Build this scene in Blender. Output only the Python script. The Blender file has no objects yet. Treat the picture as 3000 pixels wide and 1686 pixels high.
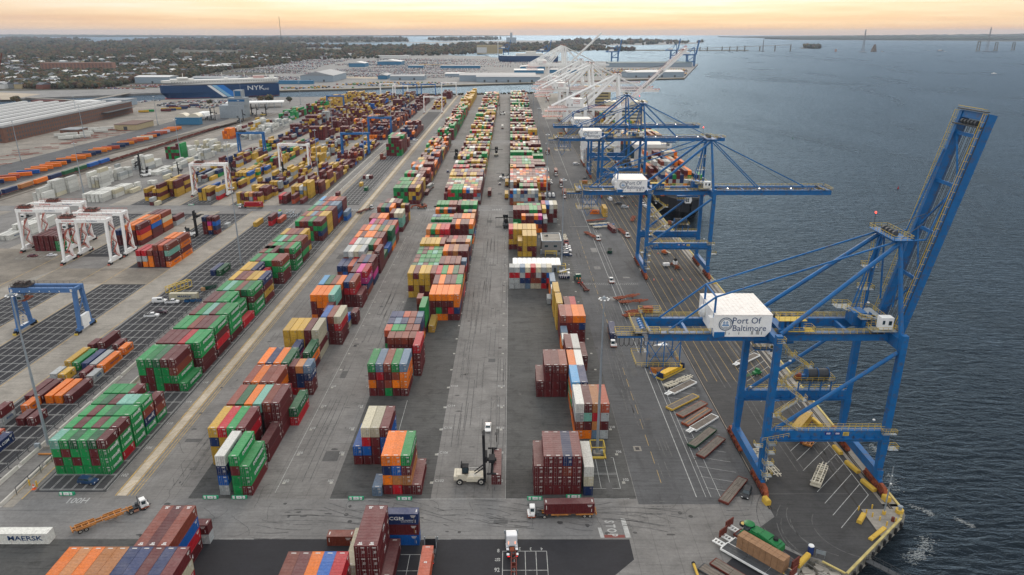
import bpy, bmesh, math, random
from mathutils import Vector, Matrix
R = math.radians
random.seed(7)
scene = bpy.context.scene
COL = scene.collection
# ------------------------------------------------------------------ camera
CH = 111.4
cam_d = bpy.data.cameras.new("camera")
cam = bpy.data.objects.new("camera", cam_d)
COL.objects.link(cam)
cam.location = (0, 0, CH)
cam.rotation_euler = (R(90 - 19.58), 0, R(-0.0925))
cam_d.sensor_fit = 'HORIZONTAL'
cam_d.sensor_width = 36.0
cam_d.lens = 2100.0 / 3000.0 * 36.0
cam_d.clip_start = 1.0
cam_d.clip_end = 90000.0
scene.camera = cam
# ------------------------------------------------------------------ world: low sun behind thin high cloud
SUN_EL, SUN_AZ = 26.0, 4.0          # azimuth measured from +Y towards +X
world = bpy.data.worlds.new("World")
scene.world = world
world.use_nodes = True
wn, wl = world.node_tree.nodes, world.node_tree.links
wn.clear()
wout = wn.new('ShaderNodeOutputWorld')
bg_sky = wn.new('ShaderNodeBackground'); bg_sky.inputs[1].default_value = 0.05
sky = wn.new('ShaderNodeTexSky'); sky.sky_type = 'NISHITA'; sky.sun_disc = False
sky.sun_elevation = R(SUN_EL); sky.sun_rotation = R(SUN_AZ); sky.altitude = 100
wl.new(sky.outputs[0], bg_sky.inputs[0])
bg_cl = wn.new('ShaderNodeBackground'); bg_cl.inputs[1].default_value = 1.0
tc = wn.new('ShaderNodeTexCoord')
sep = wn.new('ShaderNodeSeparateXYZ'); wl.new(tc.outputs['Generated'], sep.inputs[0])
ramp = wn.new('ShaderNodeValToRGB')
cr = ramp.color_ramp
cr.elements[0].position = 0.0; cr.elements[0].color = (0.60, 0.36, 0.22, 1)
cr.elements[1].position = 1.0; cr.elements[1].color = (0.80, 0.80, 0.81, 1)
for p_, c_ in ((0.008, (0.68, 0.42, 0.22, 1)), (0.018, (0.74, 0.52, 0.30, 1)), (0.028, (0.80, 0.62, 0.40, 1)), (0.040, (0.80, 0.73, 0.61, 1)), (0.075, (0.84, 0.80, 0.74, 1)), (0.22, (0.66, 0.69, 0.73, 1)), (0.45, (0.75, 0.77, 0.80, 1))):
    e_ = cr.elements.new(p_); e_.color = c_
# cloud streaks stretched along the horizon
mp = wn.new('ShaderNodeMapping'); mp.inputs['Scale'].default_value = (2.6, 2.6, 60.0)
wl.new(tc.outputs['Generated'], mp.inputs[0])
nz = wn.new('ShaderNodeTexNoise'); nz.inputs['Scale'].default_value = 1.6; nz.inputs['Detail'].default_value = 6.0; nz.inputs['Roughness'].default_value = 0.6
wl.new(mp.outputs[0], nz.inputs[0])
ad = wn.new('ShaderNodeMath'); ad.operation = 'MULTIPLY_ADD'; ad.inputs[1].default_value = 0.052; ad.inputs[2].default_value = -0.026
wl.new(nz.outputs[0], ad.inputs[0])
ad2 = wn.new('ShaderNodeMath'); ad2.operation = 'ADD'
wl.new(sep.outputs['Z'], ad2.inputs[0]); wl.new(ad.outputs[0], ad2.inputs[1])
wl.new(ad2.outputs[0], ramp.inputs[0])
# the sky is warm and bright around the sun's azimuth, greyer to the sides and behind
dotn = wn.new('ShaderNodeVectorMath'); dotn.operation = 'DOT_PRODUCT'
dotn.inputs[1].default_value = (math.sin(R(SUN_AZ)), math.cos(R(SUN_AZ)), 0.0)
wl.new(tc.outputs['Generated'], dotn.inputs[0])
mr = wn.new('ShaderNodeMapRange'); mr.inputs['From Min'].default_value = 0.55; mr.inputs['From Max'].default_value = 1.0
mr.inputs['To Min'].default_value = 0.0; mr.inputs['To Max'].default_value = 1.0; mr.interpolation_type = 'SMOOTHSTEP'
wl.new(dotn.outputs['Value'], mr.inputs['Value'])
grey = wn.new('ShaderNodeValToRGB'); g_ = grey.color_ramp
g_.elements[0].position = 0.0; g_.elements[0].color = (0.50, 0.38, 0.32, 1)
g_.elements[1].position = 1.0; g_.elements[1].color = (0.80, 0.80, 0.81, 1)
for p_, c_ in ((0.04, (0.60, 0.47, 0.38, 1)), (0.10, (0.60, 0.56, 0.54, 1)), (0.22, (0.60, 0.63, 0.68, 1)), (0.45, (0.74, 0.76, 0.79, 1))):
    e_ = g_.elements.new(p_); e_.color = c_
wl.new(ad2.outputs[0], grey.inputs[0])
mx = wn.new('ShaderNodeMix'); mx.data_type = 'RGBA'
wl.new(mr.outputs[0], mx.inputs[0]); wl.new(grey.outputs[0], mx.inputs[6]); wl.new(ramp.outputs[0], mx.inputs[7])
wl.new(mx.outputs[2], bg_cl.inputs[0])
mixs = wn.new('ShaderNodeMixShader'); mixs.inputs[0].default_value = 0.9
wl.new(bg_sky.outputs[0], mixs.inputs[1]); wl.new(bg_cl.outputs[0], mixs.inputs[2])
wl.new(mixs.outputs[0], wout.inputs[0])
# ------------------------------------------------------------------ sun veiled by cloud
sun_d = bpy.data.lights.new("sun", 'SUN'); sun_d.energy = 0.75; sun_d.angle = R(24); sun_d.color = (1.0, 0.86, 0.70)
sun = bpy.data.objects.new("sun", sun_d); COL.objects.link(sun)
sd = Vector((math.sin(R(SUN_AZ)) * math.cos(R(SUN_EL)), math.cos(R(SUN_AZ)) * math.cos(R(SUN_EL)), math.sin(R(SUN_EL))))
sun.rotation_euler = sd.to_track_quat('Z', 'Y').to_euler()
scene.view_settings.view_transform = 'Standard'
scene.view_settings.look = 'None'
scene.view_settings.gamma = 1.0
scene.view_settings.exposure = 0.62
scene.view_settings.use_curve_mapping = False
scene.render.engine = 'CYCLES'
scene.cycles.max_bounces = 6
scene.cycles.volume_bounces = 0
# ------------------------------------------------------------------ materials
MATS = {}
def mat(name, col, rough=0.7, metal=0.0, var=0.12, scale=1.0, bump=0.0, bscale=None, spec=0.3, obcol=False, dirt=None, vcol=False, stretch=None):
    if name in MATS: return MATS[name]
    m = bpy.data.materials.new(name); m.use_nodes = True
    n, l = m.node_tree.nodes, m.node_tree.links
    b = n['Principled BSDF']
    b.inputs['Roughness'].default_value = rough; b.inputs['Metallic'].default_value = metal
    b.inputs['Specular IOR Level'].default_value = spec
    tcn = n.new('ShaderNodeTexCoord')
    src = tcn.outputs['Object']
    if stretch:
        mpn = n.new('ShaderNodeMapping'); mpn.inputs['Scale'].default_value = stretch
        l.new(src, mpn.inputs[0]); src = mpn.outputs[0]
    if obcol:
        oi = n.new('ShaderNodeObjectInfo'); base = oi.outputs['Color']
    elif vcol:
        at = n.new('ShaderNodeVertexColor'); at.layer_name = 'Col'; base = at.outputs['Color']
    else:
        rgb = n.new('ShaderNodeRGB'); rgb.outputs[0].default_value = (*col, 1); base = rgb.outputs[0]
    nt = n.new('ShaderNodeTexNoise'); nt.inputs['Scale'].default_value = scale; nt.inputs['Detail'].default_value = 5; nt.inputs['Roughness'].default_value = 0.65
    l.new(src, nt.inputs[0])
    mrn = n.new('ShaderNodeMapRange'); mrn.inputs['From Min'].default_value = 0.3; mrn.inputs['From Max'].default_value = 0.7
    mrn.inputs['To Min'].default_value = 1 - var; mrn.inputs['To Max'].default_value = 1 + var
    l.new(nt.outputs[0], mrn.inputs[0])
    hv = n.new('ShaderNodeHueSaturation'); l.new(mrn.outputs[0], hv.inputs['Value']); l.new(base, hv.inputs['Color'])
    outc = hv.outputs[0]
    if dirt:
        dcol, dlo, dhi, dsc = dirt
        n2 = n.new('ShaderNodeTexNoise'); n2.inputs['Scale'].default_value = dsc; n2.inputs['Detail'].default_value = 8; n2.inputs['Roughness'].default_value = 0.7
        l.new(src, n2.inputs[0])
        mr2 = n.new('ShaderNodeMapRange'); mr2.inputs['From Min'].default_value = dlo; mr2.inputs['From Max'].default_value = dhi
        l.new(n2.outputs[0], mr2.inputs[0])
        mxx = n.new('ShaderNodeMix'); mxx.data_type = 'RGBA'; mxx.inputs[7].default_value = (*dcol, 1)
        l.new(mr2.outputs[0], mxx.inputs[0]); l.new(outc, mxx.inputs[6]); outc = mxx.outputs[2]
    l.new(outc, b.inputs['Base Color'])
    if bump:
        nb = n.new('ShaderNodeTexNoise'); nb.inputs['Scale'].default_value = bscale or scale * 6; nb.inputs['Detail'].default_value = 4
        l.new(tcn.outputs['Object'], nb.inputs[0])
        bp = n.new('ShaderNodeBump'); bp.inputs['Strength'].default_value = bump; bp.inputs['Distance'].default_value = 0.05
        l.new(nb.outputs[0], bp.inputs['Height']); l.new(bp.outputs[0], b.inputs['Normal'])
    MATS[name] = m
    return m
def emis(name, col, s):
    if name in MATS: return MATS[name]
    m = bpy.data.materials.new(name); m.use_nodes = True; b = m.node_tree.nodes['Principled BSDF']
    b.inputs['Base Color'].default_value = (*col, 1); b.inputs['Emission Color'].default_value = (*col, 1); b.inputs['Emission Strength'].default_value = s
    MATS[name] = m; return m
M = dict(
    blue=lambda: mat('crane_blue', (0.009, 0.125, 0.34), 0.45, 0, 0.14, 0.35, dirt=((0.10, 0.075, 0.06), 0.52, 0.74, 0.8)),
    yel=lambda: mat('safety_yellow', (0.62, 0.44, 0.08), 0.6, 0, 0.2, 2.0),
    wht=lambda: mat('white_paint', (0.86, 0.86, 0.83), 0.5, 0, 0.08, 0.6, dirt=((0.30, 0.18, 0.12), 0.62, 0.9, 0.8)),
    rwht=lambda: mat('rust_streaked_white', (0.84, 0.80, 0.74), 0.6, 0, 0.08, 0.6, dirt=((0.33, 0.16, 0.09), 0.54, 0.80, 1.1), stretch=(0.6, 1.6, 1)),
    red=lambda: mat('platform_red', (0.50, 0.14, 0.10), 0.6, 0, 0.2, 1.0),
    rust=lambda: mat('bogie_orange_rust', (0.30, 0.075, 0.03), 0.75, 0, 0.45, 0.8, dirt=((0.09, 0.035, 0.02), 0.45, 0.7, 0.9)),
    blk=lambda: mat('black_rubber', (0.018, 0.018, 0.02), 0.8, 0, 0.2, 1.0),
    dgr=lambda: mat('dark_grey_steel', (0.07, 0.075, 0.08), 0.6, 0.2, 0.2, 1.0),
    gal=lambda: mat('galvanised_steel', (0.30, 0.34, 0.37), 0.5, 0.3, 0.15, 0.8),
    glass=lambda: mat('dark_glass', (0.02, 0.04, 0.05), 0.08, 0, 0.05, 1.0, spec=0.7),
    ora=lambda: mat('chassis_orange', (0.48, 0.20, 0.05), 0.6, 0, 0.25, 0.7, dirt=((0.16, 0.06, 0.03), 0.5, 0.75, 1.5)),
    rch=lambda: mat('chassis_red_rust', (0.30, 0.07, 0.03), 0.65, 0, 0.3, 0.7, dirt=((0.10, 0.04, 0.02), 0.5, 0.75, 1.5)),
    crm=lambda: mat('cream_paint', (0.62, 0.57, 0.45), 0.5, 0, 0.1, 0.6, dirt=((0.25, 0.16, 0.10), 0.6, 0.9, 1.4)),
    wood=lambda: mat('weathered_deck_wood', (0.17, 0.145, 0.12), 0.85, 0, 0.45, 1.5, stretch=(0.3, 5, 1)),
    conc=lambda: mat('pale_concrete', (0.40, 0.37, 0.32), 0.85, 0, 0.2, 0.3, bump=0.2, dirt=((0.16, 0.14, 0.12), 0.5, 0.8, 0.15)),
    ywood=lambda: mat('yellow_timber', (0.62, 0.40, 0.06), 0.6, 0, 0.12, 0.7, dirt=((0.25, 0.12, 0.03), 0.58, 0.85, 1.2)),
    grn=lambda: mat('machine_green', (0.015, 0.17, 0.05), 0.4, 0, 0.12, 0.7),
    dkred=lambda: mat('dark_red_steel', (0.14, 0.03, 0.02), 0.7, 0, 0.25, 0.9),
    line=lambda: mat('road_paint_white', (0.42, 0.42, 0.40), 0.8, 0, 0.25, 0.8, dirt=((0.15, 0.15, 0.15), 0.5, 0.78, 0.7)),
    yline=lambda: mat('road_paint_yellow', (0.50, 0.33, 0.10), 0.8, 0, 0.25, 0.8, dirt=((0.17, 0.16, 0.14), 0.46, 0.72, 0.5)),
    txtw=lambda: mat('lettering_white', (0.75, 0.76, 0.74), 0.6, 0, 0.03, 1.0),
    txtn=lambda: mat('lettering_navy', (0.02, 0.06, 0.16), 0.6, 0, 0.03, 1.0),
    txtb=lambda: mat('lettering_black', (0.02, 0.02, 0.02), 0.6, 0, 0.03, 1.0),
)
def G(k): return M[k]() if isinstance(k, str) else k
# ------------------------------------------------------------------ mesh builder
class MB:
    def __init__(s): s.v = []; s.f = []; s.m = []; s.c = []; s.cur = None
    def quad(s, a, b, c, d, m=0):
        i = len(s.v); s.v += [a, b, c, d]; s.f.append((i, i+1, i+2, i+3)); s.m.append(m); s.c.append(s.cur); return s
    def poly(s, pts, m=0):
        i = len(s.v); s.v += list(pts); s.f.append(tuple(range(i, i+len(pts)))); s.m.append(m); s.c.append(s.cur); return s
    def box(s, x0, x1, y0, y1, z0, z1, m=0):
        i = len(s.v)
        s.v += [(x0,y0,z0),(x1,y0,z0),(x1,y1,z0),(x0,y1,z0),(x0,y0,z1),(x1,y0,z1),(x1,y1,z1),(x0,y1,z1)]
        for q in ((0,3,2,1),(4,5,6,7),(0,1,5,4),(1,2,6,5),(2,3,7,6),(3,0,4,7)):
            s.f.append(tuple(i+k for k in q)); s.m.append(m); s.c.append(s.cur)
        return s
    def hexa(s, p, m=0):   # 8 points, bottom 4 then top 4
        i = len(s.v); s.v += [tuple(q) for q in p]
        for q in ((0,3,2,1),(4,5,6,7),(0,1,5,4),(1,2,6,5),(2,3,7,6),(3,0,4,7)):
            s.f.append(tuple(i+k for k in q)); s.m.append(m); s.c.append(s.cur)
        return s
    def beam(s, a, b, w, h, m=0, w2=None, h2=None, up=(0,0,1)):
        a = Vector(a); b = Vector(b); d = (b-a).normalized(); u = Vector(up)
        if abs(d.dot(u)) > 0.97: u = Vector((0,1,0))
        x = d.cross(u).normalized(); y = x.cross(d).normalized()
        w2 = w2 or w; h2 = h2 or h; i = len(s.v)
        for P_, ww, hh in ((a,w,h),(b,w2,h2)):
            for sx, sy in ((-1,-1),(1,-1),(1,1),(-1,1)):
                q = P_ + x*(sx*ww/2) + y*(sy*hh/2); s.v.append(tuple(q))
        for q in ((0,1,2,3),(7,6,5,4),(0,4,5,1),(1,5,6,2),(2,6,7,3),(3,7,4,0)):
            s.f.append(tuple(i+k for k in q)); s.m.append(m); s.c.append(s.cur)
        return s
    def tube(s, a, b, r, n=8, m=0, r2=None, cap=True):
        a = Vector(a); b = Vector(b); d = (b-a).normalized(); u = Vector((0,0,1))
        if abs(d.dot(u)) > 0.97: u = Vector((0,1,0))
        x = d.cross(u).normalized(); y = x.cross(d).normalized(); r2 = r if r2 is None else r2; i = len(s.v)
        for P_, rr in ((a,r),(b,r2)):
            for k in range(n):
                t = 2*math.pi*k/n; q = P_ + x*(rr*math.cos(t)) + y*(rr*math.sin(t)); s.v.append(tuple(q))
        for k in range(n):
            j = (k+1) % n; s.f.append((i+k, i+n+k, i+n+j, i+j)); s.m.append(m); s.c.append(s.cur)
        if cap:
            s.f.append(tuple(i+k for k in range(n))); s.m.append(m); s.c.append(s.cur)
            s.f.append(tuple(i+n+k for k in reversed(range(n)))); s.m.append(m); s.c.append(s.cur)
        return s
    def prism(s, prof, x0, x1, m=0, axis='x'):
        # prof: list of (a,b); extruded along axis; for 'x' points are (y,z); for 'y' (x,z); for 'z' (x,y)
        n = len(prof); i = len(s.v)
        for e in (x0, x1):
            for a, b in prof:
                s.v.append({'x': (e,a,b), 'y': (a,e,b), 'z': (a,b,e)}[axis])
        s.f.append(tuple(i+k for k in reversed(range(n)))); s.m.append(m); s.c.append(s.cur)
        s.f.append(tuple(i+n+k for k in range(n))); s.m.append(m); s.c.append(s.cur)
        for k in range(n):
            j = (k+1) % n; s.f.append((i+k, i+j, i+n+j, i+n+k)); s.m.append(m); s.c.append(s.cur)
        return s
    def ell(s, c, r, n=8, k=5, m=0):
        i = len(s.v)
        for a in range(k+1):
            t = math.pi*a/k
            for b in range(n):
                p = 2*math.pi*b/n
                s.v.append((c[0]+r[0]*math.sin(t)*math.cos(p), c[1]+r[1]*math.sin(t)*math.sin(p), c[2]+r[2]*math.cos(t)))
        for a in range(k):
            for b in range(n):
                s.f.append((i+a*n+b, i+(a+1)*n+b, i+(a+1)*n+(b+1)%n, i+a*n+(b+1)%n)); s.m.append(m); s.c.append(s.cur)
        return s
    def mesh(s, name, mats, smooth=False):
        me = bpy.data.meshes.new(name); me.from_pydata(s.v, [], s.f)
        mats = mats if isinstance(mats, (list, tuple)) else [mats]
        for k in mats: me.materials.append(G(k))
        if len(mats) > 1: me.polygons.foreach_set('material_index', s.m)
        if any(c is not None for c in s.c):
            ca = me.color_attributes.new('Col', 'FLOAT_COLOR', 'CORNER'); arr = []
            for f, c in zip(s.f, s.c):
                c = c or (0.3,0.3,0.3); arr += [c[0], c[1], c[2], 1.0] * len(f)
            ca.data.foreach_set('color', arr)
        me.validate(verbose=False); me.update()
        bmm = bmesh.new(); bmm.from_mesh(me); bmesh.ops.recalc_face_normals(bmm, faces=bmm.faces); bmm.to_mesh(me); bmm.free()
        if smooth: me.polygons.foreach_set('use_smooth', [True]*len(me.polygons))
        return me
    def build(s, name, mats, parent=None, smooth=False, loc=None, color=None):
        return link(name, s.mesh(name, mats, smooth), parent, loc, color)
def link(name, me, parent=None, loc=None, color=None, rz=0, scale=None):
    o = bpy.data.objects.new(name, me); COL.objects.link(o)
    if parent: o.parent = parent
    if loc: o.location = loc
    if rz: o.rotation_euler = (0,0,rz)
    if scale: o.scale = scale
    if color: o.color = (*color, 1)
    return o
def tag(o, label, cat, group=None):
    o['label'] = label; o['category'] = cat
    if group: o['group'] = group
    return o
def thing(name, label, cat, loc=(0,0,0), rz=0, group=None, scale=None):
    o = bpy.data.objects.new(name, None); COL.objects.link(o); o.location = loc; o.rotation_euler = (0,0,rz)
    o.empty_display_size = 0.5
    if scale: o.scale = (scale,)*3
    return tag(o, label, cat, group)
def struct(o): o['kind'] = 'structure'; return o
def stuff(o): o['kind'] = 'stuff'; return o
def dup(root, loc, rz, label, group=None):
    r = root.copy(); COL.objects.link(r); r.location = loc; r.rotation_euler = (0,0,rz); r['label'] = label
    if group: r['group'] = group
    for ch in list(root.children):
        c = ch.copy(); COL.objects.link(c); c.parent = r
        for g in list(ch.children):
            d = g.copy(); COL.objects.link(d); d.parent = c
    return r
TXT = {}
def text_mesh(s, size, m, bold=0.0, extrude=0.0):
    k = (s, size, str(m), bold, extrude)
    if k in TXT: return TXT[k]
    cu = bpy.data.curves.new('text_curve', 'FONT'); cu.body = s; cu.size = size; cu.offset = bold; cu.extrude = extrude
    cu.align_x = 'CENTER'; cu.align_y = 'CENTER'; cu.resolution_u = 2
    o = bpy.data.objects.new('text_tmp', cu); COL.objects.link(o)
    dg = bpy.context.evaluated_depsgraph_get(); dg.update()
    me = bpy.data.meshes.new_from_object(o.evaluated_get(dg)); me.name = 'lettering'
    me.materials.clear(); me.materials.append(G(m))
    bpy.data.objects.remove(o); TXT[k] = me
    return me
def lettering(s, size, m, parent, loc, rot, bold=0.0, sx=1.0, name='lettering', sy=1.0):
    o = link(name, text_mesh(s, size, m, bold), parent, loc); o.rotation_euler = rot; o.scale = (sx, sy, 1); return o
SIDE_R = (R(90), 0, R(90))    # text on a face looking +X
SIDE_L = (R(90), 0, R(-90))   # text on a face looking -X
FRONT = (R(90), 0, 0)         # text on a face looking -Y
# a point of the ground seen at pixel (x,y) of the photograph (3000 px wide) at height h
_t = 747.0/2100.0; _p = math.atan(_t); _cp, _sp = math.cos(_p), math.sin(_p); _a = math.atan(3.6*_cp/2100.0); _ca, _sa = math.cos(_a), math.sin(_a)
_r = (_ca, -_sa, 0.0); _f = (_sa*_cp, _ca*_cp, -_sp); _u = (_sa*_sp, _ca*_sp, _cp)
def at(x, y, h=0.0):
    dx, dy = x-1500, 843-y
    d = [dx*_r[i]+dy*_u[i]+2100*_f[i] for i in range(3)]; k = (h-CH)/d[2]
    return (d[0]*k, d[1]*k)
# ================================================================== WATER
def water_mat():
    """dark water with a cool sheen; waves of two sizes tilt the reflection"""
    m = bpy.data.materials.new('harbour_water'); m.use_nodes = True
    n, l = m.node_tree.nodes, m.node_tree.links; n.clear()
    g = n.new('ShaderNodeNewGeometry'); out = n.new('ShaderNodeOutputMaterial')
    def nz_(sc, rot, det, dist=0.6):
        q = n.new('ShaderNodeMapping'); q.inputs['Scale'].default_value = sc; q.inputs['Rotation'].default_value = (0, 0, R(rot)); l.new(g.outputs['Position'], q.inputs[0])
        t = n.new('ShaderNodeTexNoise'); t.inputs['Scale'].default_value = 1.0; t.inputs['Detail'].default_value = det; t.inputs['Roughness'].default_value = 0.62; t.inputs['Distortion'].default_value = dist; l.new(q.outputs[0], t.inputs[0]); return t.outputs[0]
    def bump(h, d, nrm=None):
        b = n.new('ShaderNodeBump'); b.inputs['Strength'].default_value = 1.0; b.inputs['Distance'].default_value = d; l.new(h, b.inputs['Height'])
        if nrm: l.new(nrm, b.inputs['Normal'])
        return b.outputs[0]
    nm = bump(nz_((.16, .42, .3), 14, 5), 1.35, bump(nz_((.035, .10, .1), 22, 3), 1.2))
    mr_ = n.new('ShaderNodeMapRange'); mr_.inputs['From Min'].default_value = .35; mr_.inputs['From Max'].default_value = .65; mr_.inputs['To Min'].default_value = 0.24; mr_.inputs['To Max'].default_value = 0.44
    l.new(nz_((.004, .0016, .01), 10, 6, 1.5), mr_.inputs[0])
    df = n.new('ShaderNodeBsdfDiffuse'); df.inputs['Color'].default_value = (0.005, 0.008, 0.011, 1)
    gl = n.new('ShaderNodeBsdfGlossy'); gl.inputs['Color'].default_value = (0.26, 0.35, 0.44, 1)
    l.new(mr_.outputs[0], gl.inputs['Roughness']); l.new(nm, gl.inputs['Normal'])
    fr = n.new('ShaderNodeFresnel'); fr.inputs['IOR'].default_value = 1.30; l.new(nm, fr.inputs['Normal'])
    ms = n.new('ShaderNodeMixShader'); l.new(fr.outputs[0], ms.inputs[0]); l.new(df.outputs[0], ms.inputs[1]); l.new(gl.outputs[0], ms.inputs[2])
    l.new(ms.outputs[0], out.inputs['Surface'])
    return m
WATER = water_mat()
ZW = -3.2
w = MB()
FARY = 33000
w.quad((-40000, -400, ZW), (40000, -400, ZW), (40000, FARY, ZW), (-40000, FARY, ZW))
struct(w.build('water', WATER))
# foam streaks where the photograph shows them
foam_m = mat('sea_foam', (0.26, 0.28, 0.28), 0.8, 0, 0.2, 1.0)
def foam(pts, n, spread):
    f = MB()
    for k in range(n):
        t = random.random()*(len(pts)-1); i = int(t); u = t-i
        x = pts[i][0]*(1-u)+pts[i+1][0]*u + random.gauss(0, spread); y = pts[i][1]*(1-u)+pts[i+1][1]*u + random.gauss(0, spread)
        a = random.uniform(0.03, 0.16); e = random.uniform(0.8, 2.6)*a
        f.quad((x-e, y-a*.4, ZW+.12), (x+e, y-a*.5, ZW+.12), (x+e*.8, y+a*.5, ZW+.13), (x-e*.9, y+a*.4, ZW+.13))
    return f
fm = MB()
for pts, n, sp_ in (([at(2665, 1480, ZW), at(2715, 1500, ZW), at(2730, 1512, ZW)], 70, .35), ([at(2800, 1520, ZW), at(2850, 1545, ZW)], 60, .35), ([at(2720, 1580, ZW), at(2700, 1620, ZW), at(2665, 1645, ZW)], 240, .8), ([at(2555, 1305, ZW), at(2570, 1330, ZW)], 60, .5), ([at(2600, 1390, ZW), at(2625, 1440, ZW)], 60, .7)):
    ff = foam(pts, n*2, sp_*1.2); o_ = len(fm.v); fm.v += ff.v; fm.f += [tuple(i+o_ for i in q) for q in ff.f]; fm.m += ff.m; fm.c += ff.c
stuff(fm.build('sea_foam', foam_m))

# ================================================================== PORT GROUND
def pave(name, col, var=0.16, sc=0.12, stains=0.5, streak=None, joint=None):
    """asphalt or concrete: large blotches, fine grain, dark stains, optional joints"""
    m = bpy.data.materials.new(name); m.use_nodes = True
    n, l = m.node_tree.nodes, m.node_tree.links; b = n['Principled BSDF']
    b.inputs['Roughness'].default_value = 0.82; b.inputs['Specular IOR Level'].default_value = 0.35
    g = n.new('ShaderNodeNewGeometry'); src = g.outputs['Position']
    def noise(scale, det, stretch=None, rough=0.6, dist=0.0):
        s = src
        if stretch:
            q = n.new('ShaderNodeMapping'); q.inputs['Scale'].default_value = stretch; l.new(s, q.inputs[0]); s = q.outputs[0]
        t = n.new('ShaderNodeTexNoise'); t.inputs['Scale'].default_value = scale; t.inputs['Detail'].default_value = det; t.inputs['Roughness'].default_value = rough; t.inputs['Distortion'].default_value = dist
        l.new(s, t.inputs[0]); return t.outputs[0]
    def rng(o, a, b_, c, d):
        q = n.new('ShaderNodeMapRange'); q.inputs['From Min'].default_value = a; q.inputs['From Max'].default_value = b_; q.inputs['To Min'].default_value = c; q.inputs['To Max'].default_value = d; l.new(o, q.inputs[0]); return q.outputs[0]
    def mul(a, b_):
        q = n.new('ShaderNodeMath'); q.operation = 'MULTIPLY'; l.new(a, q.inputs[0]); l.new(b_, q.inputs[1]); return q.outputs[0]
    v = mul(rng(noise(0.035, 4), .3, .7, 1-var, 1+var), rng(noise(1.3, 5), .3, .7, .88, 1.12))
    v = mul(v, rng(noise(sc, 7, streak or (1, 1, 1), .7, 0.4), .52, .78, 1.0, 1-stains))
    v = mul(v, rng(noise(0.6, 6, (0.16, 2.2, 1), .7), .50, .74, 1.0, 1-stains*.9))
    v = mul(v, rng(noise(0.09, 4, (1, 1, 1), .6, 1.5), .35, .65, .86, 1.10))
    v = mul(v, rng(noise(2.8, 3, (1, 1, 1), .6), .60, .72, 1.0, .72))
    v = mul(v, rng(noise(0.35, 6, (3.2, 0.12, 1), .7), .58, .78, 1.0, 1-stains*.45))
    if joint:
        jx, jy = joint
        sp = n.new('ShaderNodeSeparateXYZ'); l.new(src, sp.inputs[0])
        for axis, per in ((0, jx), (1, jy)):
            if not per: continue
            q = n.new('ShaderNodeMath'); q.operation = 'PINGPONG'; q.inputs[1].default_value = per/2; l.new(sp.outputs[axis], q.inputs[0])
            v = mul(v, rng(q.outputs[0], 0.0, 0.14, 0.72, 1.0))
    hv = n.new('ShaderNodeHueSaturation'); hv.inputs['Color'].default_value = (*col, 1); l.new(v, hv.inputs['Value'])
    l.new(hv.outputs[0], b.inputs['Base Color'])
    return m
P_LANE = pave('worn_concrete_lane', (0.195, 0.187, 0.176), joint=(4.75, 0), stains=.42)
P_DARK = pave('dark_stack_asphalt', (0.080, 0.080, 0.076), stains=.7, sc=.25)
P_BLACK = pave('fresh_black_asphalt', (0.022, 0.022, 0.026), stains=.2, var=.1)
P_ROAD = pave('apron_road_asphalt', (0.094, 0.095, 0.097), stains=.55, streak=(1.6, .25, 1), joint=(0, 0))
P_APRON = pave('quay_apron_asphalt', (0.056, 0.055, 0.054), stains=.5)
P_TAN = pave('tan_runway_concrete', (0.30, 0.275, 0.235), stains=.35, joint=(0, 6.0))
P_CREAM = pave('cream_runway_concrete', (0.50, 0.43, 0.33), stains=.22, joint=(0, 6.0), var=.08)
P_GRAV = pave('gravel_and_dirt', (0.25, 0.225, 0.19), stains=.4, var=.25)
P_CROSS = pave('cross_road_concrete', (0.195, 0.190, 0.182), stains=.3, joint=(0, 4.8))
P_MUD = pave('tan_gravel_ground', (0.24, 0.21, 0.17), stains=.5, var=.3)

# platform with quay walls; edge traced along the real quay
edge = [(97.2, 1445), (97.2, 149.0), (96.6, 146.6), (95.0, 145.2), (73.3, 126.0), (69.4, 130.4), (67.3, 131.8), (64.6, 128.9), (59.6, 124.3), (52, 118), (40, 106), (-60, 90), (-1200, 90), (-1200, 1120), (-900, 1180), (-780, 1215), (-700, 1202), (-610, 1304), (-433, 1354), (-250, 1371), (-66, 1425)]
g = MB(); g.poly([(x, y, 0) for x, y in edge])
n_ = len(edge)
for i in range(n_):
    a, b = edge[i], edge[(i+1) % n_]
    g.quad((a[0], a[1], 0), (b[0], b[1], 0), (b[0], b[1], ZW-1.5), (a[0], a[1], ZW-1.5), 1)
struct(g.build('port_ground', [P_LANE, mat('quay_wall_concrete', (0.34, 0.32, 0.27), 0.9, 0, 0.25, 0.5, dirt=((0.07, 0.07, 0.06), 0.45, 0.7, 0.6))]))
LAYER = [0]
def sheet(name, rects, m, z):
    s = MB()
    for r_ in rects:
        if len(r_) == 4 and not isinstance(r_[0], tuple):
            x0, x1, y0, y1 = r_; s.quad((x0,y0,z),(x1,y0,z),(x1,y1,z),(x0,y1,z))
        else: s.poly([(x,y,z) for x,y in r_])
    return struct(s.build(name, m))
SEC = [(153.3, 464.0), (481.0, 776.0), (794.0, 1098.0), (1112.0, 1385.0)]
rects = []
for a, b in SEC: rects += [(-46.0, -20.4, a, b), (-1.4, 31.8 if a < 200 else 31.0, a, b)]
rects += [(-82.0, -68.4, 153.6, 200), (-82, -61.5, 484, 770), (-82, -61.5, 797, 1090)]
sheet('stack_pavement', rects, P_DARK, .004)
sheet('cross_road', [(-200, 27, 138.2, 153.2), (-560, 31, 465, 480.5), (-330, 31, 777, 793), (-300, 31, 1099, 1111)], P_CROSS, .008)
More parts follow.
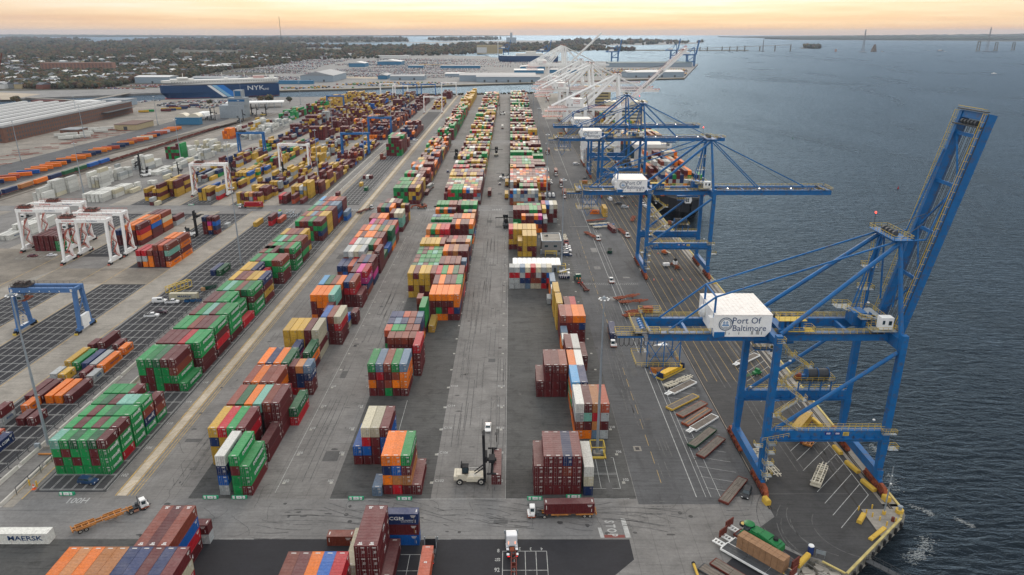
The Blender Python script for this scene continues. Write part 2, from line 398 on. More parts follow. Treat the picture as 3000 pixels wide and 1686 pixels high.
sheet('apron_road', [[(32, 151.0), (52.5, 151.0), (53.0, 153.5), (64.2, 155.0), (64.2, 1440), (31, 1440), (31, 500)]], P_ROAD, .008)
sheet('quay_apron', [(64.3, 93.0, 155.3, 1000), [(64.3, 155.2), (64.3, 146), (58.5, 141.3), (66.0, 132.4), (69.2, 131.2), (73.3, 127), (86.6, 138.6), (86.6, 155.2)], (86.6, 93.0, 149, 155.2)], P_APRON, .012)
sheet('quay_cap', [(93.0, 97.1, 150, 1445), [(86.8, 148.9), (93.0, 148.9), (93, 151), (97.1, 151), (97.1, 149), (95.0, 145.3), (86.7, 138.3)], (47, 97.1, 1000, 1440)], P_TAN, .016)
sheet('foreground_asphalt', [[(-81.5, 138.1), (27.6, 137.8), (27.6, 131), (22.6, 126), (14, 116), (-75, 116)], [(38, 120), (57.5, 139.0), (66, 131.6), (51, 117.5)]], P_BLACK, .012)
sheet('foreground_stack_pavement', [[(-125, 138.0), (-82, 138.1), (-76, 116), (-115, 116)]], P_DARK, .012)
# left yards: blocks of dark paving with tan crane runways
YB = [(-157.6, -137.0, 150, 457), (-192.0, -171.6, 140, 320), (-192.0, -171.6, 343, 457), (-226, -205.4, 150, 310), (-226, -205.4, 362, 457), (-260.5, -239.5, 352, 457),
      (-122.6, -104.2, 156.3, 464), (-122.6, -104.2, 482, 775), (-122.6, -104.2, 797, 1095)]
for x0, x1 in ((-157.6, -137), (-192, -171.6), (-226, -205.4), (-260.5, -239.5)):
    YB += [(x0, x1, 482, 775), (x0, x1, 797, 1095), (x0, x1, 1112, 1340)]
G_DARK = pave('slot_block_asphalt', (0.050, 0.050, 0.052), stains=.2, var=.1)
sheet('yard_block', [r_ for r_ in YB if r_[0] < -130 and r_[2] < 458], P_BLACK, .010)
sheet('yard_block_grey', [r_ for r_ in YB if not (r_[0] < -130 and r_[2] < 458)], G_DARK, .010)
sheet('gantry_runway', [(x-1.3, x+1.3, 150, 1395) for x in (-125.4,)] + [(x0, x1, y0, y1) for x0, x1 in ((-170.9, -158.6), (-205.0, -192.4), (-239.0, -226.4), (-275, -261)) for y0, y1 in ((130, 464), (481, 776), (794, 1098), (1112, 1370))], P_TAN, .012)
sheet('cream_runway', [(-100.7, -98.3, 154.8, 1385)], P_CREAM, .014)
sheet('dirt_patch', [(-226, -171, 318, 342), [(-330, 300), (-240, 300), (-226.1, 342), (-240, 372), (-330, 385)]], P_MUD, .016)
sheet('rail_yard_gravel', [[(-1195, 300), (-330, 300), (-330, 720), (-340, 1000), (-480, 1300), (-610, 1295), (-700, 1195), (-1195, 1110)]], P_GRAV, .006)
sheet('trailer_lot', [[(-455, 480), (-388, 480), (-385, 1000), (-415, 1080), (-450, 1000)]], P_ROAD, .020)
sheet('concrete_strip', [(-134.8, -133.4, 150, 464), (-127.6, -126.9, 150, 464), (-134.8, -133.4, 481, 776), (-127.6, -126.9, 481, 776)], mat('kerb_white_concrete', (0.52, 0.5, 0.46), .9, 0, .2, .5), .020)
# ------------------------------------------------------------------ painted lines
ln = MB(); yl = MB(); ZL = .024
def vline(b, x, y0, y1, w_=.15, z=ZL): b.quad((x-w_/2,y0,z),(x+w_/2,y0,z),(x+w_/2,y1,z),(x-w_/2,y1,z))
def hline(b, y, x0, x1, w_=.15, z=ZL): b.quad((x0,y-w_/2,z),(x1,y-w_/2,z),(x1,y+w_/2,z),(x0,y+w_/2,z))
def sline(b, p, q, w_=.15, z=ZL):
    d = Vector((q[0]-p[0], q[1]-p[1])).normalized(); nx, ny = -d.y*w_/2, d.x*w_/2
    b.quad((p[0]-nx,p[1]-ny,z),(q[0]-nx,q[1]-ny,z),(q[0]+nx,q[1]+ny,z),(p[0]+nx,p[1]+ny,z))
# slot grids: double lines both ways
def grid(x0, x1, nx, y0, y1, dy=6.65, skip=()):
    px = (x1-x0)/nx; y = y0
    while y <= y1+.1:
        hline(ln, y-.2, x0, x1, .13); hline(ln, y+.2, x0, x1, .13, ZL+.003); y += dy
    for i in range(nx+1):
        vline(ln, x0+i*px-.16, y0, y1, .11, ZL+.006); vline(ln, x0+i*px+.16, y0, y1, .11, ZL+.006)
grid(-121.9, -105.4, 6, 157.4, 460); grid(-121.9, -105.4, 6, 486, 770, 6.65)
for x0, x1, y0, y1 in YB:
    if x0 < -130 and y0 < 700: grid(x0+1.6, x1-.6, 6, y0+6, y1-3)
for x in (-170.7, -159.0, -204.8, -192.7, -238.8, -226.7, -126.9, -124.0):
    for a, b in SEC: vline(yl, x, max(a, 130), b, .28)
vline(yl, -101.0, 154.8, 1385, .35); vline(yl, -98.0, 154.8, 1385, .3); vline(yl, -97.0, 154.8, 1385, .2); vline(yl, -96.2, 154.8, 1385, .2)
for k in range(95): sline(yl, (-100.6, 156+13.4*k), (-98.4, 160.5+13.4*k), .16, ZL+.004)
for x in (-106.0+1.6,):
    vline(ln, x, 157, 462, .12); vline(ln, x, 484, 772, .12)
vline(ln, -60.6, 156, 400, .13); vline(ln, -33.3, 157, 205, .12)
for x in (-1.4,): vline(ln, x, 153.3, 300, .08)
vline(ln, 47.2, 153.9, 1000, .22); vline(ln, 49.6, 153.9, 420, .14); vline(ln, 50.9, 153.9, 420, .14); vline(ln, 53.3, 153.9, 185, .14)
for y in range(160, 900, 9): vline(yl, 39.4, y, y+6.0, .13)
hline(ln, 153.25, -46, 30, .14); hline(ln, 138.05, -72, -60, .16); hline(ln, 137.95, -22, -14, .16)
# quay apron lanes (yellow) and bays (white)
for x in (66.5, 69.8, 73, 76.2, 79.4, 82.6, 85.8, 89.0, 91.5): vline(yl, x, 218, 700, .14)
for k in range(8):                       # slanting bays by the quay
    y = 151.0+4.6*k-4.6
    sline(ln, (91.3, 154.7+4.75*k), (78.8, 141.8+4.75*k), .16)
vline(ln, 91.35, 154.7, 189, .18)
for k in range(9): sline(ln, (91.3, 206+4.75*k), (80, 194.5+4.75*k), .16)
vline(ln, 91.35, 200, 252, .18)
for k in range(26):                      # bays left of the landside rail
    sline(ln, (50.6, 158+4.9*k), (61.5, 154.5+4.9*k) if k > 4 else (60.5, 155+4.9*k), .12)
# slot labels and small numbers
hline(ln, 157.6, 20.9, 28.4, .14); hline(ln, 164, 20.9, 28.4, .13); hline(ln, 164.5, 20.9, 28.4, .13); hline(ln, 172, 20.9, 28.4, .14)
for x in (23.4, 25.9, 28.4): vline(ln, x, 157.6, 172, .14)
for x in (-1.9, 0.7, 3.2, 5.65, 8.1): vline(ln, x, 118, 133.85, .14)
hline(ln, 133.8, -1.9, 8.1, .16); hline(ln, 127.65, -1.9, 8.1, .16)
for x in (-22.9, -20.4): vline(ln, x, 120, 132.6, .13)
hline(ln, 132.7, -25, -20.4, .14); hline(ln, 127.5, -25, -20.4, .14)
# small parking bays beside the office
for k in range(9): hline(ln, 331+3.0*k, 27.5, 33.5, .12)
hline(ln, 424, 36, 60, .35, ZL+.01); hline(ln, 316.8, 34, 60, .12); hline(ln, 319.2, 34, 60, .12)
for k in range(26): sline(ln, (34+k, 316.8), (35+k, 319.2), .1)
# crossing ladders on the centre cross road
for x0 in (-108, -92, -56, -12, 6, -176, -150):
    for k in range(6): vline(ln, x0+k*1.1, 466.5, 470.5, .35)
hline(ln, 465.3, -110, 31, .2); hline(ln, 480.3, -20, -1, .2); hline(ln, 776.5, -110, 31, .25); hline(ln, 793.5, -110, 31, .25)
struct(ln.build('painted_lines', 'line')); struct(yl.build('yellow_painted_lines', 'yline'))
def ground_text(s, x, y, size, rz=0, sx=1.0, sy=1.5, m='line', name='painted_marking', bold=0.02):
    o = link(name, text_mesh(s, size, m, bold*size), None, (x, y, ZL+.012)); o.rotation_euler = (0,0,rz); o.scale = (sx, sy, 1); o['kind'] = 'structure'; return o
ground_text('100H', -109.5, 152.6, 2.2, 0, 1.15, 1.4)
sx_, sy_ = at(1821, 1548); 
for i, ch in enumerate('STOP'):
    ground_text(ch, 23.6+.1*i, 144.2-1.62*i, 2.1, R(-90), .9, 1.5, bold=.03)
ground_text('STOP', 43.5, 121.5, 2.6, R(-50), 1.2, 1.2, bold=.03)
for xx, w_ in ((26.9, 1.2), (21.0, .9)):
    s_ = MB(); s_.quad((xx, 138.4, ZL), (xx+w_, 138.4, ZL), (xx+w_-.4, 145.5 if xx > 25 else 142, ZL), (xx-.3, 145.5 if xx > 25 else 142, ZL)); struct(s_.build('stop_bar', 'line'))
s_ = MB(); s_.quad((21.9, 138.4, ZL), (26.7, 138.4, ZL), (26.7, 139.4, ZL), (21.9, 139.4, ZL)); struct(s_.build('red_stop_line', mat('faded_red_paint', (.2, .06, .05), .8)))
for k, (s, y) in enumerate((('102', 164.0), ('106', 177.5), ('110', 190.9), ('114', 204.4), ('118', 217.8))):
    ground_text(s, -103.2, y-.3, 1.3, 0, 1.0, 1.4); ground_text(s, 30.3, y-2.6, 1.1, 0); ground_text(s, -59.3, y-3, 1.1, 0)
    ground_text('C'+s, -18.9, y-3, 1.1, 0); ground_text('B'+s, -3.2, y-3, 1.1, 0); ground_text(s, -47.6, y-3, 1.1, 0)
for k, s in enumerate('1234'): ground_text(s, -.5+2.5*k, 134.6, .95, R(180))
ground_text('92', -3.1, 127.7, 1.2); ground_text('93', -3.1, 131, 1.1, R(-90)); ground_text('8', -2.9, 133.9, 1.1)
for k in range(5): ground_text(str(k+1), -20.5, 160.2+13.4*k, 1.1)
# white square labels along lane edges
sq = MB()
for x in (-20.9, -3.0, -59.6, -47.2, 29.6):
    for k in range(1, 46): 
        y = 153.5+6.7*k
        if k % 2: sq.quad((x-.4,y-.5,ZL),(x+.4,y-.5,ZL),(x+.4,y+.5,ZL),(x-.4,y+.5,ZL))
struct(sq.build('slot_number_patches', mat('faded_label_paint', (.36, .35, .31), .85, 0, .35, 1.2)))
# oil stain / repaired patches with manholes
mh = MB()
for x, y in ((-40.4, 147.0), (-39.0, 144.4), (41.6, 147.6), (43.9, 146.2)): mh.tube((x, y, .012), (x, y, .03), .55, 14)
struct(mh.build('manhole_cover', mat('cast_iron', (.05, .05, .05), .6, .3)))
dr = MB()
for x, y in ((-4.2, 184.6), (35.9, 176.5), (-4.1, 245.7), (32.0, 245.5), (-58.8, 247.6), (-24.6, 317.0), (-3.5, 316)): dr.box(x-.55, x+.55, y-.75, y+.75, .01, .03)
struct(dr.build('drain_grate', mat('drain_iron', (.02, .02, .025), .6, .3)))
d2 = MB()
for x, y in ((35.9, 176.5),): d2.quad((x-1.1,y-1.3,.022),(x+1.1,y-1.3,.022),(x+1.1,y+1.3,.022),(x-1.1,y+1.3,.022))
struct(d2.build('drain_surround', P_TAN))
# crane rails in their grooves
rl = MB()
for x in (64.4, 94.4): rl.box(x-.45, x+.45, 149, 1440, .013, .022); rl.box(x-.08, x+.08, 149, 1440, .022, .07, 1)
for x in (86.6, 72.0): rl.box(x-.25, x+.25, 138 if x > 80 else 220, 1000, .013, .02)
struct(rl.build('crane_rails', [mat('rail_groove', (.035, .033, .03), .8), mat('rail_steel', (.2, .17, .14), .4, .6)]))
br = MB()
br.box(96.6, 97.2, 149.2, 1445, .018, .32); br.beam((96.9, 149.2, .17), (95.0, 145.6, .17), .55, .3); br.beam((94.8, 145.2, .17), (73.4, 126.4, .17), .55, .3)
br.beam((73.0, 126.4, .17), (69.5, 130.2, .17), .4, .3)
struct(br.build('quay_bull_rail', mat('faded_yellow_rail', (.52, .42, .16), .7, 0, .3, .3)))

# tyre marks: long thin arcs of rubber and a few dark spills
tm = MB(); rk = random.Random(17)
def arc(cx, cy, r, a0, a1, w_=.22, z=.034, n=14):
    for k in range(n):
        t0, t1 = R(a0+(a1-a0)*k/n), R(a0+(a1-a0)*(k+1)/n)
        if rk.random() < .12: continue
        tm.quad(*[(cx+q*math.cos(t), cy+q*math.sin(t), z) for q, t in ((r, t0), (r+w_, t0), (r+w_, t1), (r, t1))])
for k in range(26):
    x, y, r, a = rk.uniform(-60, 60), rk.uniform(139.5, 151), rk.uniform(12, 60), rk.uniform(0, 360)
    a = rk.choice((80, 260, 85, 265))+rk.uniform(-14, 14); cx, cy = x-r*math.cos(R(a)), y-r*math.sin(R(a))
    for o in (0, 2.0):
        if 138.6 < cy+r*math.sin(R(a-12)) < 152.8 and 138.6 < cy+r*math.sin(R(a+12)) < 152.8: arc(cx, cy, r+o, a-10, a+12)
for x0, x1, y0, y1, n in ((-19.5, -2.5, 156, 440, 46), (-59, -47.5, 156, 440, 30), (-95, -83, 156, 440, 26), (34, 46, 156, 600, 50), (66, 90, 156, 420, 26)):
    for k in range(n):
        x, y, L = rk.uniform(x0, x1), rk.uniform(y0, y1), rk.uniform(6, 34); s_ = rk.uniform(-.02, .02)
        for o in (0, 1.9):
            tm.quad((x+o, y, .034), (x+o+.24, y, .034), (x+o+.24+s_*L, y+L, .034), (x+o+s_*L, y+L, .034))
for k in range(10): arc(84-rk.uniform(0, 8), 142+rk.uniform(-4, 4), rk.uniform(9, 22), rk.uniform(140, 200), rk.uniform(210, 260), .2)
tm.f = [f for f in tm.f]
stuff(tm.build('tyre_marks', mat('rubber_mark', (.115,.112,.108), .85, 0, .5, .6)))
sp_ = MB()
for k in range(150):
    x, y = rk.choice(((-19,-3),(-59,-47),(-45,-22),(1,30),(32,60),(-97,-83)))
    xx = rk.uniform(x, y); yy = rk.uniform(156, 420) if k > 25 else rk.uniform(139, 152); a_, b_ = rk.uniform(.25, 1.3), rk.uniform(.15, .7)
    sp_.poly([(xx+a_*rk.uniform(.7,1.2)*math.cos(t*.785), yy+b_*rk.uniform(.6,1.3)*math.sin(t*.785), .030) for t in range(8)])
stuff(sp_.build('oil_spills', mat('oil_stain', (.055,.054,.054), .6, 0, .3, .8)))

# repaired rectangles, sealed cracks
pa = MB(); pb_ = MB(); ck = MB()
for k in range(60):
    x0, x1 = rk.choice(((-19,-3),(-59,-47),(-97,-83),(32,58),(-44,-22),(0,30),(-100,50)))
    x = rk.uniform(x0, x1-3); y = rk.uniform(156, 600) if x0 != -100 else rk.uniform(139, 149); w_, h_ = rk.uniform(1.2, 5), rk.uniform(1.5, 9) if x0 != -100 else rk.uniform(1, 3)
    (pa if k % 2 else pb_).quad((x,y,.027),(x+w_,y,.027),(x+w_,y+h_,.027),(x,y+h_,.027))
for k in range(90):
    x0, x1 = rk.choice(((-19,-3),(-59,-47),(-97,-83),(32,58),(-100,60),(-100,60),(66,90)))
    x, y = rk.uniform(x0, x1), (rk.uniform(156, 420) if x0 != -100 else rk.uniform(139, 151)); a = rk.choice((0, 90))+rk.uniform(-25, 25)
    for q in range(rk.randint(5, 12)):
        a += rk.uniform(-28, 28); L = rk.uniform(.5, 1.4); nx, ny = x+L*math.cos(R(a)), y+L*math.sin(R(a)); dx, dy = -.035*math.sin(R(a)), .035*math.cos(R(a))
        if 138.5 < ny: ck.quad((x-dx,y-dy,.031),(nx-dx,ny-dy,.031),(nx+dx,ny+dy,.031),(x+dx,y+dy,.031))
        x, y = nx, ny
struct(pa.build('asphalt_patch', pave('patch_dark_asphalt', (.095,.094,.092), stains=.3))); struct(pb_.build('concrete_patch', pave('patch_pale_concrete', (.215,.208,.196), stains=.3)))
stuff(ck.build('sealed_cracks', mat('crack_sealer', (.04,.04,.04), .6)))
# ================================================================== CONTAINERS
CC = dict(r=(0.105,0.013,0.015), b=(0.19,0.038,0.020), g=(0.006,0.225,0.055), d=(0.008,0.095,0.035), o=(0.74,0.17,0.006), y=(0.50,0.30,0.035),
          n=(0.008,0.024,0.090), u=(0.004,0.095,0.36), c=(0.16,0.38,0.30), w=(0.58,0.58,0.53), l=(0.34,0.36,0.355), s=(0.12,0.19,0.27), R=(0.42,0.009,0.018),
          k=(0.52,0.025,0.21), t=(0.43,0.17,0.05), e=(0.50,0.46,0.33), h=(0.09,0.30,0.52), m=(0.42,0.075,0.030))
CN = dict(r='maroon', b='red-brown', g='green', d='dark green', o='orange', y='mustard', n='navy blue', u='blue', c='pale teal', w='white', l='light grey',
          s='slate blue', R='bright red', k='magenta', t='tan orange', e='cream', h='sky blue', m='salmon red')
def cont_mat(name, vc):
    m = bpy.data.materials.new(name); m.use_nodes = True
    n, l = m.node_tree.nodes, m.node_tree.links; b = n['Principled BSDF']
    b.inputs['Roughness'].default_value = 0.55; b.inputs['Specular IOR Level'].default_value = 0.3
    if vc: at_ = n.new('ShaderNodeVertexColor'); at_.layer_name = 'Col'; base = at_.outputs['Color']
    else:
        oi = n.new('ShaderNodeObjectInfo'); base = oi.outputs['Color']
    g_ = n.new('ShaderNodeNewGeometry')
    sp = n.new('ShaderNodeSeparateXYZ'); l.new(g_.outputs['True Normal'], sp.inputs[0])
    # upward faces mixed paler: chalk and dust, with sky light on roofs painted in
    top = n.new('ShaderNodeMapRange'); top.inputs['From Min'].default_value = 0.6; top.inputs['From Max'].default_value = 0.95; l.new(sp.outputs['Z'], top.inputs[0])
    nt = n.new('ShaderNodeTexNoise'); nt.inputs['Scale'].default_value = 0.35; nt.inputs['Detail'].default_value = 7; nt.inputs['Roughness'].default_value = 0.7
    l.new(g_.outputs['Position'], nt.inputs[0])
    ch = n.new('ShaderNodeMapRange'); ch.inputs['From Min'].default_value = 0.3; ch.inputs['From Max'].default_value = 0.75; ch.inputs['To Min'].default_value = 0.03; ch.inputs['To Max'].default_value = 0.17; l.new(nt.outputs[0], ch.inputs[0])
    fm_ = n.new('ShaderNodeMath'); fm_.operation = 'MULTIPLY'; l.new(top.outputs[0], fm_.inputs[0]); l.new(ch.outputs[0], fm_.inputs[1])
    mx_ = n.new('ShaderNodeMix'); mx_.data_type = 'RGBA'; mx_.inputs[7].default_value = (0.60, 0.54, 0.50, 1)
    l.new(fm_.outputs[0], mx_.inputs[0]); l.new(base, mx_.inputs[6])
    # rust and grime
    n2 = n.new('ShaderNodeTexNoise'); n2.inputs['Scale'].default_value = 0.9; n2.inputs['Detail'].default_value = 8; n2.inputs['Roughness'].default_value = 0.75
    mp_ = n.new('ShaderNodeMapping'); mp_.inputs['Scale'].default_value = (1.2, 1.2, 0.5); l.new(g_.outputs['Position'], mp_.inputs[0]); l.new(mp_.outputs[0], n2.inputs[0])
    ru = n.new('ShaderNodeMapRange'); ru.inputs['From Min'].default_value = 0.58; ru.inputs['From Max'].default_value = 0.76; ru.inputs['To Max'].default_value = 0.65; l.new(n2.outputs[0], ru.inputs[0])
    m2 = n.new('ShaderNodeMix'); m2.data_type = 'RGBA'; m2.inputs[7].default_value = (0.085, 0.045, 0.03, 1)
    l.new(ru.outputs[0], m2.inputs[0]); l.new(mx_.outputs[2], m2.inputs[6])
    n3 = n.new('ShaderNodeTexNoise'); n3.inputs['Scale'].default_value = 2.2; n3.inputs['Detail'].default_value = 4; l.new(g_.outputs['Position'], n3.inputs[0])
    v = n.new('ShaderNodeMapRange'); v.inputs['From Min'].default_value = 0.3; v.inputs['From Max'].default_value = 0.7; v.inputs['To Min'].default_value = 0.82; v.inputs['To Max'].default_value = 1.15; l.new(n3.outputs[0], v.inputs[0])
    vo = v.outputs[0]
    if not vc:
        rr = n.new('ShaderNodeMapRange'); rr.inputs['To Min'].default_value = 0.82; rr.inputs['To Max'].default_value = 1.18; l.new(oi.outputs['Random'], rr.inputs[0])
        mm = n.new('ShaderNodeMath'); mm.operation = 'MULTIPLY'; l.new(vo, mm.inputs[0]); l.new(rr.outputs[0], mm.inputs[1]); vo = mm.outputs[0]
    hv = n.new('ShaderNodeHueSaturation'); l.new(vo, hv.inputs['Value']); l.new(m2.outputs[2], hv.inputs['Color']); l.new(hv.outputs[0], b.inputs['Base Color'])
    return m
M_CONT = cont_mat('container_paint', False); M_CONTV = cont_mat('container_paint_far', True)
M_ROD = mat('door_gear_steel', (0.30, 0.27, 0.26), 0.5, 0.4, 0.3, 2.0)
M_LAB = mat('door_data_print', (0.62, 0.60, 0.56), 0.7, 0, 0.2, 3.0)
M_GAP = mat('container_shadow_steel', (0.02, 0.018, 0.018), 0.8)
W_ = 2.438
def body_mesh(L, H):
    b = MB(); w = W_/2
    # corner posts, rails, castings
    for sx in (-1, 1):
        for y in (0, L-.18): b.box(sx*w if sx < 0 else w-.16, -w+.16 if sx < 0 else w, y, y+.18, 0, H)
        b.box(min(sx*w, sx*(w-.1)), max(sx*w, sx*(w-.1)), 0.18, L-.18, 0, .16); b.box(min(sx*w, sx*(w-.07)), max(sx*w, sx*(w-.07)), .18, L-.18, H-.12, H-.01)
    for y in (0, L-.14): b.box(-w+.16, w-.16, y, y+.14, H-.14, H-.005); b.box(-w+.16, w-.16, y, y+.14, 0, .15)
    # corrugated sides
    n = int(L/.56); pitch = (L-.36)/n; d = .05
    for sx in (-1, 1):
        o = sx*(w-.015); i_ = sx*(w-.015-d)
        for k in range(n):
            y = .18+k*pitch; q = pitch
            for (ya, xa, yb, xb) in ((y, o, y+q*.35, o), (y+q*.35, o, y+q*.5, i_), (y+q*.5, i_, y+q*.85, i_), (y+q*.85, i_, y+q, o)):
                b.quad((xa, ya, .14), (xb, yb, .14), (xb, yb, H-.1), (xa, ya, H-.1))
    # roof with shallow cross ribs, far end wall
    b.box(-w+.06, w-.06, .05, L-.05, H-.13, H-.035)
    m_ = int(L/1.0)
    for k in range(m_): y = .4+k*(L-.8)/m_; b.box(-w+.14, w-.14, y, y+.38, H-.036, H-.012)
    b.box(-w+.1, w-.1, L-.06, L-.03, .1, H-.1); b.box(-w+.05, w-.05, .2, L-.2, .1, .2)
    # inner dark reveal behind the doors
    b.box(-w+.12, w-.12, .10, .14, .1, H-.1)
    for sx in (-1, 1):                                            # code print near the far end, warning band near the top
        x0, x1 = (w-.012, w+.004) if sx > 0 else (-w-.004, -w+.012)
        for k in range(3): b.box(x0, x1, L-1.75+.1*k, L-.55-.15*k, H-.52-.22*k, H-.40-.22*k, 1)
        b.box(x0, x1, .45, .62, H-1.5, H-.45, 1); b.box(x0, x1, L-.75, L-.62, .5, 1.3, 1)
    b.box(-.5, .5, .35, .62, H-.012, H-.004, 1); b.box(-.5, .5, L-.62, L-.38, H-.012, H-.004, 1)
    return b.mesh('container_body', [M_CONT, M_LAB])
def door_mesh(H, s):
    b = MB(); w = W_/2; x0, x1 = (-w+.15, -.02) if s < 0 else (.02, w-.15)
    b.box(x0, x1, .05, .10, .13, H-.13)
    for k in range(3):
        z = .3+k*(H-.5)/3; b.box(x0+.1, x1-.1, .03, .05, z, z+(H-.5)/3-.16)
    for x in (x0+.28, x1-.28): b.box(x-.025, x+.025, -.02, .03, .12, H-.1, 1)
    for x in (x0+.28,): b.box(x-.05, x+.35, -.04, -.01, .95, 1.02, 1)
    b.box(x0+.12, x1-.14, .015, .028, H-.62, H-.36, 2) if s > 0 else b.box(x0+.2, x0+.42, .015, .028, H-.55, H-.35, 2)
    if s > 0:
        for k in range(4): b.box(x0+.4, x1-.12, .015, .027, 1.0+.16*k, 1.07+.16*k, 2)
    return b.mesh('container_door', [M_CONT, M_ROD, M_LAB])
HS, HT = 2.59, 2.86
BODY = {(20, 0): body_mesh(6.06, HS), (40, 1): body_mesh(12.19, HT), (45, 1): body_mesh(13.6, HT)}
LEN = {20: 6.06, 40: 12.19, 45: 13.6}
DOORS = {0: (door_mesh(HS, -1), door_mesh(HS, 1)), 1: (door_mesh(HT, -1), door_mesh(HT, 1))}
SIDE_TXT = dict(g=('EVERGREEN', 'txtw', 1.25, 1.18), d=('U A S C', 'txtw', 1.3, 1.3), o=('Hapag-Lloyd', 'txtn', 1.0, 1.2), y=('MSC', 'txtb', 1.0, 1.0), n=('CMA CGM', 'txtw', 1.15, 1.2),
                w=('MAERSK', 'txtn', 1.15, 1.3), l=('MAERSK', 'txtn', 1.15, 1.3), k=('ONE', 'txtw', 1.7, 1.1))

NC = [0]
def container(c, x, y, z, size, label, group=None, rz=0, side=0, txt=None, front=True):
    """x = left edge, y = front edge of an unrotated box; rotated boxes turn about that corner's centre line"""
    hc = 0 if size == 20 else 1
    nm = 'shipping_container'
    t = thing(nm, label, 'container', (x+W_/2, y, z) if not rz else (x, y, z), rz, group)
    col = CC[c]; f = 1+random.uniform(-.1, .1); col = tuple(v*f for v in col)
    link('body', BODY[(size, hc)], t, None, col)
    if front:
        for dm in DOORS[hc]: link('door', dm, t, None, col)
    if side and (txt or c in SIDE_TXT):
        s, m_, sz, sx = txt or SIDE_TXT[c]
        if size == 20: sx *= .62; sz *= .85
        H = HT if hc else HS
        lettering(s, sz, m_, t, (side*(W_/2+.012), LEN[size]*.56, H*.55), SIDE_R if side > 0 else SIDE_L, .03, sx)
    NC[0] += 1
    return t
# --- stacks: (block, x of first column, y front, size, [columns bottom>top], pitch)
BAYS = []
def bay(blk, x0, y, size, cols, pitch=2.50):
    BAYS.append((blk, x0, y, size, cols, pitch))
def P4(s, base='rrr'): return [base+ch for ch in s]
# G: fenced green block between the runway and the barrier
GX = -121.6
for y, tops, fr in ((164.2, 'cgdgdr', ('grg', 'ggr', 'grg', 'grg'.replace('r','g'), 'grr', 'ggg')), (170.85, 'grgrgr', ('ggg', 'ggg', 'ggg', 'ggg', 'ggg', 'Rgg')),
                    (177.5, 'grgdgg', ('ggg',)*5+('ggg',)), (184.15, 'gdrccg', ('ggg',)*5+('gnb',)), (190.8, 'gggrrr', ('ggg',)*5+('gg',))):
    if y > 190: bay('G', GX, y, 20, ['gggg', 'gggg', 'gggg', 'gggr', 'gg', 'gbr'], 2.48)
    else: bay('G', GX, y, 20, [f+t for f, t in zip(fr, tops)], 2.48)
G2 = [(211.3, ['grgg', 'rrrg', 'ggg'+'d', 'rggr', 'rgbr', 'g']), (224.7, ['rrrr', 'rrrr', 'rrrr', 'rrrR', 'rrrg', 'rrgg']), (238.1, ['rrrg', 'rrrg', 'rrrb', 'rrrr', 'rrrr', 'rRrg']),
      (251.5, ['ggrr', 'ggrg', 'ggrc', 'ggrr', 'gggg', 'rggg']), (264.9, ['rrrr', 'rrrr', 'rrrg', 'rrrg', 'ggg', 'R']), (278.3, ['rrrg', 'rrrc', 'rrrg', 'rrrb', 'rrrd', 'ggrg']),
      (291.7, ['rrry', 'rrrr', 'rrrb', 'rrry', 'rrry', 'ryrn']), (305.1, ['rrry', 'rrry', 'rrrn', 'rrR', '', '']), (318.5, ['rrrg', 'rrrr', 'rggg', 'rrrg'.replace('rrr','ggr'), 'rggb', 'rrgb']),
      (331.9, ['rrrb', 'rrrg', 'rrrr', '', '', '']), (338.6, ['rrrb', 'rrrg', 'rrrg', 'rrgd', 'rrrb', 'ggrg']), (352, ['rrrg', 'rrrc', 'rrrr', 'rrrg', 'rrrb', 'rgrb']),
      (365.4, ['rrry', 'rrrb', 'rrrb', 'rrrr', 'yryy', '']), (392.2, ['rrrg', 'rrrb', 'rrrr', 'ggrg', 'rrgr', 'rngr']), (405.6, ['rrrb', 'rrry', 'rrrs', 'rrrb', 'rrry', 'yyyy']), (419, ['rrrg', 'rrrb', 'rrrb', 'rrrg', 'rrrb', 'rrrr']),
      (432.4, ['rrrc', 'rrrs', 'rrrm', 'rrrn', 'rrrs', 'mun'+'s']), (445.8, ['rrrh', 'rrrr', 'rrrm', 'rrrm', 'rrrb', 'rrrr'])]
for y, cols in G2: bay('G', GX, y, 40, cols, 2.52)
bay('G', -104.9, 438.0, 40, ['us'], 2.5)
# B: the block left of the first lane
BL, BR_ = -81.4, -71.35
for y, cols in ((168.6, ['yyny', 'yyRm'[:0]+'yyym'[:0]+'yyyR'[:3]+'m', 'rrdg', 'rrRr']), (181.9, ['rrrb', 'rrrd', 'rrro', 'rrcc']), (195.4, ['rrrb', 'rrro', 'rrrb', 'rrob']), (208.8, ['rrro', 'rrrn', 'rrro', 'rrdd']),
                (235.6, ['ryyy', 'ryyy', 'ryyy', 'rrrr']), (272.2, ['orro', 'rroo', 'rroo', 'rrcc']), (285.6, ['rrrh', 'rrrd', 'rrrb', 'rrro']), (319.0, ['rbn', 'run', 'rrm', 'rrn']), (333.2, ['rbbl', 'rrlw', 'rrRe', 'rrrl']),
                (346.6, ['rrrR', 'rrrw', 'rrrl', 'rrrw']), (360.0, ['rrro', 'rrrr', 'rrro', 'rroo']), (373.4, ['rrrm', 'rrro', 'rrrl', 'rrot']), (386.8, ['', 'rrrk', 'rrrb', 'rrrR']), (400.2, ['rrrb', 'rrrr', 'rrro', 'rroo']),
                (426.5, ['rrrb', 'rrrd', 'rrrn', 'rrro']), (440.0, ['', 'rrrr', 'rrre', 'rrrr'])):
    bay('B', BL, y, 40, cols)
BAYS[-1 if False else len(BAYS)-16] = ('B', BL, 168.6, 40, ['yyny', 'yyyR', 'rrrg', 'rrRr'], 2.50)
bay('B', -74.3, 155.1, 40, ['lunw']); bay('B', -70.85, 155.0, 40, ['ggrg']); bay('B', -68.35, 154.8, 40, ['rgg'])
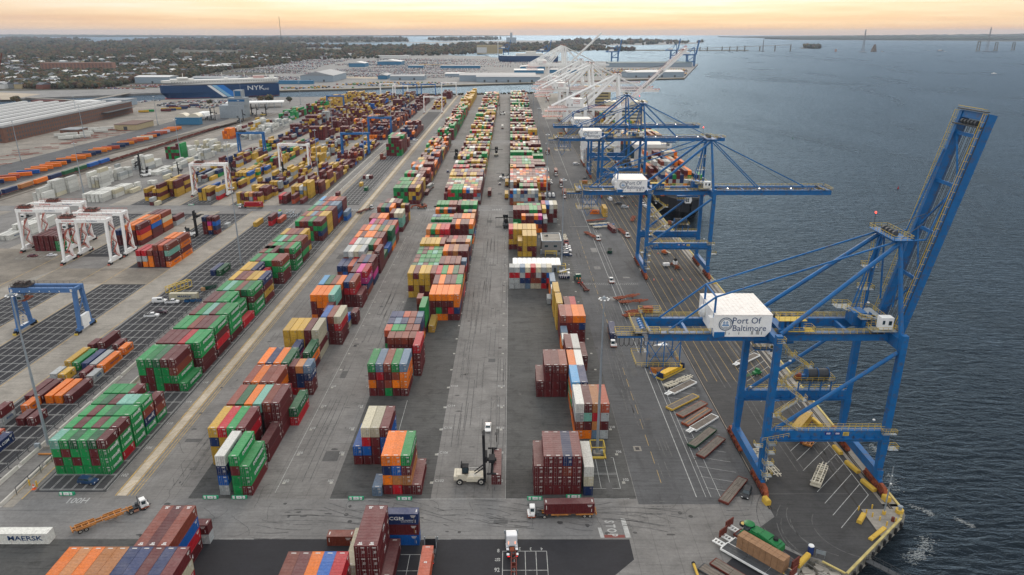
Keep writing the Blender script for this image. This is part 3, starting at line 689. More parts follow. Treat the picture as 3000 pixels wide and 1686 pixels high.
bay('B', -68.95, 170.0, 40, ['rr']); bay('B', -71.4, 182.3, 40, ['rrrb', 'rrrr']); bay('B', -66.3, 189.4, 40, ['Rd'])
bay('B', -71.2, 195.8, 20, ['rrR']); bay('B', -71.9, 208.6, 20, ['Rrrr', 'mnnt', 'rrns']); bay('B', -76.2, 222.0, 40, ['rkn']); bay('B', -71.0, 222.6, 40, ['rod'])
bay('B', -71.2, 235.6, 40, ['eree']); bay('B', -73.9, 250, 20, ['rb']); bay('B', -71.2, 248.6, 40, ['rruu', 'rrrb', 'rrRe']); bay('B', -67.0, 263.5, 20, ['eu', '', ]); bay('B', -64.5, 268.5, 20, ['rr'])
bay('B', -73.9, 261.8, 40, ['rrrr'[:3]]); bay('B', -71.3, 264.2, 20, ['rru', 'rrr']); bay('B', -71.3, 288.0, 40, ['rrRn', 'rrRb']); bay('B', -66.2, 287.6, 40, ['rr'])
bay('B', -71.3, 302.2, 40, ['rrrr', 'nnkk', 'bnkR']); bay('B', -71.3, 316.5, 40, ['rrrr', 'rrrn', 'nkrr']); bay('B', -71.3, 331.5, 40, ['rne', 'rrb']); bay('B', -66.2, 333.6, 40, ['rrrr'])
bay('B', -71.3, 345, 40, ['rrrd', 'rrrm', 'rd']); bay('B', -71.3, 358.5, 40, ['rrrb', 'rrrr', 'ru']); bay('B', -71.3, 372, 40, ['rrrd', 'rrrt', 'ocdd']); bay('B', -71.3, 384, 40, ['rrrn', 'rrrb', 'brkm'])
bay('B', -71.3, 411.5, 40, ['rrur', 'rrue', 'rcce']); bay('B', -66.2, 425, 40, ['rr']); bay('B', -71.3, 424.8, 40, ['rrb']); bay('B', -71.3, 438.2, 40, ['rnur']); bay('B', -68.6, 437.5, 20, ['rryy', 'yyrr'])
# C: the middle block
CL, CR_ = -46.0, -33.2
bay('C', -42.9, 168.6, 40, ['ru', 'ruRe', 'rrre', 'ruur']); bay('C', -35.3, 154.5, 20, ['s']); bay('C', -32.6, 155.1, 40, ['rono', 'Rtuo', 'rtrg', 'r'], 2.43)
BAYS[-3] = ('C', -42.9, 168.6, 40, ['ru', 'rure'.replace('re', 'Re'), 'rrre', 'ruur'], 2.53)
bay('C', CL, 207.9, 40, ['rorg', 'rrRs', 'gbrb', 'robg', 'roos'], 2.55); bay('C', -33.3, 222.4, 40, ['rrrR'])
bay('C', -43.6, 231.4, 20, ['rrrb']*4, 2.5); bay('C', -45.7, 238.1, 20, ['ggrm', 'rrrg', 'rrrg', 'rrrb', 'rgrb'], 2.48); bay('C', -45.7, 244.7, 20, ['rrrn', 'rrrs', 'rrrn', 'rrrb', 'ronn'], 2.48)
bay('C', -45.7, 251.3, 20, ['rrrn', 'rrrn', 'rrrm', 'rrrb', 'orns'], 2.48); bay('C', -35.6, 258.4, 40, ['rggg']); bay('C', -38.2, 271.2, 20, ['rrrb']); bay('C', -32.5, 260.3, 40, ['y'])
bay('C', CR_, 272.8, 40, ['rrro', 'ogro', 'orro', 'rRro', 'rnoo'], 2.46); bay('C', CR_, 286.2, 40, ['rrrr', 'rrro', 'rrrr', 'rrrr', 'rrog'], 2.46); bay('C', CR_, 299.6, 40, ['rrrR', 'rrrg', 'rrro', 'rrrd', 'Rrob'], 2.46)
bay('C', CL+.3, 299.9, 40, ['yryy', 'yyyr', 'rryy', 'ryyy', 'rrbb'], 2.50)
for y, s in ((313.3, 'dcrgc'), (320.0, 'bgddg'), (326.7, 'rgggg'), (333.4, 'grgcg'), (340.1, 'drmgd')): bay('C', CL+.2, y, 20, P4(s, 'rgr'), 2.50)
bay('C', CL+.2, 346.8, 40, P4('yyyyb', 'yry'), 2.5); bay('C', CL, 362, 40, ['rro', 'rrr', 'rrd', 'rrR', 'rrr'], 2.5); bay('C', CL+.1, 375, 40, ['rott', 'rrgg', 'rroo', 'rrRR', 'rrRR'], 2.5)
bay('C', CL+.1, 401, 20, P4('gdggg', 'rgg')); bay('C', CL+.1, 407.7, 20, P4('snggm', 'rrr')); bay('C', CL+.1, 426, 20, P4('odonr', 'rro')); bay('C', CL+.1, 434, 40, P4('gggbb', 'rrg')); bay('C', CL+.1, 388, 20, P4('rrrrr'))
bay('C', CR_, 314, 40, ['rrrr', 'rrrb', 'rrrr', 'rrmb', ''], 2.46); bay('C', CR_, 321, 20, ['rrrt', 'rrrn', 'rrrt', 'rrnn', 'rrRs'], 2.46); bay('C', CR_, 334, 40, ['rrro', 'rrrb', 'rrrt', 'rrrr', 'rrrr'], 2.46)
bay('C', CR_, 354, 20, ['rrrr', 'rrrt', 'rrrr', 'rrrr', 'nrnt'], 2.46); bay('C', CR_, 361, 40, ['rrr', 'rrR', 'rrr', 'rrr', 'rrc'], 2.46); bay('C', CR_, 386, 40, ['rrrr', 'rrro', 'rrrr', 'orrr', 'orco'], 2.46)
bay('C', CR_, 399.5, 40, ['rrrr', 'rrrr', 'rrro', 'rrro', 'unot'], 2.46); bay('C', CR_, 420, 20, ['rr', 'rR', 'rrrg', 'rrrn', 'bbrt'], 2.46); bay('C', CR_, 433, 40, ['rrrr', 'rrrg', 'rrrg', 'rrrd', 'rrrg'], 2.46); bay('C', CR_, 447, 20, ['rrrr', 'rrrt', 'rrrn', 'rrrm', 'rrrr'], 2.46)
# D: block by the apron road
DL, DR = -0.9, 18.5
bay('D', 5.8, 154.9, 40, ['rrr', 'rrrr', 'rrrr', 'rrbn', 'rrrr'], 2.40); bay('D', 18.45, 154.5, 40, ['new'])
bay('D', DR, 181.7, 40, ['oblw', 'orcr', 'stRt', 'lrlm'], 2.42); bay('D', DR, 195.2, 40, ['ogoh', 'rrrn'], 2.42); bay('D', 8.2, 207.1, 40, ['rr', 'rrrr', 'rrrr', 'rrrb'], 2.47)
bay('D', DR, 207.0, 40, ['rrlo', 'rrlw'], 2.42); bay('D', DR, 220.4, 40, ['rrrr', 'rrrw'], 2.42); bay('D', 24.2, 226.2, 40, ['br']); bay('D', DR, 236, 20, ['oow']); bay('D', DR, 242.7, 20, ['oos'])
bay('D', 18.4, 249.3, 40, ['rrrb', 'rrrm', 'rrro', 'rrno'], 2.42); bay('D', 17.9, 262.7, 40, ['yyyy'], 2.4); bay('D', 21.5, 266.2, 40, ['rrr', 'rrR'], 2.45); bay('D', 17.6, 276.1, 40, ['yyyy'])
bay('D', 17.4, 289.6, 20, ['rlw']); bay('D', 15.8, 291.7, 20, ['l'], 2.4); bay('D', 17.3, 297.5, 40, ['oos'])
bay('D', -.8, 305.6+5.9, 20, ['llRl', 'llRl', 'lnls', 'snRe', 'ebrR', 'eble', 'Rnrl', 'rRue'], 2.45)
bay('D', 3.6, 361.7, 40, ['yry', 'yyyy', 'yryy', 'rryy'], 2.5); bay('D', -1.2, 375.1, 40, ['rybR', 'ryyy', 'ryyy', 'ryyy', 'ryyy', 'rryy'], 2.5)
bay('D', -1.0, 398, 20, ['gg', 'ggg', 'bb'], 2.45); bay('D', 6.2, 409.5, 20, ['orro', 'rnrr', 'orbr', 'oono', 'ornk'], 2.47); bay('D', 19.0, 409.2, 40, ['rrl', '', ''], 2.45); bay('D', 18.9, 423, 40, ['rrby', 'rrRr', 'lrrR'][:1], 2.45)
bay('D', 1.3, 420, 40, ['ggrr', 'ggrr', 'rrrr', 'rrrr', 'rrrg', 'rrrg', 'rrrr'], 2.45); bay('D', 19.0, 433.5, 40, ['rrrR', 'rrru', 'rrlw', 'lrre'], 2.45)
bay('D', 3.7, 437, 20, P4('ggdgrg', 'rrr'), 2.45); bay('D', 18.8, 447, 20, P4('bbmb', 'rr'), 2.45)
# L1: low block left of the fence (singles and short stacks)
for x, y, s, c in ((-154.9, 189.2, 20, 'lr'), (-151.9, 197.0, 20, 'o'), (-148.4, 189.2, 20, 'r'), (-145.2, 189.2, 20, 'r'), (-154.6, 203.0, 40, 'r'), (-151.6, 203.0, 40, 'r'), (-148.1, 203, 40, 'o'), (-145.1, 203, 40, 'o'), (-142.1, 203, 40, 'r'),
                   (-156.3, 219, 20, 'l'), (-153.1, 218.5, 20, 'y'), (-146.7, 219.8, 20, 'r'), (-143.0, 217.4, 20, 'l'), (-156.6, 228.2, 40, 'y'), (-153.2, 227, 40, 'g'), (-149.8, 226.6, 40, 'n'), (-146.6, 226.0, 40, 'l'), (-143.4, 224.9, 40, 'o'),
                   (-157.0, 243.2, 20, 'r'), (-153.8, 244, 40, 'r'), (-147.6, 243, 20, 'r'), (-143.7, 239.6, 20, 'o'), (-146.0, 330.4, 40, 'n'), (-142.9, 330.3, 40, 'd'), (-156.6, 423.2, 40, 'y'), (-148.2, 426, 40, 'Rr'), (-144.8, 432, 40, 'm'), (-150.0, 447.0, 20, 's'),
                   (-146.3, 169.2, 40, 'n'), (-149.8, 171.0, 40, 'm'), (-153.2, 176.5, 20, 'y')):
    BAYS.append(('L', x, y, s, [c], 2.95))
bay('L', -188.1, 344.2, 40, ['rlR', 'olR', 'oob', 'rrrb', 'rrrm', 'orcb'], 2.93); bay('L', -179.3, 357.6, 40, ['rrro', 'rrro', 'orob'], 2.93)
bay('L', -179.9, 406, 20, ['rrrn', 'nokr', 'rnur'], 2.98); bay('L', -173.2, 420, 20, ['l'], 2.9)
bay('L', -221.6, 383.4, 40, ['', 'rrn', 'rrn', 'rrro', 'rrro', 'roRr'], 2.93); bay('L', -221.6, 396.8, 40, ['', 'rrn', 'rrn', 'rrno', 'rrnt', 'rruo'], 2.93); bay('L', -221.6, 410.2, 40, ['', '', 'rrn', 'rrrr', 'rrrr', 'boeb'], 2.93)
bay('L', -209.6, 426, 40, ['r', 'lr'], 2.93)
bay('L', -257.0, 372, 40, ['rrr', 'rrr', 'rrr', 'rrr', 'ggr'], 2.9); bay('L', -257, 385.4, 40, ['rrr', 'rrr', 'rrb'], 2.9)
# sections beyond the first and second cross roads
rnd = random.Random(11)
def fillrow(blk, x0, n, y0, y1, pal, hmin, hmax, p20=0.3, drop=0.0, pitch=2.5, runs=True):
    y = y0
    while y < y1-6:
        s = 20 if rnd.random() < p20 else 40
        if y+LEN[s] > y1: break
        if rnd.random() >= drop:
            base = rnd.choice(pal); hh = rnd.randint(hmin, hmax); cols = []
            for i in range(n):
                h_ = max(0, min(5, hh + (rnd.choice((0, 0, 0, -1, -1, -2)) if not runs else rnd.choice((0, 0, 0, 0, -1)))))
                cols.append(''.join((base if rnd.random() < .38 else rnd.choice(pal)) for _ in range(h_)))
            BAYS.append((blk, x0, y, s, cols, pitch))
        y += 6.68 if s == 20 else 13.35
PB = 'rrrbbgyrgwmrsroyo'; PC_ = 'rrbyyrggwryybmrgRn'; PD = 'rrbrmrgwrryorrgbn'
bay('B', BL+.9, 484.3, 40, ['grgg', 'ggrg', 'gggd', 'ggrg']); bay('B', -70.2, 484.6, 40, ['ryyr', 'rnyr', 'ryry'], 2.5)
bay('B', BL+.9, 497.6, 40, ['rrrr', 'rrrg', 'rrrg', 'rrrg']); bay('B', -70.2, 497.8, 40, ['rryy', 'rrrr', 'rrrr'], 2.5); bay('B', BL+.9, 511, 40, ['rrrg', 'rrrg', 'rrrg', 'rrrr']); bay('B', -70.2, 511, 40, ['rrry', 'rrrr', 'ryyy'], 2.5)
bay('B', -62.6, 512, 40, ['r']); bay('B', -75.5, 524.6, 40, ['rrR', 'rrb'], 2.5); bay('B', -70.2, 524.6, 40, ['rrrw', 'rrrr']); bay('B', BL+.9, 538, 40, ['rggg', 'rrrR', 'rgrg', 'rrrr']); bay('B', -70.2, 538, 40, ['rrrr', 'nrrr', 'rr'], 2.5)
bay('B', BL+.9, 551.4, 20, ['llle', 'lllw', 'lllw', 'eeee']); bay('B', BL+8.4, 551, 20, ['rrry']); bay('B', -70.2, 551.5, 40, ['rrrb', 'rrrb', 'rrrm'], 2.5)
fillrow('B', BL+.9, 4, 565, 770, PB, 3, 4, .25, .08); fillrow('B', -70.2, 3, 565, 770, 'rrbyorgmrnr', 3, 4, .1, .03)
bay('C', CL, 484, 20, ['grr', '', '', '', '']); bay('C', CL+2.6, 484.4, 20, ['ggRm', 'ggRg', 'gggg', 'ggrg']); bay('C', CR_+.1, 484, 20, ['lrro', 'rrru', 'rrrw', 'rlRm', 'rlll'.replace('l', 'e')+'' if False else 'rlsb'], 2.46)
for y, a, b in ((490.7, 'rRggg', 'wwmmr'), (497.5, 'rrggg', 'yrmyr'), (504.2, 'ewtre', 'rrggr'), (511, 'rrwwe', 'Ryysr'), (517.8, 'rgggr', 'ylRll'), (524.5, 'yyyyy', 'ewwmw')): bay('C', CL+.3, y, 20, P4(a, 'rgr')); bay('C', CR_+.1, y, 20, P4(b, 'rrr'), 2.46)
bay('C', CL+.3, 531.5, 40, P4('yyrry', 'yry')); bay('C', CR_+.1, 531.5, 40, P4('ryyrr', 'rrr'), 2.46); bay('C', CL+.3, 545, 40, P4('yrrys', 'ryr')); bay('C', CR_+.1, 545, 40, P4('rrrbn', 'rrn'), 2.46)
fillrow('C', CL+.3, 5, 558.5, 770, PC_, 4, 4, .45, .03); fillrow('C', CR_+.1, 5, 558.5, 770, PC_, 3, 4, .45, .03, 2.46)
bay('D', -.8, 488, 20, ['rb', 'b'], 2.45); bay('D', -.8, 484.3-3, 20, ['bbur', 'tllh', 'tlle', 'mlsr', 'slln', 'lRle', 'lrlw', 'llsl'], 2.45)
bay('D', 6.0, 490, 40, P4('grrgr', 'rrr'), 2.45); bay('D', 19.2, 497, 40, ['y', 'r'], 2.45)
bay('D', -.6, 511, 20, ['elll', 'rrrt', '', 'rrrr', 'yyre', 'rryR', 'rrbr', 'rryt'], 2.45); bay('D', 18.9, 515, 40, ['yyy', 'yrR', 'yro', 'lrr'], 2.45)
for k, y in enumerate((517.8, 524.6, 531.4, 538.2, 545, 552, 559)): bay('D', -.6, y, 20, P4(('mrtwRwor', 'rmwerlter', 'Rmrrrrrr', 'wlrotrrr', 'Rrwmotrr', 'mrroRrmr', 'orowRomr')[k][:8]), 2.45); bay('D', 18.9, y+1, 20, P4(('oloe', 'yRoo', 'rwRr', 'srsr', 'motr', 'Rrwm', 'rrml')[k], 'rry'), 2.45)
bay('D', -.6, 566, 40, P4('yorrryrr', 'rrr'), 2.45); bay('D', -.6, 580, 40, ['elyr', 'nwyr', 'wrrr', 'wlyr', 'gggg', 'ggrg', 'rrrg', 'rrrr'], 2.45); bay('D', -.6, 594, 40, P4('rgrrgcgr', 'rgr'), 2.45)
bay('D', -.6, 640, 40, ['rggg', 'rggg', 'rggg', 'rggg', 'rggg', 'gggr', 'gggg', 'gggg'], 2.45); bay('D', 18.9, 638, 40, ['rgg', 'yyg', 'cyg', 'yyg'], 2.45); bay('D', -.6, 608, 40, P4('grrrgrmR', 'rgr'), 2.45)
bay('D', 18.9, 594, 40, P4('rrrr', 'rr'), 2.45); bay('D', 18.9, 608, 40, P4('rrrg', 'rr'), 2.45)
fillrow('D', -.6, 8, 655, 774, PD, 3, 4, .45, .0, 2.45); fillrow('D', 18.9, 4, 655, 774, PD, 2, 4, .4, .1, 2.45)
for a, b in ((796, 1090), (1113, 1380)):
    fillrow('B', BL+1.2, 4, a, b, PB if a < 900 else 'yytyrg', 3, 4, .25, .06); fillrow('B', -70.2, 3, a, b, 'rrgmgggrb' if a < 1000 else 'yyyt', 4, 5, .05, .02)
    fillrow('C', CL+.3, 5, a, b, PC_ if a < 1000 else 'rwyrmgrbyg', 3, 4, .4, .03); fillrow('C', CR_+.1, 5, a, b, PC_, 3, 4, .4, .04, 2.46)
    fillrow('D', -.6, 8, a, b, 'rrrgrwgrby' if a < 1000 else 'wrgrrygb', 3, 4, .3, .04, 2.45); fillrow('D', 18.9, 4, a, b, PD, 3, 4, .4, .04, 2.45)
# G beyond the cross road: nearly empty, then tall mixed stacks
bay('G', GX+1, 486, 20, ['gyr'[::-1]][:1]); BAYS[-1] = ('G', GX+.8, 486, 20, ['dyr'], 2.5)
bay('G', GX+12, 528, 20, ['d']); bay('G', GX+5, 545, 20, ['y']); bay('G', GX+2, 575, 20, ['r', 'w', 'r'])
bay('G', GX, 668, 20, ['bb', 'b']); bay('G', GX+2.5, 690, 40, ['rrgr', 'rrrrgg', 'rgrgrr', 'rrrrrr', 'grgrrr', 'ggrrr'], 2.45); bay('G', GX+2.5, 703.4, 40, P4('gbbggg', 'rrrrr'), 2.45); bay('G', GX+2.5, 717, 40, P4('grmwbb', 'rrrrr'), 2.45)
bay('G', GX+9, 745, 40, ['rllw', 'rblw', 'rrb'], 2.45)
fillrow('G', GX, 6, 800, 900, 'rrrrbnro', 3, 5, .3, .1, 2.5, False); fillrow('G', GX, 6, 1130, 1230, 'ryrrrb', 2, 5, .4, .2, 2.5, False); fillrow('G', GX, 6, 1310, 1370, 'rrrrn', 3, 5, .4, .2, 2.5, False)
# far left yard blocks
bay('L', -219.4, 496, 40, ['yyn', 'yyy', 'lry', '', '', ''], 2.9); bay('L', -208, 498, 40, ['Rly', ''], 2.9); bay('L', -188.4, 484.6, 20, ['yyy', 'yrr', 'yry', 'slt', 'yRr', 'yyr'], 2.85); bay('L', -179.9, 498, 40, ['yyy', 'ylr', 'yrr'], 2.85)
bay('L', -171.0+11, 486, 40, ['rR', 'rr', '', 'mr', '', 'r'], 2.9); bay('L', -156, 503, 40, ['yyy', 'yry', 'ysw', 'yyly', 'yyyy'], 2.85)
bay('L', -256.8, 495, 40, ['yry', 'yr', 'yry', 'yryr'], 3.0); bay('L', -246.6, 480.5, 20, ['rl', 'e'], 3.0); bay('L', -251, 508.5, 40, ['yry', 'yrry', 'rryy', 'yyrr'], 3.0); bay('L', -248.0, 522, 40, ['yryy', 'yryr', 'yryr'], 3.0)
for x0, a, b, pal, h0, h1, dr_ in ((-255.5, 548, 770, 'yyyrrnlg', 1, 3, .22), (-221, 510, 770, 'yyyyrrrnuyg', 2, 3, .10), (-187, 511, 770, 'yyyyrrrlnyr', 1, 4, .10), (-155.5, 518, 770, 'yyrrrmbuyr', 2, 4, .12),
                                   (-255.5, 797, 1090, 'rrrrryln', 2, 5, .12), (-221, 797, 1090, 'rrrrrryy', 2, 5, .1), (-187, 797, 1090, 'rrrrrrybo', 2, 5, .12), (-155.5, 797, 1090, 'rrrrrrnrro', 2, 5, .18),
                                   (-255.5, 1113, 1330, 'rrrryyl', 2, 4, .2), (-221, 1113, 1330, 'rrrrryu', 2, 5, .25), (-187, 1113, 1330, 'rrrrrnyl', 2, 5, .2), (-155.5, 1113, 1330, 'rrrrr', 2, 5, .25)):
    fillrow('L', x0, 6, a, b, pal, h0, h1, .45, dr_, 2.95, False)
# white refrigerated boxes and the mixed stacks behind them
bay('W', -298, 491, 40, ['ww', 'ww', 'ww', 'ww', 'ww'], 2.9); bay('W', -296, 504.5, 40, ['ew', 'ew', 'ew', 'ew', 'we'], 2.9); bay('W', -296, 518, 40, ['w', 'w', 'ew', 'ew', 'ew'], 2.9)
bay('W', -326, 470, 40, ['w', 'w', 'w'], 2.8); bay('W', -335, 495, 40, ['ww', 'www', 'wwg'[:2]], 2.9); bay('W', -334.5, 508.4, 40, ['eww', 'eeww', 'ewww'], 2.9); bay('W', -333, 521.8, 40, ['ew', 'eww', 'wwww'], 2.9)
bay('W', -321.5, 540, 40, ['wwww', 'eww', 'eew', 'wwwwe'], 2.9); bay('W', -320.5, 553.5, 40, ['ewww', 'wwww'], 2.9); bay('W', -294.5, 407, 40, ['w', 'ww', 'ew', 'ww', 'ww'], 2.9); bay('W', -293.0, 393.5, 40, ['w', 'w', 'w'], 2.9); bay('W', -292, 420.5, 40, ['', 'ew', 'ww', 'ww'], 2.9)
fillrow('W', -326, 5, 570, 660, 'wwwwwel', 2, 4, .2, .05, 2.9, False); fillrow('W', -300, 6, 590, 770, 'wwwwwelw', 1, 3, .3, .1, 2.9, False); fillrow('W', -322, 6, 690, 780, 'wwwwel', 1, 3, .3, .1, 2.9, False); fillrow('W', -286, 3, 520, 590, 'wwwel', 1, 2, .3, .3, 2.9, False)
bay('W', -322, 672, 40, ['rrgr', 'ggrg', 'rrgr', 'grgr', 'grgrr', 'ggggg'], 2.6)
fillrow('W', -300, 6, 800, 960, 'wwwlwwlw', 1, 3, .3, .15, 2.9, False); bay('W', -320, 806, 40, ['ooo', 'oomo', 'oooo', 'mooo'], 2.7); fillrow('W', -318, 5, 830, 960, 'wwywrwl', 2, 4, .3, .2, 2.9, False)
fillrow('W', -312, 7, 985, 1060, 'rrlyggr', 3, 5, .1, .05, 2.6, False); fillrow('W', -296, 8, 1065, 1150, 'yyggrry', 4, 5, .1, .05, 2.6, False); fillrow('W', -300, 10, 1160, 1250, 'yyyyr', 4, 5, .1, .05, 2.6, False); fillrow('W', -285, 10, 1260, 1320, 'yyyyrn', 4, 6, .1, .0, 2.6, False)
# foreground stacks beside the cross road
bay('F', -91.1, 109.4, 40, ['rrro', 'rrrt', 'rrro', 'rrrt', 'rrrt', 'rrrn', 'rrrn', 'rrrr', 'rrrn', 'rRer'], 2.49)
bay('F', -78.0, 121.7, 45, ['rRub', 'rRur', 'rRub'], 2.41)
bay('F', -45.5, 107.9, 40, ['rrrb', 'rrrr', 'rrro', 'rrru', 'rrrR'], 2.47); bay('F', -32.55, 121.7, 45, ['rrrr', 'rrrr'], 2.42); bay('F', -27.6, 122.5, 40, ['r']); bay('F', -35.2, 122.6, 40, ['ee'])

# ---- expand, find what is exposed, pick the largest
allc = []
occ = {}
for bi, (blk, x0, y, size, cols, pitch) in enumerate(BAYS):
    for ci, s in enumerate(cols):
        for ti, c in enumerate(s):
            H = HS if size == 20 else HT
            allc.append((bi, blk, x0+ci*pitch, y, ti*H, size, c, ci, ti, len(s), len(cols)))
def solid(x, y, z, ex):
    return any(b_ is not ex and b_[0] < x < b_[0]+W_+.1 and b_[1] < y < b_[1]+b_[2]+.2 and z < b_[3] for b_ in grid_.get((int(x//10), int(y//10)), ()))
grid_ = {}
for bi, (blk, x0, y, size, cols, pitch) in enumerate(BAYS):
    for ci, s in enumerate(cols):
        if s:
            x = x0+ci*pitch; e = (x, y, LEN[size], len(s)*(HS if size == 20 else HT))
            for gx in {int(x//10), int((x+W_)//10)}:
                for gy in range(int(y//10), int((y+LEN[size]+.2)//10)+1): grid_.setdefault((gx, gy), []).append(e)
cand = []
for k, (bi, blk, x, y, z, size, c, ci, ti, nt, nc) in enumerate(allc):
    L = LEN[size]; xm = x+W_/2; zt = z+1.2
    topv = ti == nt-1; fr = not solid(xm, y-1.0, zt, None); ri = not solid(x+W_+.9, y+L/2, zt, None); le = not solid(x-.9, y+L/2, zt, None)
    side = ri if xm < 0 else le
    if topv or fr or side or ri or le: cand.append((k, topv, fr, side, ri, le))
def inframe(x, y):
    d = y*_cp+(CH-5)*_sp; u_ = 1500+2100*x/d; v_ = 843-2100*(y*_sp-(CH-5)*_cp)/d
    return -60 < u_ < 3060 and v_ < 1760
vis = []
for k, topv, fr, side, ri, le in cand:
    bi, blk, x, y, z, size, c, ci, ti, nt, nc = allc[k]
    if not inframe(x, y+LEN[size]*.8): continue
    if not (topv or fr or side): continue
    d = math.hypot(x, y, CH-z); area = (topv*LEN[size]*.45*CH/d + fr*2.6*.9 + side*LEN[size]*.9*abs(x)/d*2.6*.8)*2.44/(d*d)
    vis.append((area, k, fr, ri if allc[k][2] < 0 else le))
vis.sort(reverse=True)
IND = {k: (fr, sd_) for a_, k, fr, sd_ in vis[:330]}
ORD = ['first', 'second', 'third', 'fourth', 'fifth', 'sixth', 'seventh', 'eighth', 'ninth', 'tenth', 'eleventh', 'twelfth', 'thirteenth', 'fourteenth', 'fifteenth', 'sixteenth', 'seventeenth', 'eighteenth', 'nineteenth', 'twentieth']
TIER = {0: 'ground tier', 1: 'second tier', 2: 'third tier', 3: 'fourth tier', 4: 'fifth tier', 5: 'sixth tier'}
BN = dict(G='fenced green block', B='block beside cream stripe', C='middle stack block', D='block by the apron road', L='low left yard', F='foreground stacks', W='white reefer yard')
byblk = {}
for k in IND: byblk.setdefault(allc[k][1], set()).add(allc[k][0])
rank = {}
for bk, s in byblk.items():
    for i, bi in enumerate(sorted(s, key=lambda q: (BAYS[q][2], BAYS[q][1]))): rank[bi] = i
for k, (fr, sd_) in sorted(IND.items()):
    bi, blk, x, y, z, size, c, ci, ti, nt, nc = allc[k]
    single = nc == 1 and nt == 1
    nm_bay = (ORD[rank[bi]] if rank[bi] < 20 else '%dth' % (rank[bi]+1))
    if rank[bi] >= 20: nm_bay = {20: 'twenty-first', 21: 'twenty-second', 22: 'twenty-third', 23: 'twenty-fourth', 24: 'twenty-fifth', 25: 'twenty-sixth', 26: 'twenty-seventh', 27: 'twenty-eighth', 28: 'twenty-ninth', 29: 'thirtieth'}.get(rank[bi], '%dth' % (rank[bi]+1))
    if blk == 'L' and nc == 1: lab = '%s %s container, %sin %s row of the low left yard' % (CN[c], 'short' if size == 20 else 'long', '' if nt == 1 else ('lower box ' if ti == 0 else 'upper box '), nm_bay)
    else: lab = '%s container, %s, %s column, %s bay, %s' % (CN[c], TIER[ti] if nt > 1 else 'single tier', ORD[ci], nm_bay, BN[blk])
    txt = None
    side = (1 if x < 0 else -1) if sd_ else 0
    if c == 'w' and blk in 'BD': txt = ('CHINA SHIPPING', 'txtn', .01, .01)
    if blk == 'F' and c == 'r' and size == 45: txt = ('ZIM', 'txtw', 1.3, 1.0)
    t = container(c, x, y, z, size, lab, 'stacked shipping containers', 0, side, txt if txt and txt[2] > .1 else None, fr or ti == nt-1)
    if size == 45 and ti == nt-1:
        lettering('45', .75, 'txtw', t, (0, .9, HT+.02), (0, 0, 0), .02, 1.0); lettering('45', .75, 'txtw', t, (0, 12.6, HT+.02), (0, 0, R(180)), .02, 1.0)
# ---- the rest: one joined mass
far = MB()
rj = random.Random(3)
for k, topv, fr, side, ri, le in cand:
    if k in IND: continue
    bi, blk, x, y, z, size, c, ci, ti, nt, nc = allc[k]
    H = HS if size == 20 else HT; f = rj.uniform(.8, 1.2); far.cur = tuple(v*f for v in CC[c]); j = rj.uniform(-.04, .04)
    far.box(x+j+.04, x+W_+j-.05, y+.10, y+LEN[size]-.06, z+.03, z+H-.07)
    if y < 560 and fr:
        far.cur = (.20, .185, .18); y += .08
        far.box(x+j+.35, x+j+.39, y-.0, y+.02, z+.2, z+H-.3); far.box(x+j+2.02, x+j+2.06, y-.0, y+.02, z+.2, z+H-.3); far.box(x+j+1.6, x+j+2.1, y-.01, y+.02, z+H-.75, z+H-.5)
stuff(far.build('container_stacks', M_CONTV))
# ================================================================== SHIP-TO-SHORE CRANES
def rail(b, pts, h=1.1, step=2.0, t=.07, mid=True, m=0):
    """handrail along a list of points: posts, top rail, mid rail"""
    for p, q in zip(pts[:-1], pts[1:]):
        p = Vector(p); q = Vector(q); L = (q-p).length; n = max(1, int(L/step)); up = Vector((0,0,h))
        b.beam(p+up, q+up, t, t, m)
        if mid: b.beam(p+up*.5, q+up*.5, t*.7, t*.7, m)
        for k in range(n+1):
            c = p.lerp(q, k/n); b.beam(c, c+up, t, t, m)
def deck(b, x0, x1, y0, y1, z, m=0, sides='NSEW', t=.12, h=1.1, step=2.0, mr=1, tr=.07):
    b.box(x0, x1, y0, y1, z-t, z, m)
    if 'S' in sides: rail(b, [(x0,y0,z),(x1,y0,z)], h, step, tr, True, mr)
    if 'N' in sides: rail(b, [(x0,y1,z),(x1,y1,z)], h, step, tr, True, mr)
    if 'W' in sides: rail(b, [(x0,y0,z),(x0,y1,z)], h, step, tr, True, mr)
    if 'E' in sides: rail(b, [(x1,y0,z),(x1,y1,z)], h, step, tr, True, mr)
def bogie(b, x, y0, y1, n=4):
    """a row of wheel trucks with equaliser beams between y0 and y1"""
    L = (y1-y0)/n
    for k in range(n):
        a = y0+k*L+.12; c = a+L-.24
        b.prism([(a,.45),(c,.45),(c,1.0),((a+c)/2+.5,1.9),((a+c)/2-.5,1.9),(a,1.0)], x-.55, x+.55, 0)
        for w in (a+.45, c-.45): b.tube((x-.35,w,.42),(x+.35,w,.42),.4,10,1)
        b.box(x-.95,x-.5,(a+c)/2-.5,(a+c)/2+.45,.9,1.7,2); b.box(x+.5,x+.85,(a+c)/2-.3,(a+c)/2+.5,1.0,1.6,0)
    for k in range(n//2):
        a = y0+2*k*L+.5; c = a+2*L-1.0
        b.prism([(a,1.7),(c,1.7),(c-.6,2.7),(a+.6,2.7)], x-.45, x+.45, 0)
M_SEAL = mat('seal_slate', (.06,.10,.16), .6); M_SEAL2 = mat('seal_blue', (.16,.30,.50), .6)
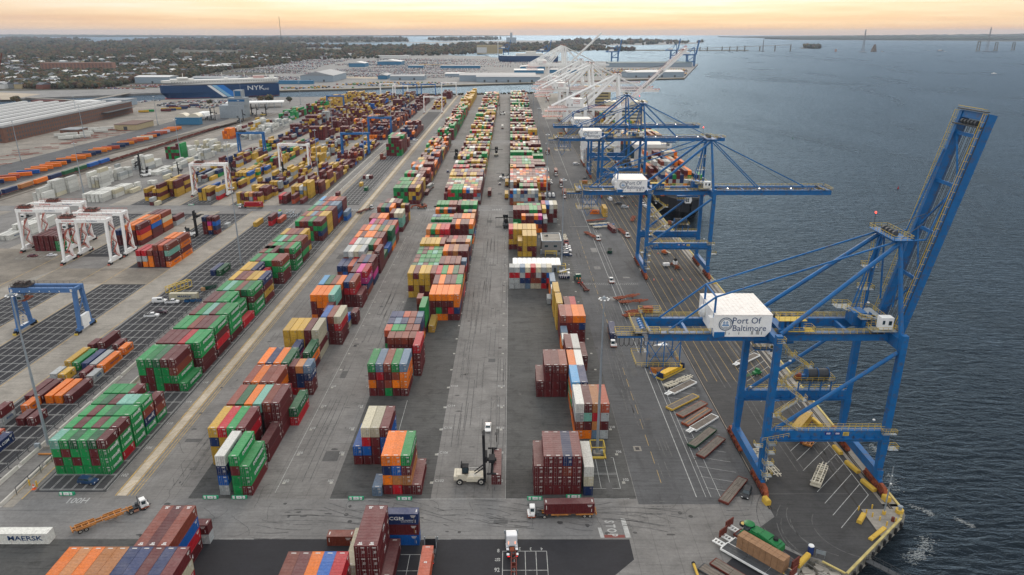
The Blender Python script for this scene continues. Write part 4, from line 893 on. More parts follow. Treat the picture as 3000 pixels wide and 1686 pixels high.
def seal(parent, loc, r, sx=1.0):
    """round harbour seal: dark ring, white field, blue emblem of water and masts"""
    b = MB()
    def ring(r0, r1, y, m, n=28):
        for k in range(n):
            a, c = 2*math.pi*k/n, 2*math.pi*(k+1)/n
            b.quad((r0*math.cos(a),y,r0*math.sin(a)),(r1*math.cos(a),y,r1*math.sin(a)),(r1*math.cos(c),y,r1*math.sin(c)),(r0*math.cos(c),y,r0*math.sin(c)),m)
    ring(.66*r, r, -.01, 0); ring(.0, .66*r, -.012, 1); ring(.80*r, .86*r, -.015, 1)
    for k in range(22):
        a = 2*math.pi*k/22; x, z = .76*r*math.cos(a), .76*r*math.sin(a); b.quad((x-.05*r,-.016,z-.05*r),(x+.03*r,-.016,z-.05*r),(x+.03*r,-.016,z+.05*r),(x-.05*r,-.016,z+.05*r),1)
    b.poly([(-.5*r,-.02,-.30*r),(.5*r,-.02,-.30*r),(.42*r,-.02,-.06*r),(.2*r,-.02,.0),(-.05*r,-.02,-.06*r),(-.3*r,-.02,.02*r),(-.48*r,-.02,-.1*r)],2)
    for x in (-.26*r, .16*r):
        b.poly([(x-.16*r,-.022,.05*r),(x+.14*r,-.022,.05*r),(x+.18*r,-.022,.22*r),(x+.02*r,-.022,.48*r),(x-.14*r,-.022,.3*r)],2); b.poly([(x-.05*r,-.023,.1*r),(x+.03*r,-.023,.1*r),(x,-.023,.38*r)],1)
    b.poly([(-.3*r,-.02,-.52*r),(.3*r,-.02,-.52*r),(.3*r,-.02,-.42*r),(-.3*r,-.02,-.42*r)],0)
    return b.build('seal', [M_SEAL, 'wht', M_SEAL2], parent, loc=loc)
M_FLOOD = emis('floodlight_lens', (1.0, .92, .8), 4.0)
def sts(yc, label, boom_a=0.0, style='blue', detail=2, trolley_x=None, group='ship-to-shore gantry cranes along the quay', Lb=None):
    blue = style == 'blue'
    P = dict(zb=38.9, zt=41.1, apx=13.2, apz=64.5, xl=-45.4, ly=10.75, gy=4.75, lw=1.6, Lb=55.0, hinge=16.8, main='blue', plat='dgr', rl='yel') if blue else \
        dict(zb=47.3, zt=49.8, apx=12.6, apz=77.5, xl=-47.2, ly=9.0, gy=3.6, lw=2.9, Lb=73.5, hinge=16.5, main='wht', plat='red', rl='red')
    if style == 'tall': P.update(zb=56.5, zt=58.8, apz=89.5, Lb=78)
    if Lb: P['Lb'] = Lb
    t = thing('ship_to_shore_crane', label, 'crane', (79.7, yc, 0), 0, group)
    mm, rl_, ly, gy, zb, zt, lw = P['main'], P['rl'], P['ly'], P['gy'], P['zb'], P['zt'], P['lw']
    XL, XW = -15.1, 15.1
    S = 1
    # legs: tapering to the rail, upright above the portal
    for sx, X in ((-1, XL), (1, XW)):
        for sy in (-1, 1):
            b = MB(); y = sy*ly
            b.beam((X, y, 3.6), (X, y, 14.2), 1.3, 1.4, 0, lw*1.25, lw*1.1, up=(0,1,0)); b.beam((X, y, 14.2), (X, y, zt+1.6), lw, lw, 0, lw*.95, lw*.95, up=(0,1,0))
            b.build('leg', mm, t)
    for X in (XL, XW):
        b = MB(); b.box(X-.75, X+.75, -ly-1.4, ly+1.4, 3.0, 5.4); b.box(X-.5, X+.5, -ly-2.4, ly+2.4, 2.6, 3.1); b.build('sill_beam', mm, t)
        for sy in (-1, 1):
            b = MB(); c = sy*ly; bogie(b, X, c-5.8, c+5.8, 4 if detail > 1 else 2); b.build('bogie_set', ['rust', 'dgr', 'dkred'], t)
    for sy in (-1, 1):
        b = MB(); y = sy*ly; z0, z1 = (13.8, 17.0) if blue else (15.5, 18)
        b.box(XL+lw/2, XW-lw/2, y-.75, y+.75, z0, z1)
        if detail > 1:
            b.box(XL+1, XW-1, y-1.35, y+1.35, z0+.9, z0+1.02)
            for k in range(10): b.poly([(XL+3+k*2.7, y-.76, z0+1.0), (XL+3+k*2.7, y-1.35, z0+1.0), (XL+3+k*2.7, y-.76, z0+2.2)])
        b.build('portal_beam', mm, t)
        if detail > 1:
            b = MB(); rail(b, [(XL+2, y-.7, z1), (XW, y-.7, z1)], step=1.6); rail(b, [(XL+2, y+.7, z1), (XW-1, y+.7, z1)], step=1.6); b.build('handrail', rl_, t)
        # diagonal of the upper leg frame, and the long tie to the apex
        b = MB(); r0 = .52 if blue else .75
        b.tube((XW-1.0, y, zb-.8), (XL+1.5, y, z1-.4), r0, 10); b.build('diagonal_brace', mm, t)
    # top cross beams between the leg heads
    for X in (XL, XW):
        b = MB(); b.box(X-.8, X+.8, -ly+lw/2, ly-lw/2, zt-1.2 if X < 0 else zb-.4, zt+.6 if X < 0 else zt+.2); b.build('cross_beam', mm, t)
    for sy in (-1, 1):
        b = MB(); y = sy*gy
        b.box(P['xl'], P['hinge']-.5, y-.55, y+.55, zb, zt)
        for k in range(22): xk = P['xl']+2+k*2.75; b.box(xk, xk+.10, y-.60, y+.60, zb-.04, zt+.02)
        b.build('main_girder', mm, t)
    b = MB()
    for x in [P['xl']+.6, P['xl']+10, -24, -5, 5]: b.box(x-.35, x+.35, -gy+.55, gy-.55, zb+.3, zt-.5)
    b.build('girder_tie', mm, t)
    # apex frame
    ax, az = P['apx'], P['apz']
    for sy in (-1, 1):
        b = MB(); b.tube((XW-.3, sy*ly*.92, zt+.6), (ax, sy*gy, az), .62 if blue else 1.1, 10, 0, .5 if blue else .9); b.build('apex_leg', mm, t)
        b = MB(); b.tube((ax, sy*gy, az-.4), (XL+1.4, sy*(ly-2.5 if blue else gy+1), zt+.9), .55 if blue else .75, 10); b.build('backstay_tube', mm, t)
        b = MB()
        px = -29.4 if blue else P['xl']+3; pz = zt+9.3 if blue else zt+1.0
        b.tube((ax, sy*gy, az+.2), (px, sy*gy, pz), .24 if blue else .65, 7)
        if blue:
            b.tube((px, sy*gy, pz), (P['xl']+4.5, sy*gy, zt), .24, 7); b.tube((px, sy*gy, pz), (px, sy*gy, zt), .28, 7)
        else: b.tube((ax, sy*gy, az), (-24, sy*gy, zt+.5), .5, 7)
        b.build('tie_rod', mm, t)
    b = MB(); b.box(ax-1.0, ax+.9, -gy-.6, gy+.6, az-.6, az+.3, 0)
    deck(b, ax-2.4, ax+2.2, -gy-1.6, gy+1.6, az+.6, 0, mr=1, step=1.3)
    for k in range(4): b.tube((ax-.3, -2.6+1.7*k, az+1.2), (ax-.3, -1.9+1.7*k, az+1.2), .75, 10, 2)
    b.build('apex_head', [mm, rl_, 'dgr'], t)
    if blue:
        b = MB(); b.tube((-29.4, -gy, zt+9.3), (-29.4, gy, zt+9.3), .24, 7); b.tube((-29.4, -gy, zt+9.2), (-33, gy, zt+.5), .16, 6); b.build('tie_rod', mm, t)
    # boom
    a = R(boom_a); hx, hz = P['hinge'], zb+1.1; LbL = P['Lb']
    bt = bpy.data.objects.new('boom', None); COL.objects.link(bt); bt.parent = t
    def bp(x, y, z): return (hx+x*math.cos(a)-z*math.sin(a), y, hz+x*math.sin(a)+z*math.cos(a))
    def bbox(b, x0, x1, y0, y1, z0, z1, m=0): b.hexa([bp(x,y,z) for z in (z0,z1) for x,y in ((x0,y0),(x1,y0),(x1,y1),(x0,y1))], m)
    bd = 1.15 if blue else 1.3
    for sy in (-1, 1):
        b = MB(); bbox(b, 0, LbL, sy*gy-.55, sy*gy+.55, -bd, bd); 
        for k in range(8): bbox(b, 4+k*6.3, 4.3+k*6.3, sy*gy-.62, sy*gy+.62, -bd-.05, bd+.06)
        b.build('boom_girder', mm, bt)
    b = MB(); N = 4
    for k in range(N):
        x0 = 3+k*(LbL-8)/N; x1 = 3+(k+1)*(LbL-8)/N; s_ = 1 if k % 2 else -1
        b.beam(bp(x0, -gy*s_+.5*s_, .4), bp(x1, gy*s_-.5*s_, .4), .35, .35)
        b.beam(bp(x1, -gy, .2), bp(x1, gy, .2), .6, .8)
    bbox(b, LbL-1.4, LbL+.2, -gy-.6, gy+.6, -bd, bd*.8)
    b.build('boom_tie', mm, bt)
    if detail > 0:
        b = MB()
        for sy in (-1, 1):
            pts = [bp(1, sy*(gy+.62), bd), bp(LbL, sy*(gy+.62), bd)]
            n = int(LbL/(1.8 if detail > 1 else 4)); nz = Vector(bp(0,0,1.1))-Vector(bp(0,0,0))
            b.beam(Vector(pts[0])+nz, Vector(pts[1])+nz, .09, .09); b.beam(Vector(pts[0])+nz*.5, Vector(pts[1])+nz*.5, .06, .06)
            for k in range(n+1): c = Vector(pts[0]).lerp(Vector(pts[1]), k/n); b.beam(c, c+nz, .08, .08)
            # walkway
            b.hexa([bp(x,y,z) for z in (bd-.25,bd-.15) for x,y in ((1,sy*gy),(LbL,sy*gy),(LbL,sy*(gy+.75)),(1,sy*(gy+.75)))], 1)
        for k in range(8): b.beam(bp(LbL+1.0, -gy+k*gy*2/7, bd), bp(LbL+1.0, -gy+k*gy*2/7, bd+1.1), .08, .08)
        b.beam(bp(LbL+1, -gy, bd+1.1), bp(LbL+1, gy, bd+1.1), .09, .09); b.beam(bp(LbL+.5, -gy-.6, bd+.2), bp(LbL+.5, gy+.6, bd+.2), .9, .25, 1); b.beam(bp(LbL-3, -gy-.6, bd+.2), bp(LbL-3, gy+.6, bd+.2), .9, .25, 1)
        b.build('boom_walkway', [rl_, 'dgr' if blue else 'red'], bt)
        b = MB()
        for y in (-2.6, -2.1, -1.2, -.6, .6, 1.2, 2.1, 2.6): b.beam(bp(0, y, .3), bp(LbL-2, y, .3), .10, .10)
        for k in range(5): b.tube(bp(LbL-2.2, -2.8+1.3*k, .9), bp(LbL-2.2, -2.1+1.3*k, .9), .6, 8)
        b.build('hoist_rope', 'dgr', bt)
    # forestays
    b = MB(); ap = (ax+.6, 0, az)
    for sy in (-1, 1):
        if boom_a < 5:
            b.tube((ax+.6, sy*gy, az), bp(LbL*.40, sy*gy, bd), .26 if blue else .6, 6); b.tube((ax+.6, sy*gy, az), bp(LbL*(.83 if blue else .78), sy*gy, bd), .26 if blue else .5, 6)
            b.beam((ax+.2, sy*1.2, az+.6), bp(LbL*.72, sy*1.2, bd), .1, .1, 1)
        elif boom_a > 60:
            q = bp(LbL*.42, sy*gy, bd); b.beam((ax, sy*gy, az+.5), bp(LbL*.55, sy*1.5, bd), .12, .12, 1)
            b.tube(bp(LbL*.83, sy*gy, bd+.3), bp(LbL*.45, sy*(gy-.3), bd+1.5), .2, 6); b.tube(bp(LbL*.45, sy*(gy-.3), bd+1.5), (ax+.6, sy*gy, az), .2, 6)
            b.tube((ax+.9, sy*gy, az), (hx-1.6, sy*(gy-1.6), zt+6), .25, 6)
        else:
            b.beam((ax, sy*gy, az+.5), bp(LbL*.72, sy*1.5, bd), .14, .14, 1)
            for k in range(3): b.tube((ax+.6, sy*gy, az), bp(2.5+2.5*k, sy*(gy-.5), bd+2.0), .18, 6)
    b.build('forestay', [mm, 'dgr'], bt)
    # machinery house
    if blue:
        b = MB(); x0, x1, y0, y1, z0, z1 = -29.6, -15.6, -6.4, 8.9, zb+1.6, 46.2
        b.prism([(x0, zb+1.6), (x1-1.3, zb+1.6), (x1, zb+3.2), (x1, z1), (x0, z1)], y0, y1, 0, 'y'); 
        for k in range(44): b.box(x0+.15+k*.315, x0+.20+k*.315, y0-.03, y0+.01, zb+3.3, z1)
        b.build('machinery_house', 'wht' if detail < 2 else 'wht', t)
        b = MB()
        for k in range(26): b.box(x0-.1+k*.545, x0+.445+k*.545, y0-.12, y1+.1, z1+.0, z1+.10+.05*(k % 2))
        b.build('house_roof', 'rwht', t)
        b = MB(); b.ell((x0-.4, 3.4, 43.6), (1.1, 1.4, 1.7), 8, 6); b.box(x0-.9, x0, -5.0, -3.2, 42.3, 45.0); b.box(x0-.06, x0-.0, -1.4, -.6, 41.5, 43.5); b.build('air_duct', 'wht', t)
        b = MB(); b.box(x0+.02, x0+2.6, y0-.35, y0+.5, zb+1.4, zb+2.9); b.build('house_bracket', 'blue', t)
        b = MB()
        for k in range(5): b.box(x1-.35+.0, x1-.3, y0+.4+k, y0+.41+k, 41, 46)
        for k, (xx, hh) in enumerate(((-26.8, .9), (-25.9, .5), (-23.5, .7), (-20.4, .9), (-20.1, 1.3), (-19.2, 1.2), (-18.9, 1.5), (-18.6, 1.2), (-17.9, .8))): b.box(xx, xx+.13, y0-.05, y0-.035, 41.1, 41.1+hh)
        b.build('peeled_paint_streak', 'dgr', t)
        seal(t, (-26.9, y0-.05, 43.9), 1.75)
        lettering('Port Of', 2.35, 'txtn', t, (-21.9, y0-.07, 44.75), FRONT, .0, .95); lettering('Baltimore', 2.25, 'txtn', t, (-21.0, y0-.07, 42.75), FRONT, .0, .95)
    else:
        b = MB(); x0, x1, y0, y1, z0, z1 = -32.0, -16.8, -4.2, 4.6, zt+1.2, zt+7.6
        b.prism([(x0,z0),(x0+.8,z0-.8),(x1-.8,z0-.8),(x1,z0),(x1,z1-1),(x1-.4,z1-.25),(x1-1.6,z1),(x0+3,z1+.2),(x0+1,z1-.5),(x0,z1-1.6)], y0, y1, 0, 'y'); b.build('machinery_house', 'wht', t)
        b = MB(); b.box(x0+7, x0+12.2, y0-.04, y0, z0+2.0, z0+5.2, 1); b.box(x0+7.3, x0+11.9, y0-.06, y0-.03, z0+2.3, z0+4.9, 0); b.poly([(x0+7.8,y0-.08,z0+3.4),(x0+9.0,y0-.08,z0+4.3),(x0+10,y0-.08,z0+3.9),(x0+11.2,y0-.08,z0+4.3),(x0+11.4,y0-.08,z0+3.3),(x0+10,y0-.08,z0+3.5),(x0+9,y0-.08,z0+3.7)], 1)
        b.box(x0+1.5, x0+2.3, y0-.05, y0, z0+.2, z0+2.0, 2); b.box(x0+5.2, x0+5.9, y0-.05, y0, z0+.1, z0+2.0, 2); b.build('crest_board', ['wht', 'red', 'dgr'], t)
        b = MB()                                                  # hanging maintenance deck at the landward end
        deck(b, P['xl']-5, P['xl']+13, -gy-2.6, gy+2.6, zb-5.2, 0, mr=1, step=2.6, h=2.2, tr=.16); deck(b, P['xl']-3, P['xl']+16, -gy-2.2, gy+2.2, zb-.6, 0, mr=1, step=2.2, tr=.12)
        for k in range(5): b.beam((P['xl']-5+4.5*k, -gy-2.6, zb-5.2), (P['xl']-5+4.5*k, -gy-2.0, zb), .25, .25, 1)
        b.build('hanging_deck', ['red', 'wht'], t)
    if detail > 0:
        # walkways on the girders
        b = MB()
        for y, s_ in ((-gy-.95, 'S'), (gy+.95, 'N')):
            deck(b, P['xl']+1, -30.2, y-.35, y+.35, zt, 0, 'SN', step=1.7); deck(b, -14.4 if y < 0 else -14.4, P['hinge']-4, y-.35, y+.35, zt, 0, 'SN', step=1.7)
        b.build('girder_walkway', ['dgr' if blue else 'red', rl_], t)
        # zigzag stair on the landside near leg
        b = MB(); y = -ly-.2; zz = [17.0, 21.0, 25.5, 30.0, 34.5, 37.5, zt]; xx = [XL+7.4, XL+1.6, XL+7.6, XL+1.8, XL+7.8, XL+3.4, XL+.4]
        if not blue: zz = [z*zt/41.1 for z in zz]
        for k in range(6):
            p, q = (xx[k], y-.2+.5*(k % 2), zz[k]), (xx[k+1], y-.2+.5*(k % 2), zz[k+1])
            b.beam(p, q, .8, .14, 0); rail(b, [(p[0], p[1]-.4, p[2]), (q[0], q[1]-.4, q[2])], 1.0, 1.1, .07, True, 1); rail(b, [(p[0], p[1]+.4, p[2]), (q[0], q[1]+.4, q[2])], 1.0, 1.6, .06, True, 1)
            deck(b, q[0]-1.1, q[0]+1.1, y-.9, y+.9, q[2], 0, 'SEW', step=1.0)
            if k in (1, 3): b.tube((XL, y+.2, zz[k+1]-.4), (xx[k]+.6, y+.2, zz[k+1]-.4), .22, 6, 2)
        b.build('stair', ['gal', rl_, mm], t)
        b = MB()                                                  # ladder and small landings down the lower leg
        rail(b, [(XL-1.2, -ly-1.1, 13.9), (XL+5.2, -ly-1.5, 15.6)], 1.1, 1.2, .07, True, 1)
        for z in (13.8, 11.3, 8.0, 4.6): deck(b, XL-.5+.5*(z > 9), XL+2.0, -ly-2.6, -ly-1.0, z, 0, 'SEW', step=1.1)
        for x in (-.1, .55): b.beam((XL+x, -ly-1.7, 2.2), (XL+x, -ly-1.5, 14.5), .08, .08, 0)
        for k in range(30): b.beam((XL-.1, -ly-1.65, 2.4+.4*k), (XL+.55, -ly-1.65, 2.4+.4*k), .05, .05, 0)
        for k in range(9): b.beam((XL-.2, -ly-2.3, 3+1.3*k), (XL+.7, -ly-2.3, 3+1.3*k), .06, .06, 0)
        deck(b, XW+.9, XW+3.4, -ly-1.4, -ly+.6, 11.6, 0, step=1.0); deck(b, XW-1.6, XW+2.0, -ly-1.9, -ly-.9, 16.4, 0, step=1.0)
        deck(b, XL-2.6, XL-.9, -ly-1.2, -ly+.6, 12.4, 0, 'SW', step=1.0)
        b.build('ladder_landing', ['gal', rl_], t)
    if detail > 1 and blue:
        b = MB()                                                  # reel platform on the far portal
        deck(b, -1.0, 9.8, ly-2.2, ly+1.4, 20.6, 0, step=1.4)
        for x in (.2, 3.2, 6.4, 9.2): b.box(x-.15, x+.15, ly-1.8, ly-1.5, 17, 20.5, 2); b.beam((x, ly-1.6, 18.6), (x+1.2, ly-1.6, 20.3), .14, .14, 2)
        b.build('reel_platform', ['dgr', 'yel', 'blue'], t)
        b = MB(); b.tube((2.4, ly-.4, 22.2), (8.2, ly-.4, 22.2), 1.35, 18, 1); 
        for x in (2.3, 5.2, 8.2): b.tube((x, ly-.4, 22.2), (x+.12, ly-.4, 22.2), 1.65, 18, 0)
        b.box(-.6, .8, ly-1.2, ly+.4, 20.7, 22.3, 2); b.box(.9, 2.2, ly-.9, ly+.2, 20.7, 21.8, 0); b.build('cable_reel', ['blue', 'dgr', 'rust'], t)
        b = MB(); b.box(-13.6, -7.2, -gy-1.7, gy-3.4, zt+.2, zt+1.3, 0)
        for k in range(5): b.box(-12.9+1.2*k, -12.2+1.2*k, -gy-1.0, -gy+.9, zt+1.3, zt+3.4, 0)
        deck(b, -13.8, -6.8, -gy-1.4, -gy+1.6, zt+3.5, 1, mr=1, step=1.2); deck(b, -11.5, -4.9, -gy-2.2, -gy+.4, zt+1.0, 1, mr=1, step=1.2); b.box(-15.0, -12.6, 2.6, 4.6, zt+.2, zt+2.8, 0)
        for k in range(3): b.tube((-11+2*k, 1.0, zt+1.2), (-11+2*k, 3.2, zt+1.2), .8, 12, 2)
        b.build('hoist_machinery', ['blue', 'yel', 'dgr'], t)
        b = MB(); b.box(11.4, 14.4, -gy-1.6, -gy+.6, zt+1.2, zt+4.3, 0); b.box(14.42, 14.44, -gy-1.2, -gy-.2, zt+2.5, zt+3.5, 1); b.box(11.7, 12.3, -gy-1.63, -gy-1.6, zt+2.6, zt+3.6, 1); b.box(13.2, 14.0, -gy-1.63, -gy-1.6, zt+2.4, zt+3.5, 1); b.build('electrical_room', ['wht', 'glass'], t)
        b = MB(); deck(b, 9.2, 15.4, -gy-2.4, -gy+1.2, zt+1.0, 0, mr=1, step=1.2); deck(b, 8.0, 14.2, -gy+1.8, gy+.4, zt+2.6, 0, mr=1, step=1.2); deck(b, 4.5, 8.6, gy-1.4, gy+1.8, zt+3.2, 0, mr=1, step=1.2)
        for k in range(8): b.beam((6.2+.7*k, gy-1.5-.9*k, zt+3.2), (6.9+.7*k, gy-2.4-.9*k, zt+3.0), .8, .12, 0)
        rail(b, [(5.6, gy-1.6, zt+3.2), (12.6, -gy-.6, zt+1.2)], 1.1, 1.0, .07, True, 1)
        for k in range(14): b.box(9.0+.42*k, 9.25+.42*k, -3+.45*k % 4, -1.8+.45*k % 4, zt+.5, zt+2.1+.3*(k % 4), 2)
        b.box(7.2, 10.6, -.6, 3.6, zt, zt+3.4, 2); b.box(10.8, 12.6, -2.6, .2, zt, zt+2.6, 2)
        b.build('hinge_platform', ['gal', 'yel', 'blue'], t)
        b = MB()
        for z, yy in ((zt+8, 0), (zt+14, 0)): deck(b, 10.2, 13.6, gy-.9, gy+1.6, z, 0, mr=1, step=1.0)
        for k in range(26): b.beam((11.4, gy+.2, zt+3+.75*k), (12.0, gy+.2, zt+3+.75*k), .06, .06, 1)
        for x in (11.4, 12.0): b.beam((x, gy+.2, zt+2), (x, gy+.2, az-1), .09, .09, 1)
        for x, y_ in ((9.4, gy-1.2), (10.9, gy-2.2), (8.4, gy-1.0)): b.tube((ax-.5, y_, az-1), (x, y_, zt+3.2), .22, 6, 2)
        b.build('apex_ladder', ['gal', 'yel', 'blue'], t)
        b = MB()                                                  # service deck hung below the landward end
        xl = P['xl']; zq = zb-6.8
        deck(b, xl-2.8, xl+8.5, -gy-1.2, gy-2, zq, 0, mr=1, step=1.4); 
        for x in (xl-.2, xl+4, xl+8):
            for y in (-gy-1.0, gy-2.2): b.beam((x, y, zq), (x, y, zb), .22, .22, 2)
        for k in range(2):
            b.beam((xl-.2+4*k, -gy-1.0, zq), (xl+4+4*k, -gy-1.0, zb), .14, .14, 2); b.beam((xl+4+4*k, -gy-1.0, zq), (xl-.2+4*k, -gy-1.0, zb), .14, .14, 2)
        deck(b, xl+.5, xl+6.5, -gy-.6, gy-3, zq+2.4, 0, mr=2, step=1.4); b.beam((xl+.5, -gy-1, zq), (xl+2, -gy-1, zq-3.2), .18, .18, 2); b.beam((xl+4.5, -gy-1, zq), (xl+2, -gy-1, zq-3.2), .18, .18, 2)
        b.build('service_deck', ['dgr', 'yel', 'blue'], t)
        b = MB(); deck(b, xl-8.0, xl-1.5, -gy+.2, -gy+3.4, zb+1.1, 0, mr=1, step=1.1); deck(b, xl-3.5, xl-.3, -gy-.8, gy+.4, zt, 0, mr=1, step=1.1); b.box(xl-7.6, xl-1, -gy+.4, -gy+.7, zb+.4, zb+.9, 2)
        for y in (-3.4, -1.9, -.4, 1.1, 2.6): b.tube((xl-1.1, y, zt-.3), (xl-1.1, y+1.0, zt-.3), .8, 12, 2); b.tube((xl-1.1, y, zt-.3), (xl-1.1, y+1.0, zt-.3), .2, 6, 0)
        deck(b, xl-.4, xl+2.4, -gy-2.6, -gy-.7, zt+.6, 0, mr=1, step=1.0); deck(b, xl-.6, xl+5, gy+.6, gy+3.2, zt+1.0, 0, mr=1, step=1.0); b.box(xl+.5, xl+3.0, gy+.9, gy+2.6, zt+1, zt+2.4, 3)
        b.build('tail_platform', ['dgr', 'yel', 'blue', 'rust'], t)
        b = MB()                                                  # festoon loops hanging from the cable track
        n = 7 if boom_a > 5 else 13
        for k in range(n):
            x = xl-6.5+1.25*k
            pr = [(x+.6*math.cos(R(q)), -gy+.5, zb+.1-1.2+1.2*math.sin(R(q))*(1.0 if q < 180 else 1.0)) for q in range(180, 361, 30)]
            for p_, q_ in zip(pr[:-1], pr[1:]): b.beam((p_[0], p_[1], p_[2]+.4), (q_[0], q_[1], q_[2]+.4), .1, .1)
            b.beam((x-.6, -gy+.5, zb-.7), (x-.6, -gy+.5, zb+.5), .1, .1); b.beam((x+.6, -gy+.5, zb-.7), (x+.6, -gy+.5, zb+.5), .1, .1)
        b.build('festoon_cable', 'blk', t)
        b = MB()
        for x, y, z in ((-38, gy-.3, zb-.1), (-8.5, gy-1.1, zb-.2), (-3.5, gy-1, zb-.2), (6, gy-1, zb-.2), (-12, -ly-.8, 36.4), (9.6, ly, 17.9), (-12.5, ly-.3, 17.9), (13, -ly+2.5, 18.2), (13.2, gy, zt+4.2)): b.ell((x, y, z), (.38, .38, .24), 8, 5)
        b.build('floodlight_bowl', 'wht', t)
        b = MB(); b.box(-.5, 1.1, -ly-.80, -ly-.76, 15.7, 16.6, 0); b.box(1.9, 3.3, -ly-.80, -ly-.76, 15.7, 16.6, 0); b.box(4.0, 5.5, -ly-.80, -ly-.76, 15.5, 16.6, 2)
        for k in range(4): b.box(-.2+2.3*(k % 2), .8+2.3*(k % 2), -ly-.82, -ly-.79, 16.0+.25*(k//2), 16.12+.25*(k//2), 1); b.box(4.2, 5.3, -ly-.82, -ly-.79, 15.65+.22*k, 15.72+.22*k, 3)
        b.build('notice_board', [mat('notice_navy', (.01, .02, .2), .5), 'wht', 'yel', 'dgr'], t)
        b = MB(); b.beam((ax-1.5, gy+1.2, az+.6), (ax-1.5, gy+1.2, az+4.4), .1, .1); b.ell((ax-1.5, gy+1.2, az+4.5), (.22, .22, .3), 8, 5, 1); b.build('aviation_light', ['dgr', emis('red_beacon', (1, .05, .03), 3)], t)
    # operator cab under the girders
    cx_ = trolley_x if trolley_x is not None else -13.0
    b = MB(); cz = zb-4.4
    b.prism([(-1.4, cz), (1.2, cz), (1.7, cz+1.2), (1.5, cz+2.8), (-1.4, cz+2.8)], -gy+1.0, -gy+3.6, 0, 'y')
    b.build('operator_cab', 'wht', t, loc=(cx_, 0, 0))
    b = MB()
    for x in (-1.1, -.3): b.box(x, x+.65, -gy+.93, -gy+1.0, cz+.7, cz+1.5); b.box(x, x+.65, -gy+.93, -gy+1.0, cz+1.7, cz+2.4)
    b.quad((1.23, -gy+1.1, cz+.15), (1.72, -gy+1.1, cz+1.2), (1.72, -gy+3.4, cz+1.2), (1.23, -gy+3.4, cz+.15)); b.quad((1.73, -gy+1.1, cz+1.3), (1.54, -gy+1.1, cz+2.6), (1.54, -gy+3.4, cz+2.6), (1.73, -gy+3.4, cz+1.3))
    b.build('cab_window', 'glass', t, loc=(cx_, 0, 0))
    b = MB(); b.box(-5.5, 4.5, -gy+.8, gy-.8, zb-1.3, zb-.7, 0); deck(b, -5.5, -1.2, -gy-.4, -gy+1.6, zb-2.6, 0, mr=1, step=1.2); b.box(-.9, .9, -gy+1.4, -gy+3.2, cz+2.8, zb-1.2, 0)
    b.build('trolley', ['blue' if blue else 'dgr', 'yel'], t, loc=(cx_, 0, 0))
    # floodlights along the boom that are lit on the lowered blue cranes
    if boom_a < 5 and blue:
        b = MB()
        for k in range(3): p_ = bp(6+k*15, -gy-.2, bd+.9); b.ell(p_, (.32, .32, .25), 8, 4)
        b.build('lit_floodlight', M_FLOOD, t)
    return t
c1 = sts(169.3, 'nearest blue quay crane with its boom raised almost upright over the water', 78.0, 'blue', 2)
c2 = sts(339.8, 'second blue quay crane with boom lowered flat over the water', 0, 'blue', 2, 5.0)
c3 = sts(518.8, 'third blue quay crane behind, boom level with small white cab under it', 0, 'blue', 2, 33.0)
c4 = sts(591.6, 'fourth and farthest blue quay crane beside the white ones', 0, 'blue', 1, 8.0)
w1 = sts(645, 'nearest white quay crane, boom raised at a slant with black lettering', 43.0, 'white', 1)
w2 = sts(853, 'white quay crane with level boom just beyond the slanted one', 0, 'white', 1)
w3 = sts(893, 'middle one of three level-boom white quay cranes', 0, 'white', 1)
w4 = sts(983, 'farthest of three level-boom white quay cranes', 0, 'white', 1)
w5 = sts(1285, 'tall white quay crane far down the quay with boom slanting up against the sky', 43, 'tall', 0)
w6 = sts(1330, 'tall white quay crane beyond the one with the skyward boom', 0, 'tall', 0)
w7 = sts(1375, 'last tall white quay crane at the end of the quay', 0, 'tall', 0)
for w_, a_, xx in ((w1, 43.0, 36.0), (w2, 0, 46), (w3, 0, 46)):
    ca_, sa_ = math.cos(R(a_)), math.sin(R(a_)); bm = [c for c in w_.children if c.name.startswith('boom') and c.type == 'EMPTY'][0]
    o = lettering('Port of Baltimore  USA', 2.3, 'txtb' if a_ else 'txtn', bm, (16.5+xx*ca_, -3.6-.66, 48.7+xx*sa_), (R(90), -R(a_), 0), .03, 1.0)

